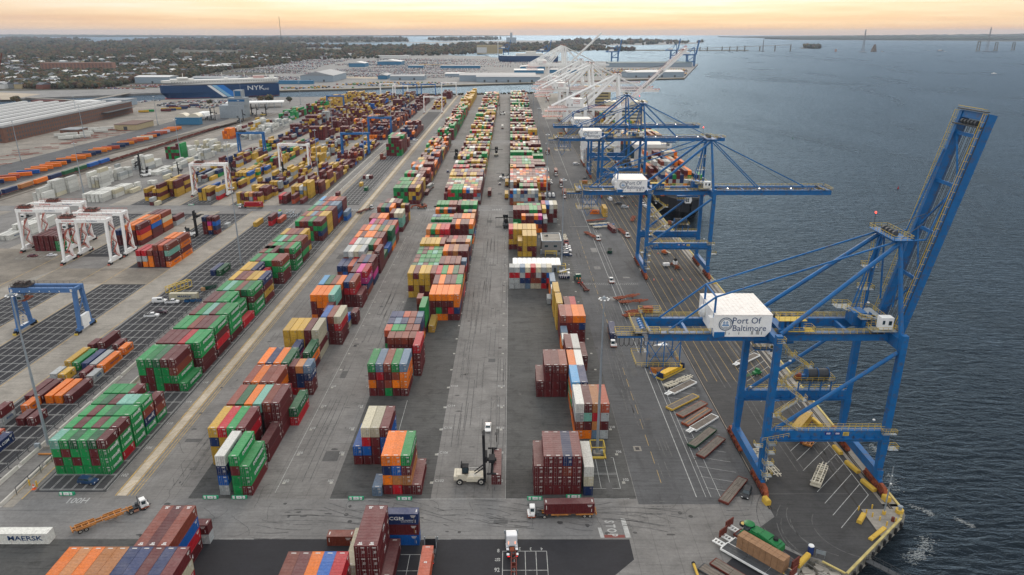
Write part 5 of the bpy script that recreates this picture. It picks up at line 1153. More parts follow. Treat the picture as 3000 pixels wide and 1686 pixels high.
# ================================================================== RUBBER-TYRED GANTRY CRANES
def rtg(x0, x1, y0, y1, h, label, style, group='rubber-tyred yard gantry cranes', detail=1, tx=0.2):
    t = thing('yard_gantry_crane', label, 'crane', ((x0+x1)/2, (y0+y1)/2, 0), 0, group)
    S_ = (x1-x0)/2; D = (y1-y0)/2; mm = G('wht') if style == 'white' else mat('faded_gantry_blue', (.075, .17, .36), .5, 0, .15, .5) if style == 'pale' else mat('gantry_blue', (.015, .13, .36), .5, 0, .15, .5)
    lw = 1.15 if style == 'white' else 1.25
    for sx in (-1, 1):
        for sy in (-1, 1):
            b = MB(); b.beam((sx*S_, sy*(D-1.6), 2.0), (sx*S_, sy*(D-3.2), h-1.8), lw*.9, lw*.9, 0, lw, lw*1.3, up=(0,1,0)); b.build('leg', mm, t)
        b = MB(); b.box(sx*S_-.55, sx*S_+.55, -D-.2, D+.2, 1.1, 2.3); b.build('sill_beam', mm, t)
        b = MB(); b.box(sx*S_-.75, sx*S_+.75, -2.2, 1.6, 1.2, 3.2) if style != 'pale' or sx > 0 else b.box(sx*S_-.5, sx*S_+.5, -2, 2, 1.3, 2.4); 
        if style == 'pale' and sx > 0: b.box(sx*S_-.2, sx*S_+.9, -2.6, 2.8, 2.4, 6.6)
        b.build('power_pack', 'wht' if style != 'blue' else mm, t)
        for sy in (-1, 1):
            b = MB()
            for q in (-.95, .95): b.tube((sx*S_-.45, sy*(D-.4)+q, .8), (sx*S_+.45, sy*(D-.4)+q, .8), .8, 14); 
            b.build('wheel', 'blk', t)
            b = MB(); b.box(sx*S_-.6, sx*S_+.6, sy*(D+1.35)-.25, sy*(D+1.35)+.25, .2, .9); b.build('bumper', 'yel' if style == 'pale' else 'red' if style == 'white' else 'dgr', t)
    for sy in (-1, 1):
        b = MB(); y = sy*(D-3.2); b.box(-S_-.8, S_+.8, y-.7, y+.7, h-1.8, h); b.build('top_girder', mm, t)
        if detail:
            b = MB(); rail(b, [(-S_-.6, y+sy*.7, h), (S_+.6, y+sy*.7, h)], 1.0, 2.4, .07); b.build('handrail', 'red' if style == 'white' else 'dgr', t)
    for sx in (-1, 1):
        b = MB(); b.box(sx*S_-.5, sx*S_+.5, -D+3.9, D-3.9, h-1.5, h-.2); b.build('end_tie', mm, t)
    if detail:
        b = MB(); x = tx*S_
        b.box(x-3.2, x+3.2, -D+3.0, D-3.0, h+.1, h+.5, 1); 
        for k in range(6): b.box(x-2.8+k*.95, x-2.2+k*.95, -1.6+(k % 3)*.7, .3+(k % 2), h+.5, h+1.3+.35*(k % 3), 1)
        for k in range(3): b.tube((x-1.8+1.5*k, -1.2, h+1.2), (x-1.8+1.5*k, 1.2, h+1.2), .6, 10, 1)
        rail(b, [(x-3.2, -D+3, h+.5), (x+3.2, -D+3, h+.5), (x+3.2, D-3, h+.5), (x-3.2, D-3, h+.5), (x-3.2, -D+3, h+.5)], 1.0, 1.6, .07, True, 0)
        b.build('trolley', ['red' if style == 'white' else 'dgr', mat('oily_machinery', (.06,.045,.04), .6)], t)
        b = MB(); b.box(x-1.0, x+1.0, -D+1.6, -D+3.2, h-4.6, h-2.4, 0); b.box(x-.8, x+.8, -D+1.55, -D+1.6, h-4.2, h-3.2, 1); b.build('operator_cab', ['wht' if style == 'white' else 'gal', 'glass'], t)
        sz = h-5.5 if style == 'pale' else h-5.0
        b = MB(); b.box(x-1.2, x+1.2, -2.8, 2.8, sz, sz+.5, 0); b.box(x-.5, x+.5, -1.2, 1.2, sz+.5, sz+1.3, 0)
        for q in (-1, 1):
            for w in (-1, 1): b.beam((x+q*.9, w*1.4, sz+.5), (x+q*.9, w*2.4, h), .07, .07, 1)
        b.build('spreader', ['rust' if style == 'pale' else 'dgr', 'dgr'], t)
        b = MB()
        if style == 'white':
            for sx in (-1, 1):
                z = 2.4
                for k in range(5): b.beam((sx*S_+.9, (-1.5 if k % 2 else 2.5), z), (sx*S_+.9, (2.5 if k % 2 else -1.5), z+3.6), .55, .15); rail(b, [(sx*S_+1.2, (-1.5 if k % 2 else 2.5), z), (sx*S_+1.2, (2.5 if k % 2 else -1.5), z+3.6)], 1.0, 1.5, .08); z += 3.6
                b.beam((sx*S_, -D+2.6, 6), (sx*S_, D-3, h-6), .3, .3)
            b.build('stair', 'red', t)
        else:
            b.beam((S_, -D+2.4, 7), (S_, D-3, h-5), .3, .3); b.beam((-S_, -D+2.4, h-7), (-S_, D-3, 5), .3, .3)
            for k in range(14): b.beam((-S_+.9, -D+2.6+.3*k, 2+1.0*k), (-S_+1.6, -D+2.6+.3*k, 2+1.0*k), .08, .3)
            b.build('ladder_brace', mm, t)
    if style == 'white':
        lettering('KONECRANES', .85, mat('crane_letter_red', (.55,.05,.04), .5), t, (-S_*.55, -D+3.2-.73, h-.9), FRONT, .03, 1.1); lettering('Port of Baltimore', .75, 'txtn', t, (S_*.45, -D+3.2-.73, h-.9), FRONT, .02, 1.0)
    elif style == 'pale':
        b = MB(); b.box(-S_-.3, -S_+.5, -D+2.42, -D+2.46, h-1.5, h-.5); b.box(S_-1.2, S_-.4, -D+2.42, -D+2.46, h-1.5, h-.5); b.build('number_plate', 'wht', t)
        lettering('14', .7, 'txtb', t, (S_-.8, -D+2.40, h-1.0), FRONT); lettering('14', .7, 'txtb', t, (-S_+.1, -D+2.40, h-1.0), FRONT)
        b = MB()
        for k in range(5): b.ell((-S_*.72+k*S_*.32, -D+2.3, h-1.2), (.22,.15,.22), 8, 4)
        b.build('flood_lamp', 'wht', t)
    return t
rtg(-193.4, -169.4, 258.6, 269.5, 18.3, 'faded blue yard gantry crane standing empty over the slot grid at left', 'pale', tx=-.75)
rtg(-227.6, -203.7, 347.6, 358.6, 23.2, 'white yard gantry crane, front one of the parked pair at right', 'white', tx=-.7)
rtg(-227.6, -203.4, 362.2, 373.6, 23.2, 'white yard gantry crane close behind the front one of the right pair', 'white', tx=-.35)
rtg(-262.2, -237.8, 369.6, 380.0, 23.2, 'white yard gantry crane, front one of the parked pair at left', 'white', tx=-.75)
rtg(-262.0, -237.6, 385.0, 395.6, 23.2, 'white yard gantry crane at the back of the left pair', 'white', tx=-.3)
rtg(-229.0, -204.3, 508.3, 519.0, 23.5, 'white yard gantry crane straddling mustard stacks beyond the cross road', 'white', tx=-.5)
rtg(-205.6, -171.4+0.0, 604, 615, 23.5, 'white yard gantry crane with black hoist between mustard rows', 'white', tx=.7) if False else rtg(-195.4, -171.0, 604, 615, 23.5, 'white yard gantry crane over mustard and maroon rows, second beyond cross road', 'white', tx=.6)
rtg(-264.0, -239.5, 698, 708, 21, 'blue yard gantry crane beside the white reefer boxes', 'blue', tx=-.6)
rtg(-163.0, -137.4, 694, 704, 21, 'blue yard gantry crane nearest the central fence', 'blue', tx=-.4)
rtg(-162.5, -137.0, 829, 840, 21, 'blue yard gantry crane over a tall maroon stack', 'blue', tx=.2)
rtg(-278.0, -253.0, 1112, 1122, 22, 'far blue yard gantry crane beside the yellow stacks', 'blue', detail=0)
rtg(-126.8, -100.6, 1072, 1083, 24, 'white yard gantry crane with one foot on the cream stripe', 'white', tx=.4)
rtg(-236.0, -209.5, 1338, 1348, 25, 'far white yard gantry crane by the channel, leftmost of the row', 'white', detail=0)
rtg(-206.0, -180.0, 1290, 1300, 25, 'far white yard gantry crane by the channel, second from left', 'white', detail=0)
rtg(-200.0, -174.0, 1372, 1381, 22, 'blue yard gantry crane at the channel edge between white ones', 'blue', detail=0)
rtg(-166.0, -140.0, 1372, 1381, 22, 'blue yard gantry crane at the channel edge near the rightmost white one', 'blue', detail=0)
rtg(-128.0, -101.0, 1366, 1378, 25, 'far white yard gantry crane by the channel, rightmost with a foot on the cream stripe', 'white', detail=0)
# ================================================================== SHARED VEHICLE PARTS
def wheel_mesh(r=.5, w=.3, n=14):
    b = MB(); b.tube((0,-w/2,0),(0,w/2,0), r, n, 0); b.tube((0,-w/2-.01,0),(0,w/2+.01,0), r*.55, n, 1); b.tube((0,-w/2-.04,0),(0,w/2+.04,0), r*.2, 8, 0)
    return b.mesh('wheel', ['blk', mat('wheel_rim_cream', (.5,.48,.42), .5)])
WH = wheel_mesh(); WHS = wheel_mesh(.34, .24, 12); WHD = wheel_mesh(.95, .6, 18)
def wheels(t, pts, me=None, z=None, s=1):
    me = me or WH
    for x, y in pts: link('wheel', me, t, (x, y, z if z is not None else .5), scale=(s,)*3 if s != 1 else None)
BCOL = {}
def paint(name, col, rough=.35): return mat('paint_'+name, col, rough, 0, .05, .5, spec=.5)
def car(x, y, deg, label, col, kind='car', group=None, cat=None):
    nm = {'car': 'parked_car', 'suv': 'parked_suv', 'pickup': 'pickup_truck', 'van': 'parked_van'}[kind]
    t = thing(nm, label, cat or {'car': 'car', 'suv': 'car', 'pickup': 'pickup truck', 'van': 'van'}[kind], (x, y, 0), R(deg), group)
    L, W, h1, h2 = {'car': (4.7, 1.82, .92, 1.45), 'suv': (4.9, 1.95, 1.05, 1.78), 'pickup': (5.7, 2.0, 1.1, 1.88), 'van': (5.8, 2.05, 1.1, 2.2)}[kind]
    p = paint('%02d%02d%02d' % tuple(int(c*99) for c in col), col); b = MB(); h = L/2
    if kind == 'pickup':
        prof = [(-h,.45),(-h,1.05),(-h+.05,1.12),(-.35,1.12),(-.35,h1),(h-1.2,h1),(h-.1,.95),(h,.75),(h,.42)]
        roof = [(-.4,h1),(-.25,h2),(.95,h2),(1.65,h1)]
    elif kind == 'van':
        prof = [(-h,.45),(-h,1.2),(h-1.1,1.2),(h-.1,.95),(h,.7),(h,.42)]; roof = [(-h,1.2),(-h+.08,h2),(h-2.0,h2),(h-1.05,1.2)]
    elif kind == 'suv':
        prof = [(-h,.5),(-h+.02,.95),(-h+.1,h1),(h-1.2,h1),(h-.15,.92),(h,.7),(h,.42)]; roof = [(-h+.12,h1),(-h+.45,h2),(.55,h2),(1.35,h1)]
    else:
        prof = [(-h,.45),(-h+.02,.8),(-h+.15,h1),(h-1.25,h1-.02),(h-.12,.75),(h,.6),(h,.36)]; roof = [(-h+.55,h1),(-h+1.15,h2),(.35,h2),(1.2,h1)]
    prof = prof+[(h,.28),(-h,.28)] if prof[-1][1] > .3 else prof
    b.prism(prof, -W/2, W/2, 0, 'y')
    r_ = roof; i = len(b.v); w0, w1 = W/2-.06, W/2-.24
    b.hexa([(r_[0][0],-w0,r_[0][1]-.01),(r_[3][0],-w0,r_[3][1]-.01),(r_[3][0],w0,r_[3][1]-.01),(r_[0][0],w0,r_[0][1]-.01),(r_[1][0],-w1,r_[1][1]),(r_[2][0],-w1,r_[2][1]),(r_[2][0],w1,r_[2][1]),(r_[1][0],w1,r_[1][1])], 0)
    if kind == 'pickup': b.box(-h+.15, -.5, -W/2+.12, W/2-.12, 1.121, 1.125, 1)
    b.build('body', [p, 'blk'], t)
    g = MB(); f = lambda a, c, u: a+(c-a)*u
    def side(sx, u0, u1):
        xa, xb = f(r_[0][0], r_[3][0], u0), f(r_[0][0], r_[3][0], u1); xc, xd = f(r_[1][0], r_[2][0], u0), f(r_[1][0], r_[2][0], u1)
        lo, hi = .14, .84; q = []
        for (xl, xh, k) in ((xa, xc, lo), (xb, xd, lo), (xb, xd, hi), (xa, xc, hi)): q.append((f(xl, xh, k), sx*(f(w0, w1, k)+.012), f(r_[0][1], r_[1][1], k)))
        g.poly(q)
    for sx in (-1, 1):
        for u0, u1 in (((.5,.94),) if kind == 'van' else ((.06,.47),(.51,.94))): side(sx, u0, u1)
    def endw(a, c, s_):
        q = []
        for yy, k in ((-1,.12),(1,.12),(1,.88),(-1,.88)): q.append((f(a[0], c[0], k)+s_*.014, yy*(f(w0, w1, k)-.07), f(a[1], c[1], k)+.01))
        g.poly(q)
    endw(r_[3], r_[2], 1)
    if kind != 'van': endw(r_[0], r_[1], -1)
    g.build('window', 'glass', t)
    b = MB()
    for s_ in (-1, 1): b.box(h-.08, h+.01, s_*W*.36-.18, s_*W*.36+.18, .62, .80)
    b.build('headlight', 'wht', t)
    b = MB()
    for s_ in (-1, 1): b.box(-h-.01, -h+.06, s_*W*.40-.12, s_*W*.40+.12, .72, .95)
    b.build('tail_light', mat('tail_lamp_red', (.4,.01,.01), .3), t)
    wheels(t, [(sx*(L*.31), sy*(W/2-.12)) for sx in (-1, 1) for sy in (-1, 1)], WHS, .34)
    return t
# ------------------------------------------------------------------ terminal tractor (faces +X)
def tractor(x, y, deg, label, trailer=None, load=None, group='terminal tractors on the yard', orange='ora', load_txt=None, back=0.0):
    t = thing('terminal_tractor', label, 'tractor', (x, y, 0), R(deg), group)
    b = MB(); b.box(-2.4, 2.3, -.55, .55, .55, .85, 0); b.box(-2.3, .3, -1.15, 1.15, .80, .95, 0); b.box(-.9, .2, -1.2, -.6, .35, .95, 1); b.tube((-1.3, 0, .95), (-1.3, 0, 1.12), .55, 14, 2); b.box(-.2, .5, .1, .9, .9, 1.7, 0)
    b.build('chassis_frame', ['dgr', mat('primer_patch', (.42,.2,.13), .8), 'blk'], t)
    b = MB(); b.prism([(.75,.55),(2.55,.55),(2.6,1.15),(2.25,1.35),(2.05,2.75),(1.9,2.85),(.85,2.85),(.75,2.75)], -1.15, .45, 0, 'y'); b.box(.9, 2.5, .45, 1.15, .55, 1.3, 0); b.box(.75, 2.62, -1.2, 1.2, .42, .72, 1)
    b.box(1.95, 2.0, .5, 1.0, 1.3, 1.6, 1)
    b.build('cab', ['wht', 'rch'], t)
    b = MB(); b.box(1.0, 1.9, -1.17, -1.15, 1.6, 2.5); b.box(1.0, 1.9, .45, .47, 1.6, 2.5); b.quad((2.235,-1.0,1.5),(2.235,.3,1.5),(2.10,.3,2.55),(2.10,-1.0,2.55)); b.box(.73, .75, -1.0, .3, 1.7, 2.6)
    b.build('cab_window', 'glass', t)
    b = MB(); b.tube((.55,.7,.9),(.55,.7,3.3),.09,8); b.beam((.9,-1.35,2.4),(2.4,-1.35,2.4),.06,.06); b.box(2.3,2.45,-1.5,-1.3,2.0,2.7); b.build('exhaust_stack', 'dgr', t)
    wheels(t, [(1.7,-1.0),(1.7,1.0)]); wheels(t, [(-1.5,-.98),(-1.5,.98)])
    if trailer: chassis_at(x, y, deg, trailer, 'rch' if orange == 'rch' else orange, load, load_txt)
    return t
def chassis(cx, cy, deg, label, m='ora', L=13.2, group='skeletal container chassis', heavy=True, cm=None, z=1.15, wh=True, pile=0):
    """skeletal trailer; origin at its middle, nose towards +X"""
    t = thing('container_chassis', label, 'trailer', (cx, cy, pile*.62), R(deg), group); h = L/2; b = MB()
    for s in (-1, 1):
        b.beam((-h, s*.55, z), (h-2.6, s*.55, z), .22, .42); b.beam((h-2.6, s*.55, z), (h, s*.4, z+.18), .22, .24)
        b.box(-h, -h+.2, -1.25, 1.25, z-.2, z+.25) if s > 0 else None
    for k in range(9):
        x = -h+.8+k*(L-2.0)/8; b.box(x-.09, x+.09, -1.2 if heavy and k % 2 == 0 else -.55, 1.2 if heavy and k % 2 == 0 else .55, z-.05, z+.16)
    if heavy:
        for x0, x1 in ((-h+.8, -h+5.0), (-h+6.8, h-2.2)): b.box(x0, x1, 1.12, 1.27, z-.12, z+.24); b.box(x0, x1, -1.27, -1.12, z-.12, z+.24)
    b.build('frame', m, t)
    b = MB(); b.box(-h-.1, -h+.1, -1.3, 1.3, z, z+.35); b.box(-h+3.6, -h+3.9, -.9, .9, .6, z); b.box(h-4, h-3.8, -.5, .5, .15, z); b.build('end_bolster', m, t)
    if wh: wheels(t, [(-h+1.5,-.95),(-h+1.5,.95),(-h+2.8,-.95),(-h+2.8,.95)])
    return t
def chassis_at(x, y, deg, label, m, load=None, load_txt=None):
    a = R(deg); d = 1.3+6.2; cx, cy = x-d*math.cos(a), y-d*math.sin(a)
    t = chassis(cx, cy, deg, label, m)
    if load:
        c, size, lab = load; L = LEN[size]; ax_, ay_ = cx+math.cos(a)*(L/2), cy+math.sin(a)*(L/2)
        o = container(c, ax_, ay_, 1.42, size, lab, None, R(deg)+R(90), -1 if math.cos(a) < -.5 else (1 if x < 0 else -1), load_txt)
    return t
tractor(6.6, 146.4, 180+1.5, 'white terminal tractor pulling the long maroon box across the cross road', 'orange chassis under the long maroon box on the cross road', ('r', 40, 'long maroon container riding on a chassis across the front road'), load_txt=('OCL', 'yel', .7, 1.2))
tractor(-92.6, 149.0, 40, 'white terminal tractor turning by the end of the cream stripe', 'empty orange-brown chassis trailing the tractor by the cream stripe')
RT = 'terminal tractors on the apron road'
tractor(38.7, 248.0, -93, 'white terminal tractor with navy box beside tall lamp pole', 'chassis below the navy box beside the lamp pole', ('n', 40, 'navy container riding behind the tractor near the lamp pole'), RT)
tractor(38.3, 504.5, -92, 'white tractor nearest in the queue of three, orange box behind', 'chassis of the nearest truck in the queue of three', ('b', 40, 'red-brown container on the nearest queued truck'), RT)
tractor(38.6, 541.5, -92, 'white tractor in the middle of the queue of three', 'chassis of the middle queued truck', ('r', 40, 'maroon container on the middle queued truck'), RT)
tractor(37.4, 588.5, -91, 'white tractor at the back of the queue of three', 'chassis of the rearmost queued truck', ('b', 40, 'red-brown container on the rearmost queued truck'), RT)
tractor(47.6, 320.8, -90, 'lone white terminal tractor standing by the white road line', None, None, RT)
tractor(49.1, 394, -68, 'white tractor with empty rust chassis left of the tan patch', 'rust-orange chassis behind the left bobtail tractor', None, RT, 'rch')
tractor(67.1, 400.5, -80, 'white tractor with empty rust chassis on the crane apron', 'rust-orange chassis on the crane apron near the rail', None, RT, 'rch')
tractor(81.0, 504.5, -180, 'white tractor under the second blue crane girder', None, None, RT)
tractor(35.6, 700.5, -90, 'white tractor far up the apron road', 'chassis of the far apron truck', ('b', 40, 'red-brown container far up the apron road'), RT)
tractor(-182.5+2, 473.0, 180, 'white tractor hauling a long red box along the rear cross road', 'chassis of the long red box on the rear cross road', ('R', 40, 'long bright red container crossing on the rear road'), load_txt=('K LINE', 'txtw', .6, .8))
tractor(-93.9, 468.5, 66, 'white tractor with black chassis crossing the cream stripe', 'dark chassis crossing beside the cream stripe', None, orange='dkred')
LT = 'trucks in the lane between middle and right stacks'
tractor(-15.4, 522, 90, 'truck with maroon box driving up the central lane', 'chassis under maroon box in the central lane', ('r', 40, 'maroon container going up the central lane'), LT, 'rch')
tractor(-3.1, 512, 90, 'truck with mustard box near the right stacks, nearer one', 'chassis under the nearer mustard box', ('y', 40, 'mustard container on the nearer lane truck'), LT, 'rch')
tractor(-3.1, 556, 90, 'truck with mustard box near the right stacks, farther one', 'chassis under the farther mustard box', ('y', 40, 'mustard container on the farther lane truck'), LT, 'rch')
tractor(-10.3, 905, 90, 'truck with white box far up the central lane', 'chassis under the far white box', ('w', 40, 'white container far up the central lane'), LT, 'rch')
tractor(-60.0, 540, 84, 'truck with grey-white box beside mustard stacks', 'chassis under the grey-white box', ('l', 40, 'light grey container on truck beside mustard stacks'), LT, 'rch')
chassis(51.6, 298.2, 25, 'rust-orange chassis, upper of the crossed pair on the apron road', 'rch'); chassis(53.6, 292.4, 12, 'rust-orange chassis, lower of the crossed pair on the apron road', 'rch')
chassis(52.4, 278.0, 28, 'rust-orange chassis beside the crane tail platform', 'rch'); chassis(54.2, 281.5, 26, 'rust chassis stacked beyond the crane tail platform', 'rch')
chassis(76.7, 439, -105, 'rust-orange chassis alone on the crane apron', 'rch')
for k in range(3): chassis(53.5+k*.4, 436-4.5*k, 22-3*k, ('rust', 'dark', 'pale')[k]+' chassis in the fanned pile by the tan patch', ('rch', 'dgr', 'crm')[k], pile=0)
chassis(56, 420, 14, 'blue and cream chassis lying across the road by the maroon box', 'crm'); chassis(57, 423.5, 17, 'blue chassis next to the cream one by the maroon box', 'blue')
container('r', 61.0, 408.5, 0, 40, 'maroon container alone on the apron between chassis', None, R(8), -1)
container('o', 51.6, 457.2, 0, 20, 'short orange container lying across beside a tall mustard one', None, R(-90), 1); container('y', 59.3, 447.5, 0, 40, 'mustard container standing alone, lower of two', None, 0, -1); container('y', 59.3, 447.5, HT, 40, 'mustard container stacked on the lone lower one', None, 0, -1)
# ------------------------------------------------------------------ boxes lying across
container('w', -118.9, 137.6, 0, 40, 'long white rusty container lettered in navy at the lower left edge', None, R(-90), 1, ('MAERSK', 'txtn', 1.75, 1.25))
for k, (c, lab) in enumerate((('u', 'blue container, bottom of the three lying across by the black truck'), ('r', 'maroon container, middle of the three lying across by the black truck'), ('n', 'navy lettered container, top of the three lying across by the black truck'))):
    t_ = container(c, -33.3, 137.1, k*HT, 40, lab, None, R(-90), 0)
    if c == 'n': lettering('CMA CGM', 1.25, 'txtw', t_, (W_/2+.012, 5.4, 1.6), SIDE_R, .02, 1.2); lettering('eco container', .45, 'txtw', t_, (W_/2+.012, 9.6, 1.2), SIDE_R, .005, 1.2); lettering('bamboo flooring', .34, 'txtw', t_, (W_/2+.012, 9.6, .75), SIDE_R, .005, 1.2)
    for j in range(3): lettering('|', .5, 'yel', t_, (W_/2+.012, 11.2, .8+.5*j), SIDE_R)
container('b', -42.3, 136.9, 0, 20, 'red-brown container lying across left of the tall stack', None, R(-90), 0)
container('l', -75.6, 137.6, 0, 20, 'pale grey container behind the tall brown stack, lower one', None, R(-90), 0); container('r', -75.6, 137.6, HS, 20, 'maroon container on top of the pale grey one behind the brown stack', None, R(-90), 0)
container('e', -151.0, 298.3, 0, 40, 'rusty cream container lying across by yellow frame', None, R(-90), 1, ('MAERSK', 'txtn', 1.3, 1.3))
container('w', -301.0, 655, 0, 20, 'small white container alone by the reefer lane', None, R(-90), 0)
# ------------------------------------------------------------------ cars
CG = 'cars around the yard'
car(-6.85, 187.4, -90, 'white saloon car in the central lane behind the lifting truck', (.75,.75,.72), 'car')
car(-111.0, 160.4, -8, 'dark blue estate car parked on the slot grid', (.015,.05,.12), 'suv')
car(60.2, 154.9, -118, 'black estate car next to the weathered flatbed', (.012,.013,.016), 'suv')
car(-153.9, 294.2, 12, 'white panel van beside the lying rusty box', (.72,.72,.70), 'van'); car(-148.0, 293.2, 8, 'white pickup beside the white panel van', (.75,.75,.74), 'pickup')
car(-149.4, 277.2, 10, 'white pickup alone on the slot grid', (.75,.75,.74), 'pickup'); car(-147.8, 281.2, 8, 'dark maroon pickup beside the lone white pickup', (.05,.02,.03), 'pickup')
car(-252.0, 362, 8, 'maroon saloon car below the parked white gantries', (.14,.02,.03), 'car'); car(-242.8, 363.4, 8, 'white saloon car below the parked white gantries', (.7,.7,.7), 'car'); car(-219.0, 426.0, 10, 'white saloon car between white gantry and orange stacks', (.7,.7,.7), 'car')
car(30.0, 379, 2, 'white pickup in the top bay beside the office', (.74,.74,.74), 'pickup', CG); car(29.8, 375.2, 2, 'silver pickup second from top beside the office', (.5,.52,.54), 'pickup', CG); car(29.9, 370.9, 2, 'white pickup third from top beside the office', (.74,.74,.74), 'pickup', CG); car(29.8, 363.5, 2, 'dark blue car in bay beside yellow cage', (.012,.04,.12), 'suv', CG)
car(69.9, 497.5, 100, 'white van under the second blue crane girder', (.72,.72,.72), 'van', CG); car(73.9, 484, 165, 'black car on the apron left of the silver one', (.03,.03,.035), 'suv', CG); car(76.9, 473.6, -12, 'silver car on the apron beside a worker', (.4,.42,.44), 'suv', CG)
car(90.6, 481, -70, 'white car behind the crane leg, farther one', (.7,.7,.7), 'suv', CG); car(91.6, 473.5, -72, 'white car by the crane leg, nearer one', (.7,.7,.7), 'car', CG)
car(58.6, 641, 5, 'white van left of the third crane leg', (.7,.7,.7), 'van', CG); car(60.3, 574.5, -12, 'dark grey car by the third crane leg', (.08,.09,.1), 'car', CG)
car(-53.3, 605, 90, 'dark blue car in the lane beside green stacks', (.05,.07,.16), 'suv', CG); car(-163.6, 678, 60, 'white car on the runway beside the blue gantry', (.6,.62,.64), 'suv', CG); car(-87.8, 854, 70, 'white car by the black lift truck', (.7,.7,.7), 'car', CG)
car(-104.2, 792, 15, 'white lorry cab crossing beside cream stripe', (.7,.7,.7), 'van', CG); car(-8.6, 552, 90, 'small grey yard car in the central lane', (.12,.11,.13), 'car', CG)
for k, (x, y, c) in enumerate(((29.9, 555, (.7,.7,.7)), (29.4, 560, (.5,.5,.5)), (30, 566, (.7,.7,.7)), (37.5, 765, (.6,.6,.6)), (44, 1130, (.5,.5,.5)), (60, 1255, (.15,.2,.3)))): car(x, y, 4 if k < 3 else 88, ('white pickup, nearest by the second office', 'silver pickup, middle by the second office', 'white pickup, farthest by the second office', 'silver car far up the apron road', 'grey car on the tan end of the quay', 'dark car at the very end of the quay')[k], c, 'pickup' if k < 3 else 'car', CG)
# ------------------------------------------------------------------ top handler lifting a maroon box
def handler(x, y, deg, label, mast=15.0, load=None, body='crm', lift=0.5, detail=True, group='container handlers with tall masts'):
    t = thing('container_handler', label, 'container handler', (x, y, 0), R(deg), group); b = MB()
    b.prism([(-4.3,1.2),(2.6,1.0),(3.0,1.5),(3.0,2.3),(-1.2,2.2),(-2.0,2.9),(-4.0,2.9),(-4.6,2.4),(-4.6,1.6)], -1.5, 1.5, 0, 'y'); b.box(-1.4, 2.2, -1.75, 1.75, 1.0, 1.9); b.box(-4.7,-3.6,-1.9,1.9,1.6,2.7); b.build('body', body, t)
    b = MB(); b.box(-2.6, -.9, -1.0, .9, 2.9, 4.9, 0); b.box(-2.45, -1.05, -1.03, -1.0, 3.3, 4.7, 1); b.box(-.9, -.86, -.8, .7, 3.3, 4.7, 1); b.box(-2.9,-2.6,-.9,.8,4.6,5.6,0); b.beam((-2.7,.2,4.9),(-2.7,.2,6.2),.08,.08); b.build('cab', ['blk', 'glass'], t)
    b = MB(); rail(b, [(-.8,-1.5,2.2),(2.2,-1.5,2.2)], 1.0, 1.2, .07); rail(b, [(-.8,1.5,2.2),(2.2,1.5,2.2)], 1.0, 1.2, .07); b.build('handrail', 'wht' if body == 'crm' else 'dgr', t)
    b = MB()
    for s in (-1, 1): b.beam((3.3, s*.95, .6), (3.1, s*.95, mast), .62, .6, up=(0,1,0)); b.tube((.6, s*.7, 2.6), (3.0, s*.8, 4.6), .16, 8)
    for k in range(7): b.box(3.0, 3.35, -.95, .95, 1.2+k*(mast-1.6)/6, 1.5+k*(mast-1.6)/6)
    b.box(2.9, 3.5, -1.3, 1.3, mast-.4, mast+.2)
    b.build('mast', 'blk', t)
    z = lift; b = MB()
    H = z+HT; b.box(3.5, 4.0, -1.6, 1.6, H+.6, H+2.4); b.box(3.9, 6.4, -.45, .45, H+.35, H+.9); b.box(5.0, 5.5, -5.9, 5.9, H+.15, H+.5); b.box(5.2, 5.7, -5.9, 5.9, H+.15, H+.5)
    for s in (-1, 1): b.box(4.05, 6.45, s*5.9-.2, s*5.9+.2, H+.05, H+.4)
    b.box(4.4, 6.0, -1.4, 1.4, H+.4, H+1.3)
    b.build('spreader', 'blk', t)
    for sx, sy, me, z_ in ((1, -1, WHD, .95), (1, 1, WHD, .95), (-1, -1, WHD, .85), (-1, 1, WHD, .85)): link('wheel', me, t, (2.4 if sx > 0 else -3.2, sy*1.55, z_), scale=(1,1,1) if sx > 0 else (.9,.9,.9))
    if load:
        a = R(deg); cx, cy = x+5.25*math.cos(a)+6.1*math.sin(a)*1, y+5.25*math.sin(a)-6.1*math.cos(a)
        container(load[0], cx, cy, z, 40, load[1], None, R(deg), 0)
    return t
handler(-10.2, 160.9, 0, 'cream container handler lifting a maroon box in the central lane', 14.4, ('r', 'maroon container hanging from the cream handler in the central lane'), lift=3.2)
handler(-185.2, 402, 2, 'white container handler at the three-wide stack beyond the cream runway', 15, None, 'wht', 8.5)
handler(-4.5, 571.5, 0, 'white container handler at the gap in the right stacks', 13, None, 'wht', 7.5)
handler(-72.5+1, 853, 8, 'white container handler left of the far mixed stack', 15, None, 'wht', 9); handler(-12.5, 1056, 180, 'white container handler in the far central lane', 17, None, 'wht', 9)
for k, (x, y, dg) in enumerate(((-307, 600, 190), (-300, 585, 200), (-264, 560, 20), (-222, 560, 30), (-181.5, 560, 40), (-400, 983, 20), (-408, 990, 0), (-402, 1050, 20), (-392, 1060, 10), (-384, 1040, 30), (-372, 1045, 0), (-362, 1036, 15), (-350, 1040, 0), (-356, 965, 30), (-375, 1015, 40))):
    handler(x, y, dg, ['white-bodied handler at the reefer stacks, nearer one', 'black handler at the reefer stacks, farther one', 'black-masted handler behind the mustard stack left', 'black-masted handler among mustard stacks middle', 'black-masted handler near the tall lamp pole', 'handler beside the blue dome tents, left', 'handler beside the blue dome tents, right', 'handler parked below the gatehouse, leftmost', 'handler parked below the gatehouse, second', 'handler parked below the gatehouse, third', 'handler parked below the gatehouse, fourth', 'handler parked below the gatehouse, fifth', 'handler parked below the gatehouse, rightmost', 'handler by the reefer stacks corner', 'handler standing alone below the gatehouse'][k], 16, None, 'wht' if k < 2 else 'yel' if k in (10, 12) else 'dgr', 6)
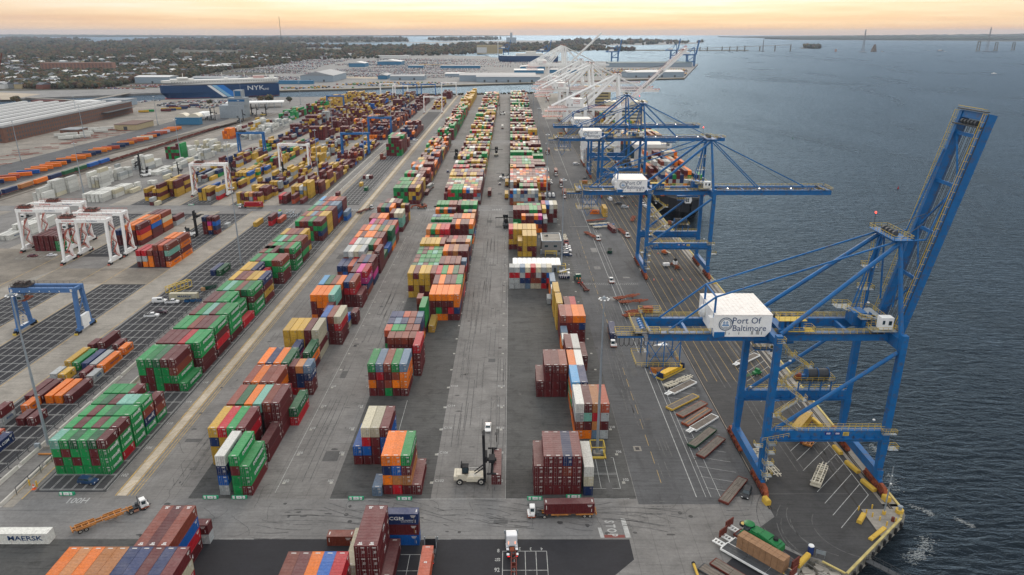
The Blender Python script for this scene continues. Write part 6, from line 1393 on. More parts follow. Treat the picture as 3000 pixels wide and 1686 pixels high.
# straddle-like dark lift trucks seen from behind in the lanes
handler(-2.9, 423, 95, 'blue-grey lift truck standing in the central lane near the cross road', 6, None, 'dgr', 1.5, group='lift trucks in the lanes'); handler(-51.3, 676, 90, 'black lift truck in the lane right of green stacks', 8, None, 'dgr', 2, group='lift trucks in the lanes'); handler(-13.9, 690, 90, 'cream lift truck in the far central lane', 8, None, 'crm', 2, group='lift trucks in the lanes')
# reach stacker, orange, on the cross road
t = thing('reach_stacker', 'orange reach stacker with lowered boom on the rear cross road', 'reach stacker', (-59.5, 471.8, 0), R(180))
b = MB(); b.prism([(-3,.8),(3.2,.8),(3.2,1.8),(-1,1.9),(-3,2.6)], -1.5, 1.5, 0, 'y'); b.box(-.8,.6,-1,.4,1.9,3.5,1); b.build('body', ['rch','glass'], t)
b = MB(); b.beam((-2.2,0,3.2),(7,0,1.6),.6,.7); b.box(6.6,7.6,-3,3,.8,1.3); b.build('boom', 'rch', t); wheels(t, [(2.4,-1.4),(2.4,1.4),(-2.2,-1.4),(-2.2,1.4)], WHD, .9, .85)
# ------------------------------------------------------------------ road trucks at the bottom edge
def semi(x, y, deg, label, col, sleeper=True, group=None):
    t = thing('road_truck', label, 'truck', (x, y, 0), R(deg), group); p = paint('truck_%d' % int(col[0]*99), col, .4)
    b = MB(); b.prism([(1.2,.9),(3.9,.9),(4.0,1.6),(3.7,1.95),(2.3,2.2),(1.9,3.1),(1.2,3.3)], -1.15, 1.15, 0, 'y')
    if sleeper: b.prism([(-.6,.9),(1.2,.9),(1.2,3.55),(.8,3.8),(-.5,3.75),(-.6,3.5)], -1.22, 1.22, 0, 'y')
    b.box(3.3, 4.1, -1.25, 1.25, .45, .9)
    b.build('cab', p, t)
    b = MB(); b.quad((2.27,-.95,2.28),(2.27,.95,2.28),(1.94,.85,3.02),(1.94,-.85,3.02)); b.box(1.35,1.95,-1.17,-1.15,2.2,2.9); b.box(1.35,1.95,1.15,1.17,2.2,2.9); b.build('windscreen', 'glass', t)
    b = MB(); b.box(-3.8, 1.2, -.45, .45, .75, 1.05, 0); b.box(-2.6, -1.2, -.5, .5, 1.05, 1.2, 1); b.build('chassis_frame', ['dgr', 'rust'], t)
    b = MB()
    for s in (-1, 1): b.tube((-.8, s*1.0, .7), (.7, s*1.0, .7), .36, 12); b.box(-2.2, -1.5, s*1.02-.3, s*1.02+.3, 1.12, 1.2); b.box(-3.9, -3.2, s*1.02-.3, s*1.02+.3, 1.12, 1.2)
    b.build('fuel_tank', p if col[0] > .5 else G('dgr'), t)
    b = MB()
    for s in (-1, 1): b.tube((-.3+1.2, s*1.3, 1.0), (-.3+1.2, s*1.3, 4.1), .09, 8); b.box(2.4, 2.6, s*1.5-.12, s*1.5+.12, 2.0, 2.9)
    b.build('exhaust_stack', 'gal', t)
    if sleeper:
        b = MB()
        for s in (-1, 1):
            for k in range(3): b.ell((-.63, s*.75, 1.6+.28*k), (.04,.09,.09), 8, 4)
        b.build('marker_lamp', emis('amber_lamp', (1,.3,.12), 1.5), t)
    b = MB(); b.box(-4.0,-3.95,-1.15,-.6,.8,1.0); b.box(-4.0,-3.95,.6,1.15,.8,1.0); b.build('tail_light', emis('brake_lamp', (.9,.02,.02), .8), t)
    wheels(t, [(3.1,-1.02),(3.1,1.02),(-1.8,-1.0),(-1.8,1.0),(-3.1,-1.0),(-3.1,1.0)])
    return t
semi(.15, 135.0, 93, 'white sleeper-cab road truck driving up from the bottom edge', (.74,.75,.76))
chassis(.6, 126.0, 90, 'bare dark chassis behind the white sleeper-cab truck', 'dkred', heavy=False)
semi(-18.3, 132.8, 90, 'black day-cab road truck with salmon box by the bottom edge', (.02,.025,.03), False); chassis(-18.3, 124.9, 90, 'chassis beneath the salmon box of the black truck', 'dgr', heavy=False)
t_ = container('m', -19.6, 117.0, 1.42, 45, 'long salmon-red container on the black truck at the bottom edge', None, 0, -1); lettering('45', .75, 'txtw', t_, (0, 8.2, HT+.02), (0,0,0), .02)
semi(31.9, 321.5, 100, 'dark green road truck with bare chassis beside the parking bays', (.01,.09,.06), True); chassis(33.4, 312.6, 100, 'bare red-tailed chassis behind the dark green truck', 'dkred', heavy=False)
semi(30.6, 384.0, -88, 'red truck cab with empty racks beside the office', (.25,.05,.04), False); chassis(30.8, 395, -88, 'trailer of white racks behind the red truck cab', 'crm')
# ------------------------------------------------------------------ flatbeds and bolsters on the slanting bays
def flatrack(p0, p1, label, fm='dkred', W=2.5, z=.75, goose=None, stripe=None, ends=None, wood='wood', group='flat racks parked on the slanting bays'):
    d = Vector((p1[0]-p0[0], p1[1]-p0[1])); L = d.length; c = ((p0[0]+p1[0])/2, (p0[1]+p1[1])/2)
    t = thing('flat_rack', label, 'flatbed', (c[0], c[1], 0), math.atan2(d.y, d.x), group); h = L/2; b = MB()
    x0 = -h+(2.6 if goose else 0)
    for s in (-1, 1): b.box(x0, h, s*W/2-.06, s*W/2+.06, z-.5, z+.03)
    b.box(x0, x0+.25, -W/2, W/2, z-.55, z+.05); b.box(h-.25, h, -W/2, W/2, z-.4, z+.05)
    for k in range(5): b.box(x0+1+k*(L-3)/5, x0+1.2+k*(L-3)/5, -W/2-.03, W/2+.03, z-.35, z-.05)
    b.build('frame', fm, t)
    n = 3 if W < 3 else 4
    for k in range(n*3):                                          # planks in short bays
        i, j = k % n, k//n; ww = (W-.14)/n; xa = x0+.3+j*(h-x0-.6)/3; xb = xa+(h-x0-.6)/3-.08
        pb = MB(); pb.box(xa, xb, -W/2+.08+i*ww, -W/2+.08+(i+1)*ww-.05, z-.08, z+.02+.015*((k*7) % 3)); pb.build('deck_plank', wood, t)
    if goose:
        b = MB()
        for s in (-1, 1): b.box(-h, x0, s*.6-.12, s*.6+.12, z-.15, z+.15)
        for k in range(4): b.box(-h+.1+k*.75, -h+.3+k*.75, -.6, .6, z-.12, z+.12)
        b.build('gooseneck', goose, t)
    if stripe:
        b = MB(); b.box(x0+.4, h-.4, -.12, .12, z+.055, z+.09); b.build('lashing_strip', stripe, t)
    if ends:
        for s in (-1, 1):
            b = MB(); b.box(s*(h-.3)-.12, s*(h-.3)+.12, -W/2, W/2, z, z+1.9); b.build('end_wall', ends, t)
    return t
flatrack((53.2,151.1), (61.3,161.4), 'weathered plank flatbed beside the black estate car', 'dkred')
flatrack((52.5,171.7), (61.1,181.4), 'grey-brown flat rack, nearest of the slanting row', 'dkred')
flatrack((51.3,177.0), (60.0,186.5), 'green-edged flat rack in the slanting row', mat('dull_green_steel', (.02,.07,.035), .7, 0, .3, .8))
flatrack((52.0,184.4), (62.7,194.2), 'white-edged flat rack with open gooseneck, nearer one', 'wht', goose='wht')
flatrack((52.2,189.0), (61.8,198.4), 'flat rack with a long orange strip down its deck', 'rch', stripe='ora')
flatrack((51.7,194.0), (61.5,202.5), 'flat rack with a pale cross strap beyond the orange-strip one', 'rch')
flatrack((49.4,198.5), (60.0,207.2), 'brown flat rack with a yellow nose', 'ywood')
flatrack((50.3,207.5), (61.7,217.2), 'white-edged flat rack farthest up the slanting row', 'wht', goose='wht')
chassis(56.4, 216.3, 36, 'cream skeletal chassis between white flat rack and yellow load', 'crm')
flatrack((78.9,229.4), (90.0,238.6), 'white boat-like flat rack on the waterside bays', 'wht', goose='wht', group=None)
chassis(67.5, 165.5, -102, 'cream chassis parked behind the near crane leg', 'crm'); chassis(69.6, 170.6-3, -80, 'cream chassis just beside the near crane leg ladder', 'crm')
chassis(81.6, 161.8, 57, 'cream twin chassis pile on the white bays', 'crm', L=11.5); chassis(81.75, 161.9, 57, 'upper cream chassis lying on the twin pile', 'crm', L=11, wh=False, pile=1)
flatrack((84.2,178.4), (87.5,186.0), 'rusty flatbed under the near portal beam', 'rch', group=None)
# yellow lowbed with two yellow loads; brown crates behind
def loadblock(t, x0, x1, W, z0, z1, m, nx, ny, nz, name='crate', gap=.06):
    for i in range(nx):
        for j in range(ny):
            for k in range(nz):
                b = MB(); xa = x0+i*(x1-x0)/nx; yb = -W/2+j*W/ny; zc = z0+k*(z1-z0)/nz; jt = random.uniform(0, .03)
                b.box(xa+gap/2, xa+(x1-x0)/nx-gap/2, yb+gap/2, yb+W/ny-gap/2, zc+.01, zc+(z1-z0)/nz-gap/3-jt); b.build(name, m, t)
def load(p0, p1, label, L0, L1, W, z0, z1, m, nx, ny, nz, name='crate', cat='crates'):
    d = Vector((p1[0]-p0[0], p1[1]-p0[1])); c = ((p0[0]+p1[0])/2, (p0[1]+p1[1])/2)
    t = thing('crate_load', label, cat, (c[0], c[1], z0), math.atan2(d.y, d.x)); loadblock(t, L0, L1, W, 0, z1-z0, m, nx, ny, nz, name); return t
M_CRT = mat('plywood_crate', (.42,.24,.11), .7, 0, .15, 1.0); M_CRB = mat('brown_wrapped_timber', (.30,.17,.09), .7, 0, .18, .9); M_YLD = mat('bright_yellow_load', (.65,.38,.02), .6, 0, .15, 1.5)
flatrack((50.4,219.2), (60.0,227.8), 'navy-ended lowbed carrying the bright yellow loads', 'yel', ends=mat('navy_end_board', (.015,.03,.08), .6))
load((50.4,219.2), (60.0,227.8), 'two bright yellow crated loads on the navy-ended lowbed', -5.2, 5.2, 2.3, .95, 2.3, M_YLD, 2, 1, 1)
flatrack((48.8,222.8), (58.6,232.4), 'orange-ended lowbed carrying plywood crates', 'crm', ends=mat('orange_end_board', (.5,.16,.03), .6))
load((48.8,222.8), (58.6,232.4), 'plywood crates on the orange-ended lowbed', -5.0, 5.4, 2.2, .95, 2.9, M_CRT, 3, 1, 1)
semi(50.6, 231.0, 205, 'white truck cab facing the crane tail platform', (.74,.74,.74), False); flatrack((47.5,236), (59,244), 'flatbed with white-wrapped load under the crane tail', 'dgr', group=None)
load((47.5,236), (59,244), 'white wrapped bales on the flatbed under the crane tail', -5, 5, 2.4, .95, 3.2, 'wht', 5, 2, 1)
# harvester and crates at the lower right
def lowboy(p0, p1, label, fm, goose, ends, W=2.9):
    return flatrack(p0, p1, label, fm, W, .95, goose, None, ends, 'dgr', group='goosenecked lowboys at the lower right')
lowboy((46.9,136.6), (59.9,122.4), 'white goosenecked lowboy with four bright rails at the lower right', 'wht', 'wht', None)
lowboy((49.2,138.4), (61.0,124.6), 'red-ended lowboy carrying the brown timber load', 'wht', 'wht', 'dkred')
lowboy((51.6,141.6), (62.6,127.6), 'red-ended lowboy carrying the green harvester', 'dkred', 'wht', 'dkred')
t = load((49.2,138.4), (61.0,124.6), 'long brown wrapped timber block on the red-ended lowboy', -4.4, 7.0, 2.7, 1.0, 4.3, M_CRB, 8, 2, 3, 'timber_bundle', 'timber load')
a = math.atan2(127.6-141.6, 62.6-51.6); cx, cy = 57.1, 134.6
t = thing('combine_harvester', 'green combine harvester with one yellow-hubbed front wheel showing', 'harvester', (cx, cy, 1.0), a)
b = MB(); b.prism([(-4.6,.6),(4.6,.5),(5.0,1.4),(4.9,2.6),(3.8,3.1),(-1.0,3.1),(-2.4,2.9),(-3.2,2.2),(-4.8,1.6)], -1.5, 1.5, 0, 'y'); b.build('body', 'grn', t)
b = MB(); b.box(-2.4,-.2,-1.2,1.2,3.1,3.4); b.box(-.1,2.2,-1.3,1.3,3.1,3.45); b.box(2.3,4.4,-1.1,1.1,3.1,3.3); b.build('grain_tank_cover', 'grn', t)
b = MB(); b.box(-4.3,-2.5,-.9,.9,2.2,3.7,1); b.ell((-3.5,0,3.8),(1.35,1.25,.22),12,5,0); b.build('cab', ['grn','glass'], t)
b = MB(); b.box(-3.0,4.9,-1.53,-1.5,1.9,2.05); b.build('yellow_stripe', 'ywood', t)
b = MB(); b.tube((-.5,-1.1,3.6),(4.7,-1.2,2.9),.26,10); b.build('unloading_auger', 'grn', t)
b = MB(); b.tube((3.2,.3,3.3),(3.2,.3,3.9),.55,14); b.build('air_intake', 'blk', t)
HW = wheel_mesh(.95,.6,18); 
b = MB(); b.tube((-4.0,-1.3,.6),(-4.0,-2.0,.6),.9,18,0); b.tube((-4.0,-1.95,.6),(-4.0,-2.03,.6),.6,18,1); b.tube((-5.2,.4,2.15),(-5.2,.4,2.6),.9,18,0); b.tube((-5.2,.4,2.2),(-5.2,.4,2.63),.62,18,1); b.build('wheel', ['blk', mat('hub_yellow', (.6,.42,.12), .5)], t)
flatrack((41.8,128.2), (50.5,119.0), 'grey plank flat rack at the bottom edge, left one', 'dgr', group=None); flatrack((44.9,129.9), (54.3,119.4), 'brown plank flat rack at the bottom edge, right one', 'dkred', group=None)
b = MB(); b.tube((0,0,.6),(0,-6,.8),.3,10); b.tube((0,.1,.6),(0,-.35,.6),.42,10,1); tag(b.build('lifting_boom', ['ywood', 'blk'], loc=(40.4,129.2,0)), 'yellow pipe boom poking in at the bottom edge', 'boom')
# small vehicles and bits on the apron
def small(name, label, cat, loc, deg, build, group=None):
    t = thing(name, label, cat, (*loc, 0), R(deg), group); build(t); return t
def dumpster(t):
    b = MB(); b.prism([(-2.6,.2),(2.6,.2),(3.0,1.7),(-3.0,1.7)], -1.2, 1.2, 0, 'y'); b.build('bin', mat('skip_green', (.01,.06,.04), .6), t); b = MB(); b.box(-2.7,2.7,-1.0,1.0,1.71,1.73); b.build('rubbish', 'blk', t)
small('skip', 'dark green skip standing alone on the road', 'skip', (53.2, 369.5), 80, dumpster)
small('skip', 'dark green machine beside the yellow spreader frame', 'skip', (-139.0, 312), 30, dumpster)
def genset(t):
    b = MB(); b.box(-1.6,1.6,-.8,.8,.6,1.9); b.build('housing', 'wht', t); b = MB(); b.box(-2.4,-1.6,-.08,.08,.5,.6); b.build('tow_bar', 'dgr', t); wheels(t, [(0,-.8),(0,.8)], WHS, .34)
small('generator_trailer', 'small white generator trailer under the second crane', 'generator', (78.4, 344.8), 5, genset)
def lift(t):
    b = MB(); b.box(-1.4,1.4,-1.0,1.0,.7,1.7); b.ell((-.3,0,1.9),(1.1,.9,.5),10,5); b.build('body', mat('lift_orange',(.55,.13,.03),.5), t); b = MB(); b.beam((-1.2,.3,1.9),(4.2,.3,1.5),.4,.4); b.build('boom', 'crm', t); wheels(t, [(-1,-1),(-1,1),(1,-1),(1,1)], WHS, .45, 1.3)
small('boom_lift', 'orange boom lift with cream arm under the second crane', 'boom lift', (82.0, 366.5), -60, lift)
def spreader(t):
    b = MB(); b.box(-.7,.7,-3.0,3.0,1.2,1.7,0); b.box(-1.2,1.2,-3.1,-2.8,.2,1.3,0); b.box(-1.2,1.2,2.8,3.1,.2,1.3,0); b.box(-.9,.9,-.9,.9,1.7,3.4,1); b.box(-.6,.6,-.5,.5,3.4,4.6,2)
    for s in (-1,1): b.beam((s*1.1,-2.9,.3),(s*2.0,-3.6,.2),.2,.2,0)
    b.build('frame', ['rust','wht','blk'], t); b = MB()
    for x in (-.6,.6):
        for y in (-1.6,1.6): b.beam((x,y,1.7),(x,y,34),.07,.07)
    b.build('hoist_rope', 'dgr', t)
small('crane_spreader', 'rust-orange spreader hanging low under the second crane', 'spreader', (82.6, 343.5), 12, spreader)
def rover(t):
    b = MB(); b.prism([(-1.4,.5),(1.5,.5),(1.5,1.2),(.6,1.4),(.4,2.3),(-.5,2.3),(-.6,1.3),(-1.4,1.2)],-.8,.8,0,'y'); b.build('body','grn',t); b=MB(); b.beam((1.4,-.5,.9),(5.2,-.5,.6),.12,.12); b.beam((1.4,.5,.9),(5.2,.5,.6),.12,.12)
    for k in range(5): b.beam((1.6+.8*k,-.5,.85),(1.6+.8*k,.5,.85),.08,.08)
    b.build('tine_frame','grn',t); wheels(t,[(-1,-.85),(-1,.85),(1,-.85),(1,.85)],WHS,.45,1.3)
small('farm_tractor', 'small green tractor with forked frame on the waterside bays', 'tractor', (85.0, 223.2), 205, rover)
flatrack((83.6,206.5), (88.0,213.5), 'grey flat barge-like rack below the green tractor', 'dgr', group=None)
# tan curtain-sided trailers seen through the near crane
t = container('y', 81.9, 181.0, 1.3, 40, 'tan container on wheels seen through the near crane frame', None, R(-39), -1); chassis(84.5+2, 186.5, 51, 'dark red chassis below the tan container', 'dkred')
chassis(86.5, 180.0, 55, 'orange chassis end poking out under the portal beam', 'ora', L=9)
# ------------------------------------------------------------------ people (three dock workers)
def person_mesh():
    me = bpy.data.meshes.new('person_body'); 
    vs = [(0,0,.95),(0,0,1.2),(0,0,1.42),(0,0,1.52),(0,.02,1.66),(0,.02,1.76),(.11,0,.9),(.13,.04,.5),(.14,-.02,.08),(.14,.1,.03),(-.11,0,.9),(-.13,-.06,.5),(-.14,-.1,.08),(-.14,.02,.03),(.2,0,1.42),(.27,.03,1.15),(.27,.12,.92),(-.2,0,1.42),(-.27,-.02,1.15),(-.26,.06,.92)]
    es = [(0,1),(1,2),(2,3),(3,4),(4,5),(0,6),(6,7),(7,8),(8,9),(0,10),(10,11),(11,12),(12,13),(2,14),(14,15),(15,16),(2,17),(17,18),(18,19)]
    me.from_pydata(vs, es, []); o = bpy.data.objects.new('person_tmp', me); COL.objects.link(o); o.modifiers.new('s', 'SKIN'); ss = o.modifiers.new('u', 'SUBSURF'); ss.levels = 1; ss.render_levels = 1
    rad = [.15,.14,.17,.07,.10,.09,.1,.07,.05,.04,.1,.07,.05,.04,.075,.05,.035,.075,.05,.035]
    for v, r_ in zip(me.skin_vertices[0].data, rad): v.radius = (r_, r_*.85)
    me.skin_vertices[0].data[0].use_root = True
    dg = bpy.context.evaluated_depsgraph_get(); dg.update(); m2 = bpy.data.meshes.new_from_object(o.evaluated_get(dg)); bpy.data.objects.remove(o)
    m2.materials.clear()
    for k in (mat('hi_vis_orange', (.8,.16,.02), .7), mat('work_trousers', (.02,.025,.05), .8), mat('skin', (.45,.26,.18), .6), 'wht'): m2.materials.append(G(k))
    for p in m2.polygons:
        z = p.center.z; x = abs(p.center.x); p.material_index = 3 if z > 1.70 else 2 if z > 1.5 or (z < 1.0 and x > .22) else 0 if z > .93 else 1
        p.use_smooth = True
    return m2
PM = person_mesh()
for k, (x, y, dg_, lab) in enumerate(((79.3, 474.0, 20, 'worker in orange vest and white helmet standing beside the silver car'), (84.4, 474.5, -60, 'worker in orange vest standing between silver car and crane leg'), (84.6, 488, 100, 'worker in orange vest walking farther up the apron'))):
    tag(link('person', PM, None, (x, y, .016), rz=R(dg_)), lab, 'person', 'dock workers in orange vests')
# ================================================================== LIGHT POLES, BARRIERS, SIGNS
def hbox(b, y, z=0): pass
def mast_pole(x, y, h, label, cage=False, scale=1.0, group='tall lamp masts'):
    t = thing('lamp_mast', label, 'lamp pole', (x, y, 0), 0, group)
    b = MB(); b.tube((0,0,.8),(0,0,h*.5),.42,12,0,.32); b.tube((0,0,h*.5),(0,0,h),.30,12,0,.16); b.build('pole', 'gal', t)
    b = MB(); b.box(-1,1,-1,1,0,.8,0); b.box(.9,1.6,-.4,.4,0,1.4,1); b.build('plinth', [P_TAN, 'gal'], t)
    b = MB()
    for k in range(16):
        a0, a1 = 2*math.pi*k/16, 2*math.pi*(k+1)/16; b.beam((.9*math.cos(a0),.9*math.sin(a0),h-.3),(.9*math.cos(a1),.9*math.sin(a1),h-.3),.08,.08)
    for k in range(4): b.beam((0,0,h-.3),(.9*math.cos(k*1.57),.9*math.sin(k*1.57),h-.3),.08,.08)
    b.tube((0,0,h-.2),(0,0,h+.3),.5,12,0,.2); b.build('lamp_ring', 'gal', t)
    for k in range(8):
        a = 2*math.pi*k/8; b = MB(); b.ell((1.25*math.cos(a),1.25*math.sin(a),h-.5),(.3,.3,.15),8,4); b.build('lamp_head', 'wht', t)
    if cage:
        b = MB(); w = 1.9
        for sx in (-1,1):
            for sy in (-1,1): b.beam((sx*w,sy*w,0),(sx*w,sy*w,3.4),.22,.22)
        for z in (3.4,): 
            for s in (-1,1): b.beam((-w,s*w,z),(w,s*w,z),.22,.22); b.beam((s*w,-w,z),(s*w,w,z),.22,.22)
        b.box(-w-.2,w+.2,-w-.5,-w+.1,.05,.5); b.box(w-.1,w+.4,-w-.5,w,.05,.45); b.build('guard_cage', 'yel', t)
    return t
PT = ('tall lamp mast in a yellow cage beside the front maroon stack', 'tall lamp mast beside the white-roofed shelter', 'lamp mast beside the tank containers', 'lamp mast farther up the right block', 'lamp mast at the left fence beside green stacks')
mast_pole(24.1, 173.6, 47.0, PT[0], True); mast_pole(25.1, 337.5, 46, PT[1], True); mast_pole(25.3, 497.5, 46, PT[2]); mast_pole(26.8, 698, 44, PT[3]); mast_pole(27.5, 900, 42, 'lamp mast fifth up the right block'); mast_pole(28, 1110, 42, 'lamp mast near the tan quay end')
mast_pole(-131.8, 177.6, 46.6, PT[4]); mast_pole(-137.3, 348.1, 40, 'lamp mast above the mustard-topped green block'); mast_pole(-135.7, 666.7, 38, 'lamp mast at the fence by the nearest blue gantry'); mast_pole(-139.1, 849.8, 38, 'lamp mast at the fence beyond the blue gantries'); mast_pole(-139, 1015, 38, 'lamp mast far along the fence')
mast_pole(-204.2, 519.0, 38, 'lamp mast beside the white gantry in the mustard yard'); mast_pole(-309.0, 512, 38, 'lamp mast among white reefer stacks'); mast_pole(-303, 660, 38, 'lamp mast beside the green and maroon stack'); mast_pole(-314, 850, 38, 'lamp mast behind the orange stack'); mast_pole(-157.8, 585, 38, 'lamp mast in the mustard rows'); mast_pole(-208, 850, 38, 'lamp mast in the maroon rows')
mast_pole(-475.6, 810.3, 36, 'lamp mast in front of the brick warehouse'); mast_pole(-568, 960, 34, 'lamp mast rising over the warehouse roof'); mast_pole(-451.6, 934.5, 36, 'lamp mast beside the dome tents'); mast_pole(-430, 1180, 36, 'lamp mast by the car park at the channel'); mast_pole(-345, 1210, 36, 'lamp mast in front of the ship stern'); mast_pole(-450.0, 660.0, 36, 'lamp mast among the orange trailers')
# quay end pole with yellow foot
t = thing('lamp_post', 'slim grey post with yellow foot on the quay corner', 'pole', (91.5, 147.0, 0)); b = MB(); b.tube((0,0,.7),(0,0,13.5),.2,10,0,.12); b.beam((0,0,9.5),(-.5,0,9.5),.1,.1); b.build('pole', 'gal', t); b = MB(); b.tube((0,0,0),(0,0,.9),.42,12); b.build('foot', 'ywood', t); b = MB(); b.ell((0,-.3,9.0),(.25,.25,.2),8,4); b.ell((0,-.2,11.2),(.12,.3,.1),8,4); b.build('lamp', 'wht', t)
# green bay markers with white boards
def marker(x, y, label):
    t = thing('bay_marker', label, 'barrier', (x, y, 0), 0, 'green bay markers along the front line')
    b = MB(); b.prism([(-.4,0),(.4,0),(.25,.75),(-.25,.75)], -1.9, 1.9); b.build('block', mat('marker_green', (.02,.33,.16), .6), t)
    for x0, x1 in ((-1.55,-1.0),(-.6,.75),(1.0,1.6)): b = MB(); b.box(x0,x1,-.5,-.44,.25,1.0); b.build('board', 'wht', t)
    for i, s in enumerate(('C', '102', 'X')): lettering(s, .45, 'red' if i == 0 else 'txtb', t, ((-1.27,.07,1.3)[i], -.52, .6), FRONT)
    return t
for (x, y), s in zip(((-113.5,155.2),(-76.2,153.65),(-68.9,153.65),(-39.2,153.2),(-27.0,153.1),(6.0,153.1),(15.9,153.85)), ('before the fenced green block','left of the front white and green stack','right one before the front green stack','by the slate blue box','by the orange and green stack','left one before the maroon stack','right one before the maroon stack')): marker(x, y, 'green bay marker '+s)
for (x, y), s in zip(((-113.5,482.3),(-186.0,482.0),(-219,482.0),(-121,482)), ('far side of the cross road, centre','before mustard row, right','before mustard row, left','by the fence across the road')): marker(x, y, 'green bay marker '+s)
# yellow timber bumpers on the quay
def bumper(p, q, label, h=.95, w=1.15, m='ywood', group='yellow kerb bumpers on the quay'):
    d = Vector((q[0]-p[0], q[1]-p[1])); L = d.length; b = MB(); b.prism([(-w/2,0),(w/2,0),(w/2,h*.75),(w/2-.18,h),(-w/2+.18,h),(-w/2,h*.75)], -L/2, L/2); b.box(-L*.3,-L*.3+.25,-w*.3,w*.3,h,h+.06)
    return tag(b.build('kerb_bumper', m, loc=((p[0]+q[0])/2,(p[1]+q[1])/2,.02)), label, 'barrier', group), d
def bump(p, q, label, **k): o, d = bumper(p, q, label, **k); o.rotation_euler = (0,0,math.atan2(d.y,d.x)); return o
bump((92.0,192.5),(92.9,188.2),'yellow bumper behind the portal beam, farthest'); bump((91.9,177.0),(92.4,173.2),'yellow bumper just below the portal beam'); bump((92.0,169.2),(93.2,164.2),'yellow bumper beside the cream twin chassis'); bump((92.4,160.6),(93.6,156.0),'yellow bumper at the outer end of the white bays')
bump((83.7,143.4),(86.2,146.4),'yellow bumper standing alone on the dark quay corner'); bump((63.9,152.4),(64.3,150.4),'short yellow block at the landside rail end', w=1.4, h=1.5); bump((94.6,153.4),(94.9,151.6),'yellow block with green top at the waterside rail end', w=1.5, h=1.4)
bump((63.2,128.4),(67.1,132.1),'yellow log bumper beside the portable toilet'); bump((58.0,125.0),(62.2,127.6),'yellow log bumper at the bottom edge'); bump((83.6,137.4),(89.0,141.6),'long flat yellow beam lying by the quay corner', h=.5, w=1.0)
for k, (x, y) in enumerate(((86.0,148.6),(87.3,147.3),(88.2,146.0),(89.3,144.6),(90.0,142.6),(89.6,149.2),(92.9,144.0))):
    b = MB(); b.tube((0,0,0),(0,0,1.15),.17,10); tag(b.build('bollard', 'ywood', loc=(x,y,.02)), 'thin yellow bollard '+('first', 'second', 'third', 'fourth', 'fifth', 'sixth', 'seventh')[k]+' along the quay corner slab', 'bollard', 'thin yellow bollards on the corner slab')
b = MB(); b.tube((0,0,0),(0,0,1.1),.38,12); tag(b.build('oil_drum', 'dkred', loc=(92.3,144.3,.02)), 'dark red drum on the corner slab', 'drum')
def mooring(x, y, label):
    t = thing('mooring_bollard', label, 'bollard', (x, y, .02), 0, 'mooring bollards on the quay edge'); b = MB(); b.tube((0,0,0),(0,0,.9),.95,16); b.build('base', 'ywood', t); b = MB(); b.tube((0,0,.9),(0,0,1.7),.4,12); b.ell((0,0,1.8),(.65,.65,.3),12,5); b.build('head', 'gal', t)
mooring(95.6, 147.6, 'grey-headed mooring bollard on yellow base at the quay corner')
for k in range(5): mooring(95.9, 205+38*k, 'small mooring bollard on the quay cap, number %s from the corner' % ('two','three','four','five','six')[k])
for k, (x, y) in enumerate(((97.35, 156),(97.35,196),(97.35,233),(97.35,322),(97.35,378),(97.35,430))):
    b = MB(); b.tube((0,-1.1,0),(0,1.1,0),.75,14); tag(b.build('quay_fender', 'blk', loc=(x+.5,y,-1.3)), 'black rubber fender on the quay face, '+('nearest', 'second', 'third', 'fourth', 'fifth', 'sixth')[k]+' one', 'fender', 'black rubber fenders')
for k in range(9):
    p = Vector((95.2,145.4)).lerp(Vector((74,126.6)), (k+.5)/9); b = MB(); b.tube((0,0,-.2),(0,0,-1.8),.32,10); tag(b.build('tyre_fender', 'blk', loc=(p.x+.35,p.y-.4,0)), 'black hanging fender on the slanting quay wall, '+('first','second','third','fourth','fifth','sixth','seventh','eighth','ninth')[k]+' from the corner', 'fender', 'black fenders on the slanting quay wall')
# portable toilet, notice board, concrete revetment
t = thing('portable_toilet', 'blue portable toilet with white roof by the yellow logs', 'toilet', (67.9,133.0,0), R(-20)); b = MB(); b.box(-.6,.6,-.6,.6,.05,2.1); b.build('cabin', mat('toilet_blue', (.01,.03,.14), .5), t); b = MB(); b.ell((0,0,2.1),(.68,.68,.35),10,6); b.build('roof', 'wht', t); b = MB(); b.box(-.4,.4,-.63,-.6,.3,1.9); b.build('door', mat('toilet_blue_door', (.02,.05,.2), .5), t)
t = thing('notice_stand', 'small white notice stand beside the toilet', 'sign', (69.6,131.6,0), R(-25)); b = MB(); b.box(-1,1,-.04,.04,.9,1.9); b.build('board', 'gal', t); b = MB(); b.beam((-.9,0,0),(-.9,0,1.9),.07,.07); b.beam((.9,0,0),(.9,0,1.9),.07,.07); b.build('post', 'gal', t)
b = MB(); rr = random.Random(4)
for k in range(60): x, y = 63+rr.random()*8, 118+rr.random()*12; s = rr.uniform(.4,1.3); b.hexa([(x+rr.uniform(-s,s)*.3+dx*s, y+rr.uniform(-s,s)*.3+dy*s, z) for z in (-2.6, -2.6+rr.uniform(.8,2.2)) for dx, dy in ((-1,-1),(1,-1),(1,1),(-1,1))])
stuff(b.build('rubble_revetment', 'conc'))
b = MB(); b.beam((80,131.2,-.4),(92,118.2,-.6),1.5,.2); rail(b, [(79.5,130.7,-.3),(91.5,117.7,-.5)], 1.1, 1.5); rail(b, [(80.6,131.8,-.3),(92.6,118.7,-.5)], 1.1, 1.5); tag(b.build('gangway', 'dgr'), 'grey gangway sloping off the quay at the bottom edge', 'gangway')
b = MB(); b.box(90.5,98,112,121,-2.4,-.2); tag(b.build('floating_pontoon', 'conc'), 'pale pontoon corner at the bottom of the gangway', 'pontoon')

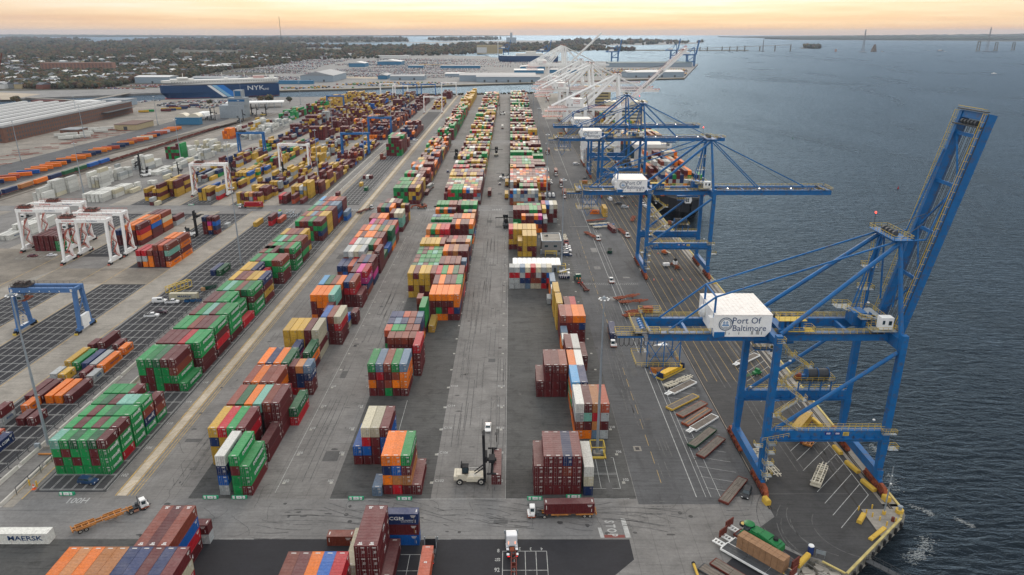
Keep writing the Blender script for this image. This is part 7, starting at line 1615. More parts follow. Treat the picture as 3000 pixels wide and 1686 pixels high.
# traffic cones
for k, (x, y) in enumerate(((68.3,323.7),(76.9,323.7),(82,323.7),(85.8,323.7),(78.7,367.3),(81.1,369.2),(-123.5,157.6))):
    t = thing('traffic_cone', 'orange cone on the quay apron, '+('first', 'second', 'third', 'fourth', 'fifth', 'sixth', 'seventh')[k]+' one' if k < 6 else 'striped traffic drum beside two yellow posts', 'cone', (x,y,.02), 0, 'orange cones'); s = 1 if k < 6 else 1.6
    b = MB(); b.box(-.3*s,.3*s,-.3*s,.3*s,0,.06); b.tube((0,0,.06),(0,0,.95*s),.24*s,10,0,.05*s); b.build('body', mat('cone_orange',(.75,.12,.03),.6), t); b = MB(); b.tube((0,0,.4*s),(0,0,.58*s),.17*s,10,0,.13*s); b.build('band', 'wht', t)
for k, x in enumerate((-125.6,-123.4)): b = MB(); b.tube((0,0,0),(0,0,1.7),.2,10); tag(b.build('bollard', 'ywood', loc=(x,158.7 if k else 159.2,0)), 'yellow post beside the striped drum, '+('left','right')[k]+' one', 'bollard', 'yellow posts beside the drum')
# fence with concrete barrier along the green block
def fence(x, y0, y1, label, hh=2.3):
    t = thing('guard_fence', label, 'fence', (x, y0, 0)); L = y1-y0
    n = int(L/4.2)
    pm = MB(); pm.beam((0,0,0),(0,0,hh),.12,.12); pm.beam((0,0,0),(.8,0,0.1),.1,.1); me = pm.mesh('post', 'dgr')
    for k in range(min(n, 95)): link('post', me, t, (0, k*4.2, 0))
    b = MB()
    for z in (.7,1.4,hh): b.beam((0,0,z),(0,L,z),.09,.09)
    b.build('rail', 'dgr', t)
    return t
fence(-136.1, 150, 464, 'grey three-rail fence between low left yard and green block'); fence(-136.1, 482, 774, 'grey three-rail fence beyond the first cross road')
for x, y0, y1, lab in ((-133.9,150,464,'low pale concrete barrier along the fence'),(-127.3,150,464,'low pale concrete barrier beside the green block runway'),(-133.9,482,774,'low pale barrier beyond the cross road, fence side'),(-127.3,482,774,'low pale barrier beyond the cross road, runway side')):
    b = MB(); n = int((y1-y0)/18)
    t = thing('concrete_barrier', lab, 'barrier', (x, y0, 0))
    bm_ = MB(); bm_.prism([(-.45,0),(.45,0),(.2,.9),(-.2,.9)], 0, 16.6, 0, 'y'); me = bm_.mesh('barrier_block', mat('barrier_concrete',(.5,.48,.43),.9,0,.15,.4))
    for k in range(n): link('barrier_block', me, t, (0, k*18+.4, 0))
b = MB(); rail(b, [(-126.2,155,0),(-126.2,170,0)], 2.4, 4.5, .12); tag(b.build('guard_rail', 'dgr'), 'short dark rail beside the green block front', 'rail')
# electrical cabinets at the left mast
t = thing('switch_cabinet', 'grey switch cabinet by the left fence mast', 'cabinet', (-134.2,176.6,0)); b = MB(); b.box(-.7,.7,-.4,.4,.1,1.8); b.build('housing','gal',t); b = MB(); b.box(-.66,-.02,-.43,-.4,.2,1.7); b.build('door','gal',t)
b = MB(); b.box(-1.8,1.8,-.2,.2,.2,.6); tag(b.build('guard_beam', 'ora', loc=(-130.3,173.4,0)), 'orange guard beam at the foot of the left mast', 'barrier')
# yellow spreader frame and blue skips by the rusty lying box
t = thing('spreader_frame', 'open yellow steel frame standing behind the rusty lying box', 'steel frame', (-152.3,310,0), R(62)); b = MB()
for z in (.3, 3.2):
    for s in (-1,1): b.beam((-6,s*1.3,z),(6,s*1.3,z),.25,.25)
for k in range(7):
    for s in (-1,1): b.beam((-6+2*k,s*1.3,.3),(-6+2*k,s*1.3,3.2),.2,.2)
    b.beam((-6+2*k,-1.3,3.2),(-6+2*k,1.3,3.2),.2,.2)
b.build('frame', 'yel', t)
for k in range(3): b = MB(); b.box(-1,1,-.8,.8,.1,1.2); b.box(-.9,.9,-.7,.7,1.2,1.22,1); tag(b.build('scrap_bin', [mat('bin_blue',(.01,.08,.2),.6), 'blk'], loc=(-142.0+2.4*k,294.6+.4*k,0)), 'blue scrap bin against the rusty lying box, '+('left','middle','right')[k]+' one', 'bin', 'blue scrap bins')
b = MB(); b.box(-.8,.8,-.8,.8,0,1.4); tag(b.build('plywood_crate', M_CRT, loc=(-141.0,309.5,0)), 'plywood crate beside the dark green machine', 'crate')
# pipes laid on the grid and small bits by the rear cross road
t = thing('pipe_pile', 'grey pipes and beams laid out on the grid by the rear cross road', 'pipe pile', (-146,455,0)); rr = random.Random(8)
for k in range(22): b = MB(); x, y = rr.uniform(-1,8), rr.uniform(-10,7); a_ = rr.uniform(-.15,.15); b.beam((x,y,.25),(x+4*math.sin(a_),y+4*math.cos(a_),.25),.35,.35); b.build('beam','gal',t)
b = MB(); b.tube((0,0,0),(0,0,2.0),.9,14); tag(b.build('water_tank', mat('lime_plastic',(.4,.55,.05),.5), loc=(-151.2,459,0)), 'lime green tank at the end of the pipe pile', 'tank')
# office with flat roof, second office, long white shelter
def office(x0, x1, y0, y1, h, label):
    t = thing('yard_office', label, 'building', ((x0+x1)/2,(y0+y1)/2,0)); W, D = (x1-x0)/2, (y1-y0)/2
    b = MB(); b.box(-W,W,-D,D,0,h); 
    for k in range(int(h/.6)): b.box(-W-.02,W+.02,-D-.02,D+.02,.55+.6*k,.58+.6*k,1)
    b.build('wall', [mat('grey_blockwork',(.27,.26,.25),.85,0,.1,.5), mat('mortar_line',(.16,.16,.15),.9)], t)
    b = MB(); b.box(-W+.3,W-.3,-D+.3,D-.3,h-.1,h+.02,0); b.build('roof', P_TAN, t)
    b = MB()
    for a_, c_, d_, e_ in ((-W-.15,W+.15,-D-.15,-D+.3),(-W-.15,W+.15,D-.3,D+.15),(-W-.15,-W+.3,-D+.3,D-.3),(W-.3,W+.15,-D+.3,D-.3)): b.box(a_,c_,d_,e_,h-.2,h+.45)
    b.build('parapet', 'gal', t); b = MB(); b.box(-2.5,-1.5,2,3,h,h+.9); b.box(-3.5,-2.5,2.2,2.7,h,h+.5); b.build('roof_unit','dgr',t)
    for xx in (-2.8, 2.0): b = MB(); b.box(xx-.9,xx+.9,-D-.06,-D-.02,h*.55,h*.55+1.1); b.build('window', 'glass', t); b = MB(); b.box(xx-1.0,xx+1.0,-D-.05,-D-.03,h*.55-.1,h*.55+1.2); b.build('window_frame', 'gal', t)
    b = MB(); b.box(W-1.6,W-.6,-D-.06,-D-.02,.05,2.1); b.build('door','dgr',t)
    b = MB(); b.box(-W-.8,-W,-D-.5,-D+.6,0,2.4); b.box(W*.2,W*.9,-D-2.0,-D-.1,0,1.0); b.build('annex', 'gal', t)
    return t
office(16.5, 26.8, 366.5, 382.5, 6.9, 'grey block office with flat tan roof beside yellow stacks'); office(18.0, 30.5, 572, 592, 6.5, 'second flat-roofed office farther up the right block')
t = thing('white_shelter', 'long white-roofed shelter behind the mixed grey stack', 'shelter', (12.8,341,0)); b = MB(); b.box(-11.6,11.6,-5.2,5.2,0,3.6); b.build('wall','gal',t)
for k in range(10): b = MB(); x = -11.9+k*2.38; b.prism([(x,3.6),(x+2.34,3.6),(x+2.3,3.95),(x+1.17,4.1),(x+.05,3.95)], -5.7, 5.7, 0, 'y'); b.build('roof_panel', 'wht', t)
b = MB(); b.box(8.3,9.5,-5.28,-5.2,.1,2.3); b.build('door','dgr',t)
t = thing('guard_cage', 'yellow pipe guard in front of the grey office', 'guard rail', (21.2,363.3,0)); b = MB()
for x in (-3,3):
    for y in (-.8,.8): b.beam((x,y,0),(x,y,2.6),.25,.25)
for y in (-.8,.8): b.beam((-3,y,2.6),(3,y,2.6),.25,.25); b.beam((-3,y,1.4),(3,y,1.4),.15,.15)
for x in (-3,3): b.beam((x,-.8,2.6),(x,.8,2.6),.25,.25)
b.build('frame','yel',t)
# white tank containers
for k in range(4):
    t = thing('tank_container', 'white tank container, '+('leftmost','second','third','rightmost')[k]+' of four beside the lamp mast', 'tank', (22.4+2.75*k,506,0), 0, 'white tank containers'); b = MB(); b.tube((0,-.2,1.4),(0,5.8,1.4),1.1,16); b.ell((0,-.2,1.4),(1.1,.35,1.1),12,6); b.ell((0,5.8,1.4),(1.1,.35,1.1),12,6); b.build('tank','wht',t,True); b = MB()
    for x in (-1.2,1.2):
        for y in (-.5,6): b.beam((x,y,0),(x,y,2.6),.16,.16)
        b.beam((x,-.5,.1),(x,6,.1),.16,.16); b.beam((x,-.5,2.6),(x,6,2.6),.1,.1)
    for y in (-.5,6): b.beam((-1.2,y,.1),(1.2,y,.1),.3,.3); b.beam((-1.2,y,2.6),(1.2,y,2.6),.16,.16)
    b.build('frame', mat('frame_navy',(.015,.03,.08),.6), t)
# blue and white lift on the pavement by the caged pole
t = thing('mobile_gangway', 'navy and white folding gangway beside the caged mast', 'gangway', (25.6,326.5,0)); b = MB(); b.box(-2.6,2.6,-1.3,1.3,.4,1.5,1); b.box(1.6,2.6,-1.2,1.2,1.5,3.0,0)
for k in range(4): b.beam((-2+1.0*k,-1.3,.5),(-1.2+1.0*k,-1.3,3.6),.16,.16,0)
b.beam((-2.4,-1,3.4),(2.6,.6,4.6),.3,.3,0); b.beam((-2.4,1,3.4),(2.6,-.4,4.6),.3,.3,0); b.build('frame', ['wht', mat('deep_navy',(.01,.02,.06),.5)], t)
# ================================================================== SHIPS
def hullmesh(L, B, zt, sheer=0, m=0, bow=18, stern=4, flare=.8, z0=0):
    """closed hull, bow at +x; returns builder"""
    b = MB(); st = [0, stern, L*.3, L*.6, L-bow*1.6, L-bow*.7, L-bow*.2, L]; wid = [.82, 1, 1, 1, 1, .72, .38, .03]; ww = [.55, .9, 1, 1, .85, .45, .12, .0]
    ring = []
    for k, x in enumerate(st):
        xo = 0 if k < 6 else (-bow*.25 if k == 6 else -bow*.5)
        zt_ = zt+sheer*(k/7)**3; ring.append([(x+xo, -B/2*ww[k], z0), (x, -B/2*wid[k], zt_*.45+z0*.55), (x, -B/2*wid[k], zt_), (x, B/2*wid[k], zt_), (x, B/2*wid[k], zt_*.45+z0*.55), (x+xo, B/2*ww[k], z0)])
    for a, c in zip(ring[:-1], ring[1:]):
        for i in range(5): b.quad(a[i], c[i], c[i+1], a[i+1], m)
    b.poly(ring[0], m); return b
def ship(name, label, x, y, deg, L, B, zt, m, sheer=2, **k):
    t = thing(name, label, 'ship', (x, y, ZW), R(deg)); hullmesh(L, B, zt, sheer, **k).build('hull', m, t); return t
M_NYK = mat('hull_navy', (.008,.045,.13), .45, 0, .06, .05); M_NWH = mat('upperworks_white', (.70,.69,.64), .5, 0, .05, .2)
# car carrier moored across the channel
a = math.atan2(1341-1436, -641+455)
t = ship('car_carrier_ship', 'navy and white car carrier ship moored across the channel', -455, 1436+16, math.degrees(a), 209, 32, 22.5, M_NYK, 1.5, bow=22, stern=1.0)
b = hullmesh(206, 32, 32.0, 0, 0, 20, .5, z0=24.6); b.v = [(x, y, max(z, 22.6)) for x, y, z in b.v]; b.build('upper_hull', M_NWH, t)
b = MB(); b.box(150,190,-13,13,32.05,34); b.box(160,178,-16,16,34,36.5); b.box(6,14,-4,4,32,37); b.box(40,52,-15,-6,32,33.4); b.box(90,96,-10,8,32,34.5); b.build('deckhouse', M_NWH, t)
b = MB(); 
for x in (168, 100, 60, 20): b.tube((x,0,34),(x,0,44),.5,6)
b.build('mast', M_NWH, t)
b = MB(); b.box(25,44,-4,6,32.1,37.5,0)
for k in range(3): b.box(24.9,44.1,-4.1,6.1,33+1.5*k,33.7+1.5*k,1)
b.build('funnel', [M_NWH, mat('funnel_red', (.4,.03,.03), .5)], t)
b = MB(); b.box(2,203,-15.9,15.9,-.6,.5); b.build('boot_top', mat('boot_red', (.25,.03,.03), .6), t)
s_ = 1  # camera side of the hull is +y in ship space (bow to the left)
b = MB(); yy = 16.05
for k, (w0, w1) in enumerate(((0,7),(8,16),(16,29))): b.poly([(118+w0-9*0, yy, 1.0), (118-w1+w0-w0+0, yy, 1.0), (136-w1+0, yy, 22.3), (136-w0, yy, 22.3)] if False else [(104-w0, yy, 1), (104-w1, yy, 1), (130-w1, yy, 22.3), (130-w0, yy, 22.3)], k)
b.build('bow_stripe', ['wht', mat('stripe_pale', (.25,.5,.7), .5), mat('stripe_blue', (.02,.2,.6), .5)], t)
o = lettering('NYK', 11.5, 'txtw', t, (44, yy+.05, 15.2), (R(90),0,R(180)), .03, 1.35); o = lettering('LINE', 4.6, 'txtw', t, (25, yy+.05, 12.6), (R(90),0,R(180)), .02, 1.1)
b = MB()
for k in range(40): b.box(8+4.6*k, 10.2+4.6*k, yy-.05, yy, 28.4, 29.3)
b.build('porthole', 'dgr', t)
def deckboxes(t, x0, n, z0, rows, pal, hmin, hmax, B, seed, L=12.6):
    r_ = random.Random(seed); b = MB(); 
    for i in range(n):
        base = r_.randint(hmin, hmax)
        for j in range(rows):
            h = max(1, base-(r_.random() < .3)-(r_.random() < .15))
            for k in range(h):
                f = r_.uniform(.85, 1.15); b.cur = tuple(v*f for v in CC[r_.choice(pal)]); y = -B/2+1+j*2.52
                b.box(x0+i*(L+.6), x0+i*(L+.6)+12.19, y, y+2.44, z0+k*2.88, z0+k*2.88+2.84)
    return stuff(b.build('deck_containers', M_CONTV, t))
# container vessels alongside
t = ship('container_ship', 'black-hulled container ship at the second blue crane', 114.2, 618, -90, 172, 30, 12.5, mat('hull_black', (.012,.014,.02), .5), 2, bow=22)
deckboxes(t, 48, 7, 13, 11, 'rrblowgnerol', 3, 5, 28, 5); b = MB(); b.box(22,36,-12,12,12.5,27); b.box(20,38,-15,15,27,30); b.build('superstructure', M_NWH, t)
b = MB(); b.tube((163,0,14),(163,0,26),.4,8); b.box(158,168,-6,6,14,15.5); b.beam((163,-2,24),(163,2,24),.2,.2); b.build('foremast', 'dgr', t)
b = MB(); b.box(40,150,-14.6,14.6,12.3,13.0); b.build('hatch_cover', 'rust', t)
t = ship('container_ship', 'large container ship with cream bridge and teal funnel at the white cranes', 119.5, 905, -90, 265, 42, 17, mat('hull_dark_teal', (.01,.05,.08), .5), 3, bow=30)
b = MB(); b.box(128,142,-19,19,17,44); b.box(126,144,-21,21,44,47.5); b.box(131,139,-8,8,47.5,51); b.build('superstructure', mat('cream_bridge', (.66,.62,.48), .5), t)
b = MB()
for k in range(7): b.box(142.02,142.06,-17,17,20+3.3*k,21.2+3.3*k)
b.build('window_band', 'glass', t); b = MB(); b.box(112,124,-7,7,30,50); b.build('funnel', mat('funnel_teal', (.01,.25,.32), .5), t)
deckboxes(t, 150, 7, 18, 15, 'rryblrgery', 2, 4, 40, 6); deckboxes(t, 30, 5, 18, 15, 'rrybwrgeo', 3, 5, 40, 7)
t = ship('container_ship', 'far container ship with tan accommodation block behind white cranes', 118, 1190, -90, 230, 40, 16, mat('hull_maroon', (.10,.02,.02), .5), 3, bow=28)
b = MB(); b.box(168,182,-18,18,16,46); b.build('superstructure', mat('tan_bridge', (.5,.42,.22), .6), t)
b = MB()
for k in range(6): b.box(182.02,182.06,-15,15,20+4*k,21.5+4*k)
b.build('window_band', 'dgr', t); deckboxes(t, 30, 9, 17, 14, 'rrbkrrn', 3, 5, 38, 8)
# ================================================================== FAR LAND
def land(name, pts, m, z=ZW+1.6):
    b = MB(); b.poly([(x, y, z) for x, y in pts]); n = len(pts)
    for i in range(n): p, q = pts[i], pts[(i+1) % n]; b.quad((p[0],p[1],z),(q[0],q[1],z),(q[0],q[1],ZW-2),(p[0],p[1],ZW-2))
    return struct(b.build(name, m))
P_FAR = pave('far_terminal_concrete', (.23,.225,.215), stains=.45, sc=.012); P_WOODF = mat('woodland_floor', (.07,.065,.045), .95, 0, .5, .015, dirt=((.20,.19,.175), .55, .72, .012)); P_SAND = mat('cleared_sand', (.40,.34,.26), .95, 0, .3, .01)
def px(l): return [at(x, y, ZW) for x, y in l]
main = [(-4500,900), (-1200,1000)]+[(-930,1262),(-905,1290),(-866,1337),(-760,1400),(-700,1450),(-640,1475),(-480,1506),(-353,1549),(-130,1668),(48,1750),(287,1868),(449,1928),(704,2818),(560,2990),(420,3060),(180,3150),(60,3500),(-40,3715),(-285,3845),(-500,4500),(-1100,5600),(-3800,7600),(-9000,8000),(-9000,2000)]
land('mainland', main, P_FAR, 0.2)
land('far_peninsula', px([(0,128),(0,116),(130,117),(275,121.6),(275,122.8),(130,127)]), P_WOODF); land('far_peninsula', px([(338,124.6),(500,118.5),(700,115),(1000,113.5),(1190,115.5),(1200,124),(1000,126),(780,127),(600,127.5),(420,126.5)]), P_WOODF)
land('far_peninsula', px([(1230,117.5),(1330,114.5),(1440,113),(1476,117),(1400,119),(1300,121)]), P_WOODF)
land('industrial_peninsula', px([(1150,131),(1200,125),(1500,119.5),(1750,120),(1950,123.5),(2066,126),(2000,131),(1800,134),(1600,134.5),(1500,141),(1200,141)]), P_FAR)
land('wooded_point', px([(1380,146),(1450,136),(1560,138),(1720,140),(1780,141.5),(1730,149),(1600,153),(1440,153)]), P_WOODF); land('bridge_approach', px([(1740,147.5),(1800,146.6),(2190,147.6),(2195,149.6),(1800,149.6)]), P_WOODF)
land('far_shore', px([(2125,108.2),(2400,104.5),(3100,101),(3400,103),(3400,121),(2900,120.5),(2500,118.6),(2310,117.8),(2290,114.5),(2200,111.5)]), P_WOODF); land('small_island', px([(2343,140.6),(2352,139.4),(2395,139.2),(2407,141),(2400,143.4),(2346,143)]), P_WOODF)
land('spit', px([(2100,108),(2300,106.8),(2310,107.6),(2120,109.4)]), P_WOODF)
# river and ponds cut into the land (sheets of the same water just above it)
wq = MB()
for l in ([(780,128),(1000,128.5),(1200,128),(1380,129),(1400,137),(1200,138),(1000,138),(900,134),(800,130.5)], [(868,146),(985,146),(998,152),(980,154.5),(870,149)], [(516,153),(600,151),(700,152),(690,158),(600,160)], [(617,137),(640,134),(700,135.5),(702,138),(630,140)], [(1420,163),(1475,161.5),(1475,172),(1440,171)]):
    pts = px(l); wq.poly([(x, y, .45) for x, y in pts])
struct(wq.build('river', WATER))
s_ = MB(); s_.poly([(x,y,.3) for x,y in ((-1500,1180),(-880,1300),(-900,1420),(-1100,1500),(-1700,1500))]); s_.poly([(x,y,.3) for x,y in ((-560,1960),(-300,1900),(-380,2020),(-560,2080))]); struct(s_.build('cleared_ground', P_SAND))
s_ = MB(); s_.poly([(x,y,.5) for x,y in ((-1900,1560),(-1000,1500),(-800,1560),(-640,1640),(-560,1770),(-700,2080),(-620,2300),(-860,2500),(-980,3000),(-760,3700),(-1200,5500),(-3700,7400),(-8800,7800),(-8800,1900))]); struct(s_.build('woodland_ground', P_WOODF))
# ------------------------------------------------------------------ woodland: crowns built as clumps of leafy lobes
M_LEAF = mat('autumn_foliage', (0,0,0), .9, 0, .35, .12, vcol=True, spec=.1)
ico_v = []; phi = (1+5**.5)/2
for s1 in (-1,1):
    for s2 in (-1,1): ico_v += [(0,s1,s2*phi),(s1,s2*phi,0),(s2*phi,0,s1)]
_bm = bmesh.new(); bmesh.ops.create_icosphere(_bm, subdivisions=1, radius=1.0); IV = [v.co.copy() for v in _bm.verts]; IF = [tuple(v.index for v in f.verts) for f in _bm.faces]; _bm.free()
TC = [(.072,.070,.042),(.055,.062,.040),(.090,.070,.042),(.115,.072,.042),(.038,.048,.036),(.105,.088,.048),(.085,.052,.040),(.062,.062,.046)]
def crown(b, x, y, z, r, rng, lobes=3):
    base = rng.choice(TC)
    for k in range(lobes):
        rr = r*rng.uniform(.45,.8); ox, oy, oz = rng.uniform(-.55,.55)*r, rng.uniform(-.55,.55)*r, rng.uniform(.35,1.15)*r; i = len(b.v); f = rng.uniform(.7,1.35); c = tuple(q*f for q in base)
        for v in IV:
            q = rng.uniform(.75,1.25); b.v.append((x+ox+v.x*rr*q, y+oy+v.y*rr*q, z+oz+v.z*rr*q*.9))
        for fc in IF: b.f.append(tuple(i+j for j in fc)); b.m.append(0); b.c.append(c)
def inside(p, poly):
    x, y = p; c = False; j = len(poly)-1
    for i in range(len(poly)):
        (xi, yi), (xj, yj) = poly[i], poly[j]
        if (yi > y) != (yj > y) and x < (xj-xi)*(y-yi)/(yj-yi)+xi: c = not c
        j = i
    return c
rt = random.Random(21)
def wood(name, poly_px, n, r0, r1, lobes=3, zb=.3, holes=()):
    """crowns strewn over a tract of land; farther tracts use fewer, wider clumps"""
    b = MB(); xs = [p[0] for p in poly_px]; ys = [p[1] for p in poly_px]; k = 0; tries = 0
    while k < n and tries < n*12:
        tries += 1; u, v = rt.uniform(min(xs), max(xs)), rt.uniform(min(ys), max(ys))
        if not inside((u, v), poly_px) or any(inside((u, v), h) for h in holes): continue
        X, Y = at(u, v, 0); sc = max(1.0, min(4.0, Y/2600.0)); crown(b, X, Y, zb, rt.uniform(r0, r1)*sc, rt, lobes); k += 1
    return stuff(b.build(name, M_LEAF))
H1 = [(505,148),(712,148),(712,163),(505,163)]; H2 = [(860,143),(1000,143),(1004,156),(862,151)]
wood('woodland_near', [(-20,258),(130,262),(250,262),(330,258),(420,238),(560,228),(610,218),(690,205),(820,192),(850,182),(700,186),(560,196),(420,205),(300,205),(150,200),(-20,200)], 2700, 5, 9, 4)
wood('woodland_middle', [(-20,232),(-20,165),(300,160),(600,165),(900,160),(1050,163),(1180,165),(1100,172),(900,178),(830,190),(600,210),(300,225),(150,240)], 2400, 5, 8.5, 3, holes=(H2, [(150,180),(252,180),(252,212),(150,212)]))
wood('woodland_far', [(-20,172),(-20,129),(200,129),(430,129),(600,128),(780,132),(900,137),(1100,141),(1180,140),(1180,166),(900,166),(500,175)], 3300, 7, 10, 2, holes=(H1, H2, [(612,133),(706,133),(706,141),(612,141)]))
wood('woodland_point', [(1110,140),(1250,139),(1380,133),(1500,134),(1730,139),(1780,142),(1720,149),(1600,151.5),(1560,150),(1480,152),(1300,164),(1120,164)], 1100, 6, 9, 3)
for pl, n in (([(0,127.5),(0,116.5),(130,117.5),(270,122),(130,126.5)],300), ([(345,124.4),(500,119),(700,115.6),(1000,114),(1190,116),(1195,123.5),(1000,125.5),(780,126.5),(600,127),(420,126)],900), ([(1235,117.4),(1330,115),(1440,113.5),(1470,117),(1400,118.6),(1300,120.5)],160), ([(1700,121),(1950,124),(2060,126),(2000,130),(1800,133),(1560,133.5)],260), ([(1745,147.6),(1860,147),(1860,149.2),(1800,149.4)],60), ([(2345,140.8),(2395,139.6),(2404,141),(2398,143)],60)):
    wood('woodland_peninsula', pl, n, 6, 9, 2)
# distant wooded shores as rolling ground with crowns on top
def hills(name, pts_px, ht, n, seed):
    r_ = random.Random(seed); b = MB(); A = [at(x, y, ZW) for x, y, h in pts_px]; m_ = 60; prev = None
    for i in range(len(A)-1):
        for k in range(m_):
            u = k/m_; x = A[i][0]*(1-u)+A[i+1][0]*u; y = A[i][1]*(1-u)+A[i+1][1]*u; h = (pts_px[i][2]*(1-u)+pts_px[i+1][2]*u)*r_.uniform(.85,1.1); d = 900
            cur_ = [(x,y,ZW),(x,y,h*.6),(x,y+d*.3,h),(x,y+d,h*.7),(x,y+d,ZW)]
            if prev:
                b.cur = tuple(q*r_.uniform(.8,1.2) for q in TC[4])
                for q in range(4): b.quad(prev[q],cur_[q],cur_[q+1],prev[q+1])
            prev = cur_
    return stuff(b.build(name, M_LEAF))
hills('wooded_shore', [(2290,116.5,22),(2400,117.2,30),(2700,118.5,40),(2900,119.5,46),(3120,119.5,50)], 30, 0, 1)
hills('wooded_shore', [(2130,110.0,18),(2250,112,24),(2600,113,60),(3150,112,95)], 30, 0, 2); hills('horizon_shore', [(-150,107,70),(60,108.8,62),(300,109.5,55),(700,109,40),(1100,107,32),(1500,106.5,20)], 30, 0, 3)
# hedge at the channel edge and single trees by the gatehouse
b = MB()
for k in range(260): u = rt.random(); x = -250+295*u; y = 1371+(1436-1371)*u-4+rt.uniform(-3,3); crown(b, x, y, 0, rt.uniform(1.6,2.6), rt, 2)
stuff(b.build('channel_hedge', M_LEAF))
def tree(x, y, r, label, s):
    t = thing('broadleaf_tree', label, 'tree', (x, y, 0)); rg = random.Random(s); b = MB()
    for k in range(9): crown(b, rg.uniform(-.4,.4)*r, rg.uniform(-.4,.4)*r, r*.55+rg.uniform(0,.5)*r, r*.6, rg, 3)
    b.build('crown', M_LEAF, t); b = MB(); b.tube((0,0,0),(0,0,r*1.2),.3,8,0,.15); b.tube((0,0,r*.7),(r*.4,0,r*1.3),.15,6,0,.07); b.tube((0,0,r*.7),(-r*.4,.2,r*1.3),.15,6,0,.07); b.build('trunk', mat('bark', (.06,.045,.03), .9), t)
tree(-412, 1215, 7, 'dark green tree left of the red lorries behind the gatehouse', 1); tree(-398, 1214, 9, 'tallest dark green tree behind the gatehouse', 2); tree(-368, 1228, 6, 'small dark tree right of the gatehouse trees', 3); tree(-486, 1190, 5, 'orange autumn tree in the car park', 4); tree(-610, 1085, 5, 'small tree at the warehouse corner', 5); tree(-790, 1180, 9, 'dark tree at the inlet bank', 6)
# ------------------------------------------------------------------ far buildings
def shed(x0, x1, y0, y1, h, label, wall, roof, ridge='y', rise=2.5, doors=0, cat='building', name='warehouse_shed', rz=0, wins=0):
    t = thing(name, label, cat, ((x0+x1)/2,(y0+y1)/2,.4), R(rz)); W, D = (x1-x0)/2, (y1-y0)/2; b = MB(); b.box(-W,W,-D,D,0,h); b.build('wall', wall, t)
    b = MB(); 
    if ridge == 'y': b.prism([(-W-.8,h),(0,h+rise),(W+.8,h),(0,h+rise-.5)] if False else [(-W-.8,h+.02),(W+.8,h+.02),(0,h+rise)], -D-.8, D+.8, 0, 'y')
    elif ridge == 'x': b.prism([(-D-.8,h+.02),(D+.8,h+.02),(0,h+rise)], -W-.8, W+.8, 0, 'x')
    else: b.box(-W-.3,W+.3,-D-.3,D+.3,h+.02,h+.8)
    b.build('roof', roof, t)
    for k in range(doors): b = MB(); x = -W+(k+.7)*2*W/(doors+.4); b.box(x-2.2,x+2.2,-D-.12,-D-.02,0,min(5,h*.7)); b.build('door', 'dgr', t)
    for k in range(wins):
        for j in range(max(1,int(h/4))): b = MB(); x = -W+(k+.5)*2*W/wins; b.box(x-W/wins*.5,x+W/wins*.5,-D-.1,-D-.02,1.2+4*j,2.8+4*j); b.build('window','dgr',t)
    return t
gw, lg, bl, wr, tn = mat('wall_blue_grey',(.27,.33,.38),.7), mat('roof_pale_grey',(.27,.285,.295),.6), mat('wall_steel_blue',(.04,.17,.30),.6), mat('roof_white',(.62,.62,.6),.6), mat('wall_tan',(.42,.34,.20),.8)
shed(-503,-424,1782,1925,14,'large pale gabled warehouse right of the car carrier ship',gw,lg,'y',9,2); shed(-124,60,1800,1880,14,'long low grey warehouse on the far quay, rear one',gw,lg,'x',4,0); shed(-82,70,1768,1800,12,'long low grey warehouse on the far quay, front one',gw,lg,'x',3,5)
shed(-300,-215,1850,1900,9,'pale blue-grey shed left of the long warehouses',gw,lg,'x',3,2); shed(-335,-312,1880,1960,9,'teal-ended grey shed behind the far quay',bl,lg,'y',3); shed(-175,-125,1990,2040,8,'white-roofed shed behind the long warehouses',gw,wr,'x',2); shed(300,455,1962,2010,13,'white-roofed long shed on the far pier tip',gw,wr,'x',5,4,rz=8)
shed(330,620,2560,2600,14,'dark green-roofed transit shed far out on the pier',gw,mat('roof_dark_teal',(.05,.1,.11),.6),'x',3,rz=3); shed(-555,-500,2570,2640,12,'blue-walled shed with twin white gables',bl,wr,'y',5); shed(-480,-395,2700,2790,13,'blue shed with white roof by the rail bend',bl,wr,'y',5)
shed(-230,-100,2450,2480,9,'long blue shed in the middle of the car lots',bl,lg,'x',2); shed(-340,-290,2480,2510,8,'small blue shed in the car lots',bl,lg,'x',2); shed(30,110,2360,2420,10,'blue and white shed near the pier root, left',bl,wr,'y',4); shed(10,95,2150,2210,9,'white-roofed blue shed near the pier root, right',bl,wr,'x',3)
shed(110,200,2180,2240,9,'grey-roofed blue shed beside the white-roofed one',bl,lg,'x',3); shed(-620,-470,3450,3520,10,'cream stack buildings at the edge of the lots',wr,lg,'x',2); shed(-545,-532+80,1700,1712,7,'flat navy canopy beside the ship stern',bl,bl,'flat')
for k, (x, y, w_, h_, lab) in enumerate(((-830,1725,80,14,'pale gabled shed at the left channel head'),(-700,1760,110,10,'long white trailer shed behind the ship bow'),(-960,2420,90,9,'pale flat store among the trees'),(-1280,1700,60,8,'white school roof at the left edge'),(-1120,1660,50,8,'white roofed store beyond the sand'),(-1420,1800,60,7,'green-roofed store at the left edge'))): shed(x-w_/2,x+w_/2,y,y+50,h_,lab,gw,lg if k % 2 else wr,'x',3,1)
t = shed(-1395,-1195,2235,2262,26,'brick apartment block rising from the trees',mat('brick_pink',(.28,.15,.11),.85),mat('brick_roof',(.25,.16,.13),.8),'flat',1,0,name='apartment_block',wins=20,rz=8)
t = shed(-188,-46,4180,4240,44,'tan power station block beyond the trees',tn,tn,'flat',1,0,name='power_station'); b = MB(); b.tube((46,-40,0),(46,-40,66),2.6,12,0,2); b.build('chimney', wr, t); b = MB(); b.box(-70,-16,-30.6,-30,5,34); b.build('pale_bay', wr, t)
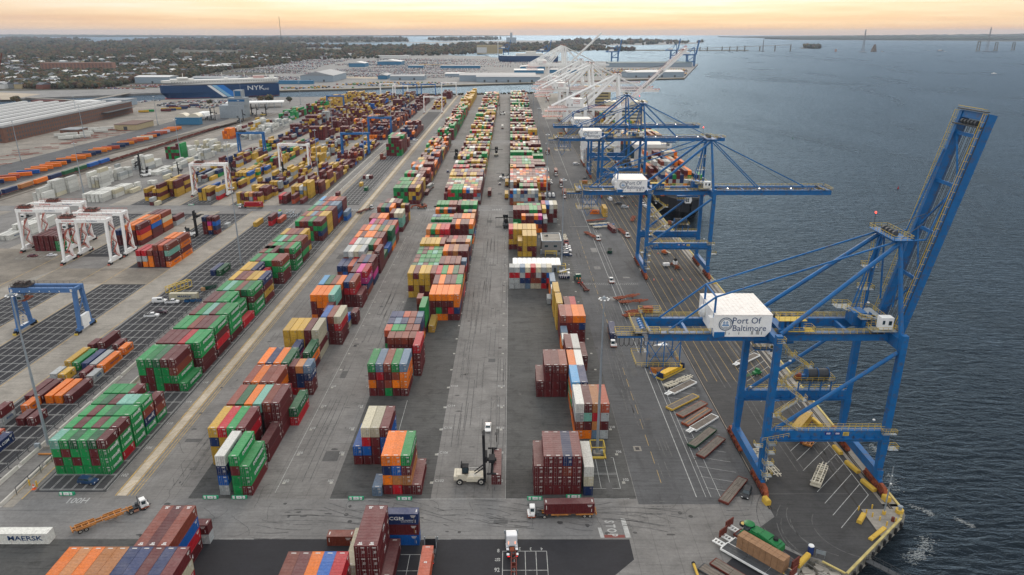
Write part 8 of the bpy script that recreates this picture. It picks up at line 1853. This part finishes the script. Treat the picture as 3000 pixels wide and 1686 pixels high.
t = shed(-50,60,8300,8360,60,'pale silo tower on the far industrial peninsula',gw,lg,'flat',1,0,name='silo_block'); b = MB(); b.box(-12,12,-20,20,60,110); b.build('tower', gw, t)
rh = random.Random(31)
for k in range(200):
    while True:
        u, v = rh.uniform(0,1100), rh.uniform(150,262)
        if inside((u,v),[(0,262),(130,262),(330,250),(420,232),(560,222),(610,210),(690,198),(850,180),(1080,166),(1080,152),(700,152),(0,152)]): break
    X, Y = at(u, v); t = thing('suburban_house', 'small pale-roofed house among the autumn trees', 'house', (X,Y,.5), rh.uniform(0,3), 'houses among the trees'); w_, d_ = rh.uniform(7,17)*max(1,Y/2600), rh.uniform(6,10); c = rh.choice([wr,gw,tn,lg,mat('brick_dark',(.2,.08,.06),.8)])
    b = MB(); b.box(-w_,w_,-d_,d_,0,9); b.build('wall', c, t); b = MB(); b.prism([(-d_-.6,9.02),(d_+.6,9.02),(0,13)],-w_-.5,w_+.5,0,'x'); b.build('roof', rh.choice([wr,lg,mat('roof_slate',(.12,.13,.15),.7)]), t)
# lots full of parked cars and machines, too many to count
CCOL = [(.55,.56,.57),(.6,.6,.6),(.04,.045,.05),(.02,.02,.025),(.16,.17,.18),(.30,.31,.33),(.05,.08,.16),(.25,.03,.03),(.45,.46,.47)]
def lot(b, poly, dx, dy, cols=CCOL, sc=1.0, fill=.85, ang=0):
    xs = [p[0] for p in poly]; ys = [p[1] for p in poly]; y = min(ys); row = 0
    while y < max(ys):
        x = min(xs); row += 1
        if row % 3:
            while x < max(xs):
                if rh.random() < fill and inside((x,y),poly) and math.sin(x*.013+y*.021+row*.05) > -.75:
                    b.cur = rh.choice(cols); b.box(x-.9*sc,x+.9*sc,y-2.2*sc,y+2.2*sc,.5,.5+1.45*sc) 
                x += dx
        y += dy
cars = MB()
lot(cars, [(-640,1810),(-520,1800),(-560,2000),(-760,2100),(-900,2080),(-800,1900)], 5.2, 6.5); lot(cars, [(-410,1960),(-150,1930),(-130,2380),(-330,2420),(-560,2400),(-600,2150)], 5.4, 6.8)
lot(cars, [(-120,1920),(60,1905),(20,2130),(-120,2330)], 5.4, 6.8); lot(cars, [(-860,2180),(-600,2100),(-640,2500),(-820,2560)], 6, 8); lot(cars, [(-640,2700),(-100,2560),(250,2500),(300,2900),(-100,3300),(-560,3400)], 9, 13, sc=1.5)
lot(cars, [(-580,1215),(-455,1230),(-420,1290),(-560,1270)], 3.1, 5.8); lot(cars, [(-560,1130),(-480,1120),(-450,1200),(-575,1200)], 3.2, 6.2, fill=.7); lot(cars, [(-900,1560),(-600,1530),(-580,1620),(-820,1680)], 4, 6, [(.25,.05,.04),(.1,.1,.2),(.5,.5,.5),(.3,.12,.05)]); lot(cars, [(-780,1700),(-640,1660),(-600,1790),(-700,1830)], 5, 6.5); lot(cars, [(-300,2060),(-60,2340),(-130,2560),(-420,2640),(-520,2440)], 5, 7); lot(cars, [(-900,2600),(-650,2560),(-700,3300),(-950,3200)], 8, 12, sc=1.4); lot(cars, [(-720,1215),(-620,1240),(-600,1290),(-690,1200)], 4, 6)
stuff(cars.build('parked_car_lots', M_CONTV))
mach = MB(); MC = [(.45,.25,.03),(.5,.3,.05),(.25,.06,.03),(.08,.2,.08),(.4,.4,.4),(.06,.06,.07),(.1,.15,.25)]
lot(mach, [(-410,1570),(-330,1580),(-130,1690),(-140,1760),(-300,1760),(-440,1660)], 8, 11, MC, 1.7, .6); lot(mach, [(200,2020),(480,2040),(560,2380),(160,2440),(110,2260)], 8, 10, MC, 1.8, .7); lot(mach, [(-330,2700),(-180,2690),(-190,2760),(-340,2780)], 8, 12, MC[:2], 1.6, .9); lot(mach, [(-470,1530),(-400,1555),(-420,1600),(-500,1570)], 8, 11, MC, 1.7, .7)
stuff(mach.build('parked_machinery', M_CONTV))
# far-shore quay edge strip
b = MB()
for p, q in zip(main[7:13], main[8:14]): b.beam((p[0],p[1],.3),(q[0],q[1],.3),6,.5)
struct(b.build('far_quay_edge', mat('quay_edge_tan', (.38,.32,.2), .9)))
# distant blue cranes with raised booms, navy roro ship
def farcrane(x, y, s, label):
    t = thing('distant_quay_crane', label, 'crane', (x,y,.4), 0, 'distant blue quay cranes'); b = MB()
    for X in (-13,13):
        for Y_ in (-9,9): b.beam((X,Y_,0),(X,Y_,40*s),3,3)
    b.box(-13,13,-9.8,-8.2,14,17); b.box(-13,13,8.2,9.8,14,17); b.beam((13,-9,38*s),(-13,-9,17),1.8,1.8); b.build('portal_frame', 'blue', t)
    b = MB(); b.box(-38,16,-5,5,38*s,42*s); b.tube((13,0,42*s),(9,0,66*s),1.5,8); b.tube((9,0,66*s),(-12,0,42*s),1.2,6); b.tube((9,0,66*s),(-34,0,42*s),.7,6); b.build('girder', 'blue', t)
    b = MB(); b.beam((17,-4,41*s),(25,-4,90*s),3,3); b.beam((17,4,41*s),(25,4,90*s),3,3); b.build('boom', 'blue', t); b = MB(); b.box(-24,-6,-6,6,42*s,49*s); b.build('machinery_house', 'wht', t)
farcrane(421,3045,.95,'distant blue crane left of two on the far pier'); farcrane(722,3340,.95,'distant blue crane behind the pier tip'); farcrane(627,2620,.96,'distant blue crane standing at the pier tip'); farcrane(150,3280,.9,'distant blue crane above the white tall cranes'); farcrane(-25,3900,.85,'faint blue crane beside the chimney')
t = ship('roro_ship', 'navy ship with white superstructure at the far basin', 190, 3030, 180, 240, 34, 26, M_NYK, 3, bow=24); b = MB(); b.box(60,170,-15,15,26,36); b.box(90,130,-14,14,36,44); b.box(10,22,-6,6,26,46); b.build('superstructure', M_NWH, t)
# ------------------------------------------------------------------ broken bridge, pylons, harbour marks
def pier(x, y, h, w, label, lattice=False):
    t = thing('bridge_pier', label, 'bridge pier', (x,y,ZW), 0, 'bridge piers standing in the river'); b = MB()
    if lattice:
        for X in (-w,w): b.beam((X,0,0),(X*.8,0,h),w*.5,4)
        for k in range(4): b.box(-w,w,-2,2,h*(.1+.28*k),h*(.16+.28*k))
    else: b.box(-w,w,-3,3,0,h)
    b.box(-w*1.6,w*1.6,-6,6,-1,2.5); b.build('column', mat('pier_concrete',(.22,.22,.2),.9), t)
for k, (u, v, top) in enumerate(((2050,150,139),(2072,150,139),(2115,150,138),(2137,150.5,137.5),(2159,150.5,137),(2181,150.8,136),(2225,150.8,136.5),(2269.5,150.8,135),(2315,151,133.5))): X, Y = at(u, v, ZW); pier(X, Y, (v-top)*Y/2100*.96, 3.2, 'slim pier %s from the left of the broken bridge' % ('first','second','third','fourth','fifth','sixth','seventh','eighth','last')[k])
for k, (u, v, top) in enumerate(((2864,151,124),(2916,150,126),(2967,148,126))): X, Y = at(u, v, ZW); pier(X, Y, (v-top)*Y/2100*.96, 9, 'tall lattice pier at the right edge, %s' % ('leftmost','middle','rightmost')[k], True)
def deckspan(u0, v0, t0, u1, v1, t1, label):
    A = at(u0, v0, ZW); B = at(u1, v1, ZW); z0 = ZW+(v0-t0)*A[1]/2100*.96; z1 = ZW+(v1-t1)*B[1]/2100*.96; b = MB(); b.beam((A[0],A[1],z0),(B[0],B[1],z1),14,2.6); tag(b.build('bridge_deck', mat('deck_concrete',(.32,.31,.29),.9)), label, 'bridge')
deckspan(1990,149.5,145,2318,151,133,'thin rising deck of the broken bridge, left remnant'); deckspan(2862,151,123.5,3060,147,122,'high deck of the bridge remnant at the right edge')
for k, (u, v, top) in enumerate(((2234,151.5,118),(2530-3,153.5,90.5),(2890,151,84.5))):
    X, Y = at(u, v, ZW); h = (v-top)*Y/2100*.96; t = thing('power_pylon', 'lattice power pylon standing in the river, '+('small left','middle','right-hand')[k]+' one', 'pylon', (X,Y,ZW)); b = MB(); w_ = h*.045
    for sx in (-1,1):
        for sy in (-1,1): b.beam((sx*w_,sy*w_,0),(sx*w_*.15,sy*w_*.15,h),1.3,1.3)
    for q in range(9): z = h*q/9; s = w_*(1-.095*q); b.beam((-s,-s,z),(s*.9,-s*.9,z+h/9),.8,.8); b.beam((-s,-s,z),(s,-s,z),.8,.8)
    for q in (.8,.9): b.beam((-h*.05,0,h*q),(h*.05,0,h*q),1.0,1.0)
    b.box(-h*.16,h*.16,-8,8,-1,3); b.build('lattice', mat('pylon_grey',(.25,.26,.28),.7), t)
X, Y = at(2559,152,ZW); t = thing('channel_tower', 'squat tapering tower between the pylons in the river', 'tower', (X,Y,ZW)); b = MB(); b.hexa([(-16,-10,0),(16,-10,0),(16,10,0),(-16,10,0),(-3,-4,44),(7,-4,44),(7,4,44),(-3,4,44)]); b.build('tower', mat('tower_brown',(.16,.13,.11),.9), t)
X, Y = at(2448,152,ZW); t = thing('channel_marker', 'small pale channel marker left of the squat tower', 'marker', (X,Y,ZW)); b = MB(); b.box(-5,5,-4,4,0,16); b.build('tower', mat('marker_pink',(.45,.3,.26),.8), t)
def boat(u, v, L, label, c=(.7,.7,.7)):
    X, Y = at(u, v, ZW); t = thing('small_boat', label, 'boat', (X,Y,ZW), R(5)); hullmesh(L, L*.28, L*.1, L*.03, bow=L*.2, stern=L*.05).build('hull', mat('boat_%d' % int(c[0]*99), c, .5), t); b = MB(); b.box(L*.25,L*.6,-L*.09,L*.09,L*.1,L*.19); b.build('cabin', 'wht', t)
boat(2905,217,16,'small white motorboat with wake at the right'); boat(2580,152.5,22,'dark workboat right of the squat tower',(.1,.1,.12)); boat(2745,150.5,45,'dark barge left of the right-hand pylon',(.1,.14,.14)); boat(2765,152,16,'tiny workboat right of the dark barge',(.2,.2,.2)); boat(2717,149.5,14,'tiny workboat left of the dark barge',(.2,.2,.2))
for u, v, c, nm, lab in ((2631,554,(.35,.02,.03),'red','red channel buoy between the two nearest booms'),(2322,407,(.02,.15,.08),'green','green channel buoy above the second crane boom')):
    X, Y = at(u, v, ZW); t = thing('channel_buoy', lab, 'buoy', (X,Y,ZW)); b = MB(); b.tube((0,0,-.3),(0,0,.7),.6,12); b.tube((0,0,.7),(0,0,1.8),.3,10,0,.2); b.ell((0,0,2.0),(.25,.25,.25),8,5); b.build('body', mat('buoy_'+nm, c, .5), t)
X, Y = at(821.5,137); b = MB(); b.beam((0,0,0),(0,0,185),1.6,1.6); tag(b.build('radio_mast','dgr',loc=at(829,166)+(0,)), 'thin tall radio mast above the woods', 'mast')
# ================================================================== LEFT: RAIL YARD, WAREHOUSE, GATE
tr = MB()
for x0, x1 in ((-374.5,-362),(-368.5,-356),(-452,-378+30),(-459,-355+30),(-362,-350)):
    n = 14
    for g_ in (-.75,.75):
        for k in range(n): a0, a1 = k/n, (k+1)/n; X0 = x0+(x1-x0)*(a0**1.0); X1 = x0+(x1-x0)*a1; tr.beam((X0+g_,300+780*a0,.12),(X1+g_,300+780*a1,.12),.12,.16)
struct(tr.build('rail_tracks', mat('rusty_rail',(.14,.10,.08),.6,.4)))
bd = MB()
for x0, x1 in ((-371.5,-359),(-455.5,-337)): bd.poly([(x0-6,300,.03),(x0+6,300,.03),(x1+6,1080,.03),(x1-6,1080,.03)])
struct(bd.build('track_ballast', mat('dark_ballast',(.13,.115,.095),.95,0,.3,.3)))
def railcar(x, y, deg, c, label, L=17, cont=True):
    t = thing('rail_wagon', label, 'rail wagon', (x,y,.2), R(deg), 'rail wagons on the left tracks'); b = MB(); b.box(-L/2,L/2,-1.4,1.4,.9,1.35)
    b.build('frame', 'dkred', t)
    if cont:
        b = MB(); b.cur = CC[c]; b.box(-L/2+1.2,L/2-1.2,-1.3,1.3,1.36,4.2); b.build('load', M_CONTV, t)
    else:
        b = MB(); b.box(-L/2,L/2,-1.45,-1.3,1.35,2.3); b.box(-L/2,L/2,1.3,1.45,1.35,2.3); b.box(-L/2,-L/2+.2,-1.3,1.3,1.35,2.3); b.build('side', 'dkred', t)
    wheels(t, [(q*(L/2-2),s*.75) for q in (-1,1) for s in (-1,1)], WHS, .55, 1.3)
for k, c in enumerate('dddsdotodduunds'[:13]): railcar(-371.2+.016*(430+18*k-300), 430+18*k, 90.9, 'ssnsnntondduu'[k]if k<13 else 'd', 'loaded rail wagon %s from the near end of the train' % ORD[k])
for k in range(14): railcar(-364.0+.010*k*18, 662+18*k, 90.9, 'r', 'empty maroon gondola wagon %s in the rear train' % ORD[k], cont=False)
rr = random.Random(12)
for k in range(34):
    y = 540+10.4*k; c = rr.choice('ooommoon' if k % 5 else 'wun'); t = thing('parked_trailer', 'boxed trailer %s row from the camera in the slanting trailer lot' % (str(k+1)+('th' if 3 < k+1 < 21 or k+1 in (24,25,26,27,28,29,30,34) else ('st','nd','rd')[min((k+1) % 10,3)-1] if (k+1) % 10 in (1,2,3) else 'th')), 'trailer', (-400.5-.016*(y-540)+rr.uniform(-2,2), y, 0), R(24+rr.uniform(-3,3)), 'trailers in the slanting lot')
    b = MB(); b.cur = tuple(q*rr.uniform(.8,1.1) for q in CC[c]); b.box(-8,8,-1.3,1.3,1.3,4.1); b.build('box', M_CONTV, t)
    if c == 'w': lettering('Matson', 1.9, 'txtn', t, (0,-1.33,2.7), FRONT, .03, 1.2)
    b = MB(); b.box(-8,8,-.6,.6,.8,1.3); b.build('chassis', 'dkred', t)
sk = MB()
for k in range(60): x, y = -458-rr.uniform(0,40), 560+rr.uniform(0,330); sk.beam((x,y,1),(x+13,y+7,1.1),.9,.3)
stuff(sk.build('bare_chassis_rows', mat('chassis_dull_red',(.22,.05,.03),.8)))
# long brick warehouse with monitor roofs
t = thing('brick_warehouse', 'long brick warehouse with white monitor roofs at left', 'warehouse', (-540,775,0), R(3.2)); bk = mat('brick_brown',(.17,.085,.06),.9,0,.2,.3); b = MB(); b.box(-160,0,0,310,0,15.5); b.build('wall', bk, t)
b = MB(); b.box(-160.5,.5,-.5,310.5,15.52,16.3); b.build('roof', mat('roof_tar_grey',(.15,.15,.15),.8,0,.2,.05), t)
for k in range(7): b = MB(); x = -12-22*k; b.prism([(x-2.6,16.3),(x+2.6,16.3),(x+2.2,18.2),(x-2.2,18.2)], 12+(k % 2)*20, 300, 0, 'y'); b.box(x-2.3,x+2.3,12+(k % 2)*20,300,18.22,18.4); b.build('monitor_roof', wr, t)
wm = MB(); wm.box(0,.12,0,2.6,0,2.6); wme = wm.mesh('window', 'dgr')
for j in range(3):
    for k in range(58): link('window', wme, t, (.0, 6+5.2*k, 1.8+4.6*j))
wm = MB(); wm.box(0,2.6,-.12,0,0,2.8); wme = wm.mesh('window', 'dgr')
for j in range(3):
    for k in range(26): link('window', wme, t, (-156+6*k, 0, 1.8+4.6*j))
b = MB(); b.box(-95,-60,6,34,16.3,24); b.build('penthouse', bk, t)
b = MB(); b.box(.1,9,215,300,9.0,9.6); b.build('canopy', 'dgr', t)
for k, (x0, x1, y0, y1, h, w_, r_, lab, rg) in enumerate(((-478,-452,880,925,6,tn,mat('roof_brown_flat',(.16,.10,.08),.8),'low tan brick office with brown roof beside white trailers','flat'),(-520,-500,840,862,5,bk,lg,'small brick shed against the warehouse wall','flat'),(-428,-398,934,944,8,bl,bl,'blue container wall carrying two white domes','flat'),(-700,-660,1150,1190,8,wr,wr,'white flat shed at the inlet behind the warehouse','y'),(-655,-615,1180,1215,9,gw,lg,'grey-walled hall at the edge of the truck park','flat'))): shed(x0,x1,y0,y1,h,lab,w_,r_,rg,1.5,1 if k < 2 else 0)
for x, lab in ((-421,'left'),(-405,'right')): b = MB(); b.prism([(7*math.cos(R(q)),5.0*math.sin(R(q))) for q in range(0,181,20)], 0, 14, 0, 'y'); tag(b.build('dome_shelter', 'crm', loc=(x,935.5,9.2)), 'cream fabric dome on the blue wall, '+lab+' one', 'shelter', 'cream fabric domes')
b = MB(); b.prism([(-8,0),(8,0),(6,4.5),(-6,4.5)], 0, 26, 0, 'y'); tag(b.build('dome_shelter', 'wht', loc=(-418,985,5)), 'white-roofed fabric hall behind the domes', 'shelter')
for k in range(26):
    x, y = (-476-34*rr.random(), 800+15*k*.5) if k < 12 else (-500-40*rr.random(), 1080+14*(k-12)*.6); c = 'w' if k < 12 else rr.choice('wrryngw'); t = thing('parked_trailer', ORD[k]+' nearest white parked trailer on the gravel before the warehouse' if k < 12 else ORD[k-12]+' nearest box trailer in the truck park behind the warehouse', 'trailer', (x,y,0), R(rr.uniform(10,30)), 'white trailers before the warehouse' if k < 12 else 'trailers in the truck park'); b = MB(); b.cur = CC[c]; b.box(-7,7,-1.3,1.3,1.2,4.0); b.build('box', M_CONTV, t); b = MB(); b.box(-7,7,-.6,.6,.7,1.2); b.build('chassis','dgr',t)
# gatehouse and control building
t = thing('control_building', 'stepped grey control building with blue-glazed tower top', 'building', (-377,1020,0)); b = MB(); b.box(-24,10,-8,14,0,17); b.box(-12,12,-6,10,17,27); b.box(-3,8,-5,7,27,37); b.build('wall', 'gal', t); b = MB(); b.box(-1.5,6.5,-5.1,-5.0,29,36); b.box(-11,11,-6.1,-6.0,22,25); b.build('window', mat('blue_glazing',(.02,.12,.28),.2), t)
t = thing('gate_canopy', 'long pale gate canopy on thin columns', 'canopy', (-400,1165,0), R(14)); b = MB(); b.box(-46,40,-14,14,7.5,9.0); b.build('roof','wht',t)
for k in range(8): b = MB(); b.box(-44+11.5*k,-43+11.5*k,-12,-11,0,7.5); b.build('column','gal',t)
# inlet jetty and pier derrick
b = MB(); b.beam((-728,1258,1.2),(-738,1430,1.2),10,1.0); b.beam((-870,1330,1.4),(-728,1262,1.2),8,1.0); tag(b.build('jetty', P_TAN), 'pale jetty arm across the inlet', 'jetty')
t = thing('crawler_crane', 'thin red crawler crane jib beside the inlet', 'crane', (-905,1300,0)); b = MB(); b.box(-5,5,-3,3,0,5); b.build('cab','dkred',t); b = MB(); b.beam((0,0,4),(28,0,78),1.2,1.2); b.build('jib','dkred',t)
b = MB(); b.box(-30,30,-8,8,0,4); tag(b.build('work_barge','dkred',loc=(-800,1285,ZW)), 'dark red work barge moored in the inlet', 'barge')
# ================================================================== HAZE
hz = MB(); hz.box(-41000,41000,-450,33500,ZW-1.0,205)
hm = bpy.data.materials.new('haze'); hm.use_nodes = True; hn = hm.node_tree.nodes; hn.clear(); ho = hn.new('ShaderNodeOutputMaterial'); hv = hn.new('ShaderNodeVolumePrincipled')
hv.inputs['Color'].default_value = (.74,.86,1.0,1); hv.inputs['Density'].default_value = 3.0e-5; hv.inputs['Anisotropy'].default_value = .1
hm.node_tree.links.new(hv.outputs[0], ho.inputs['Volume'])
stuff(hz.build('haze', hm))
bpy.context.view_layer.update()
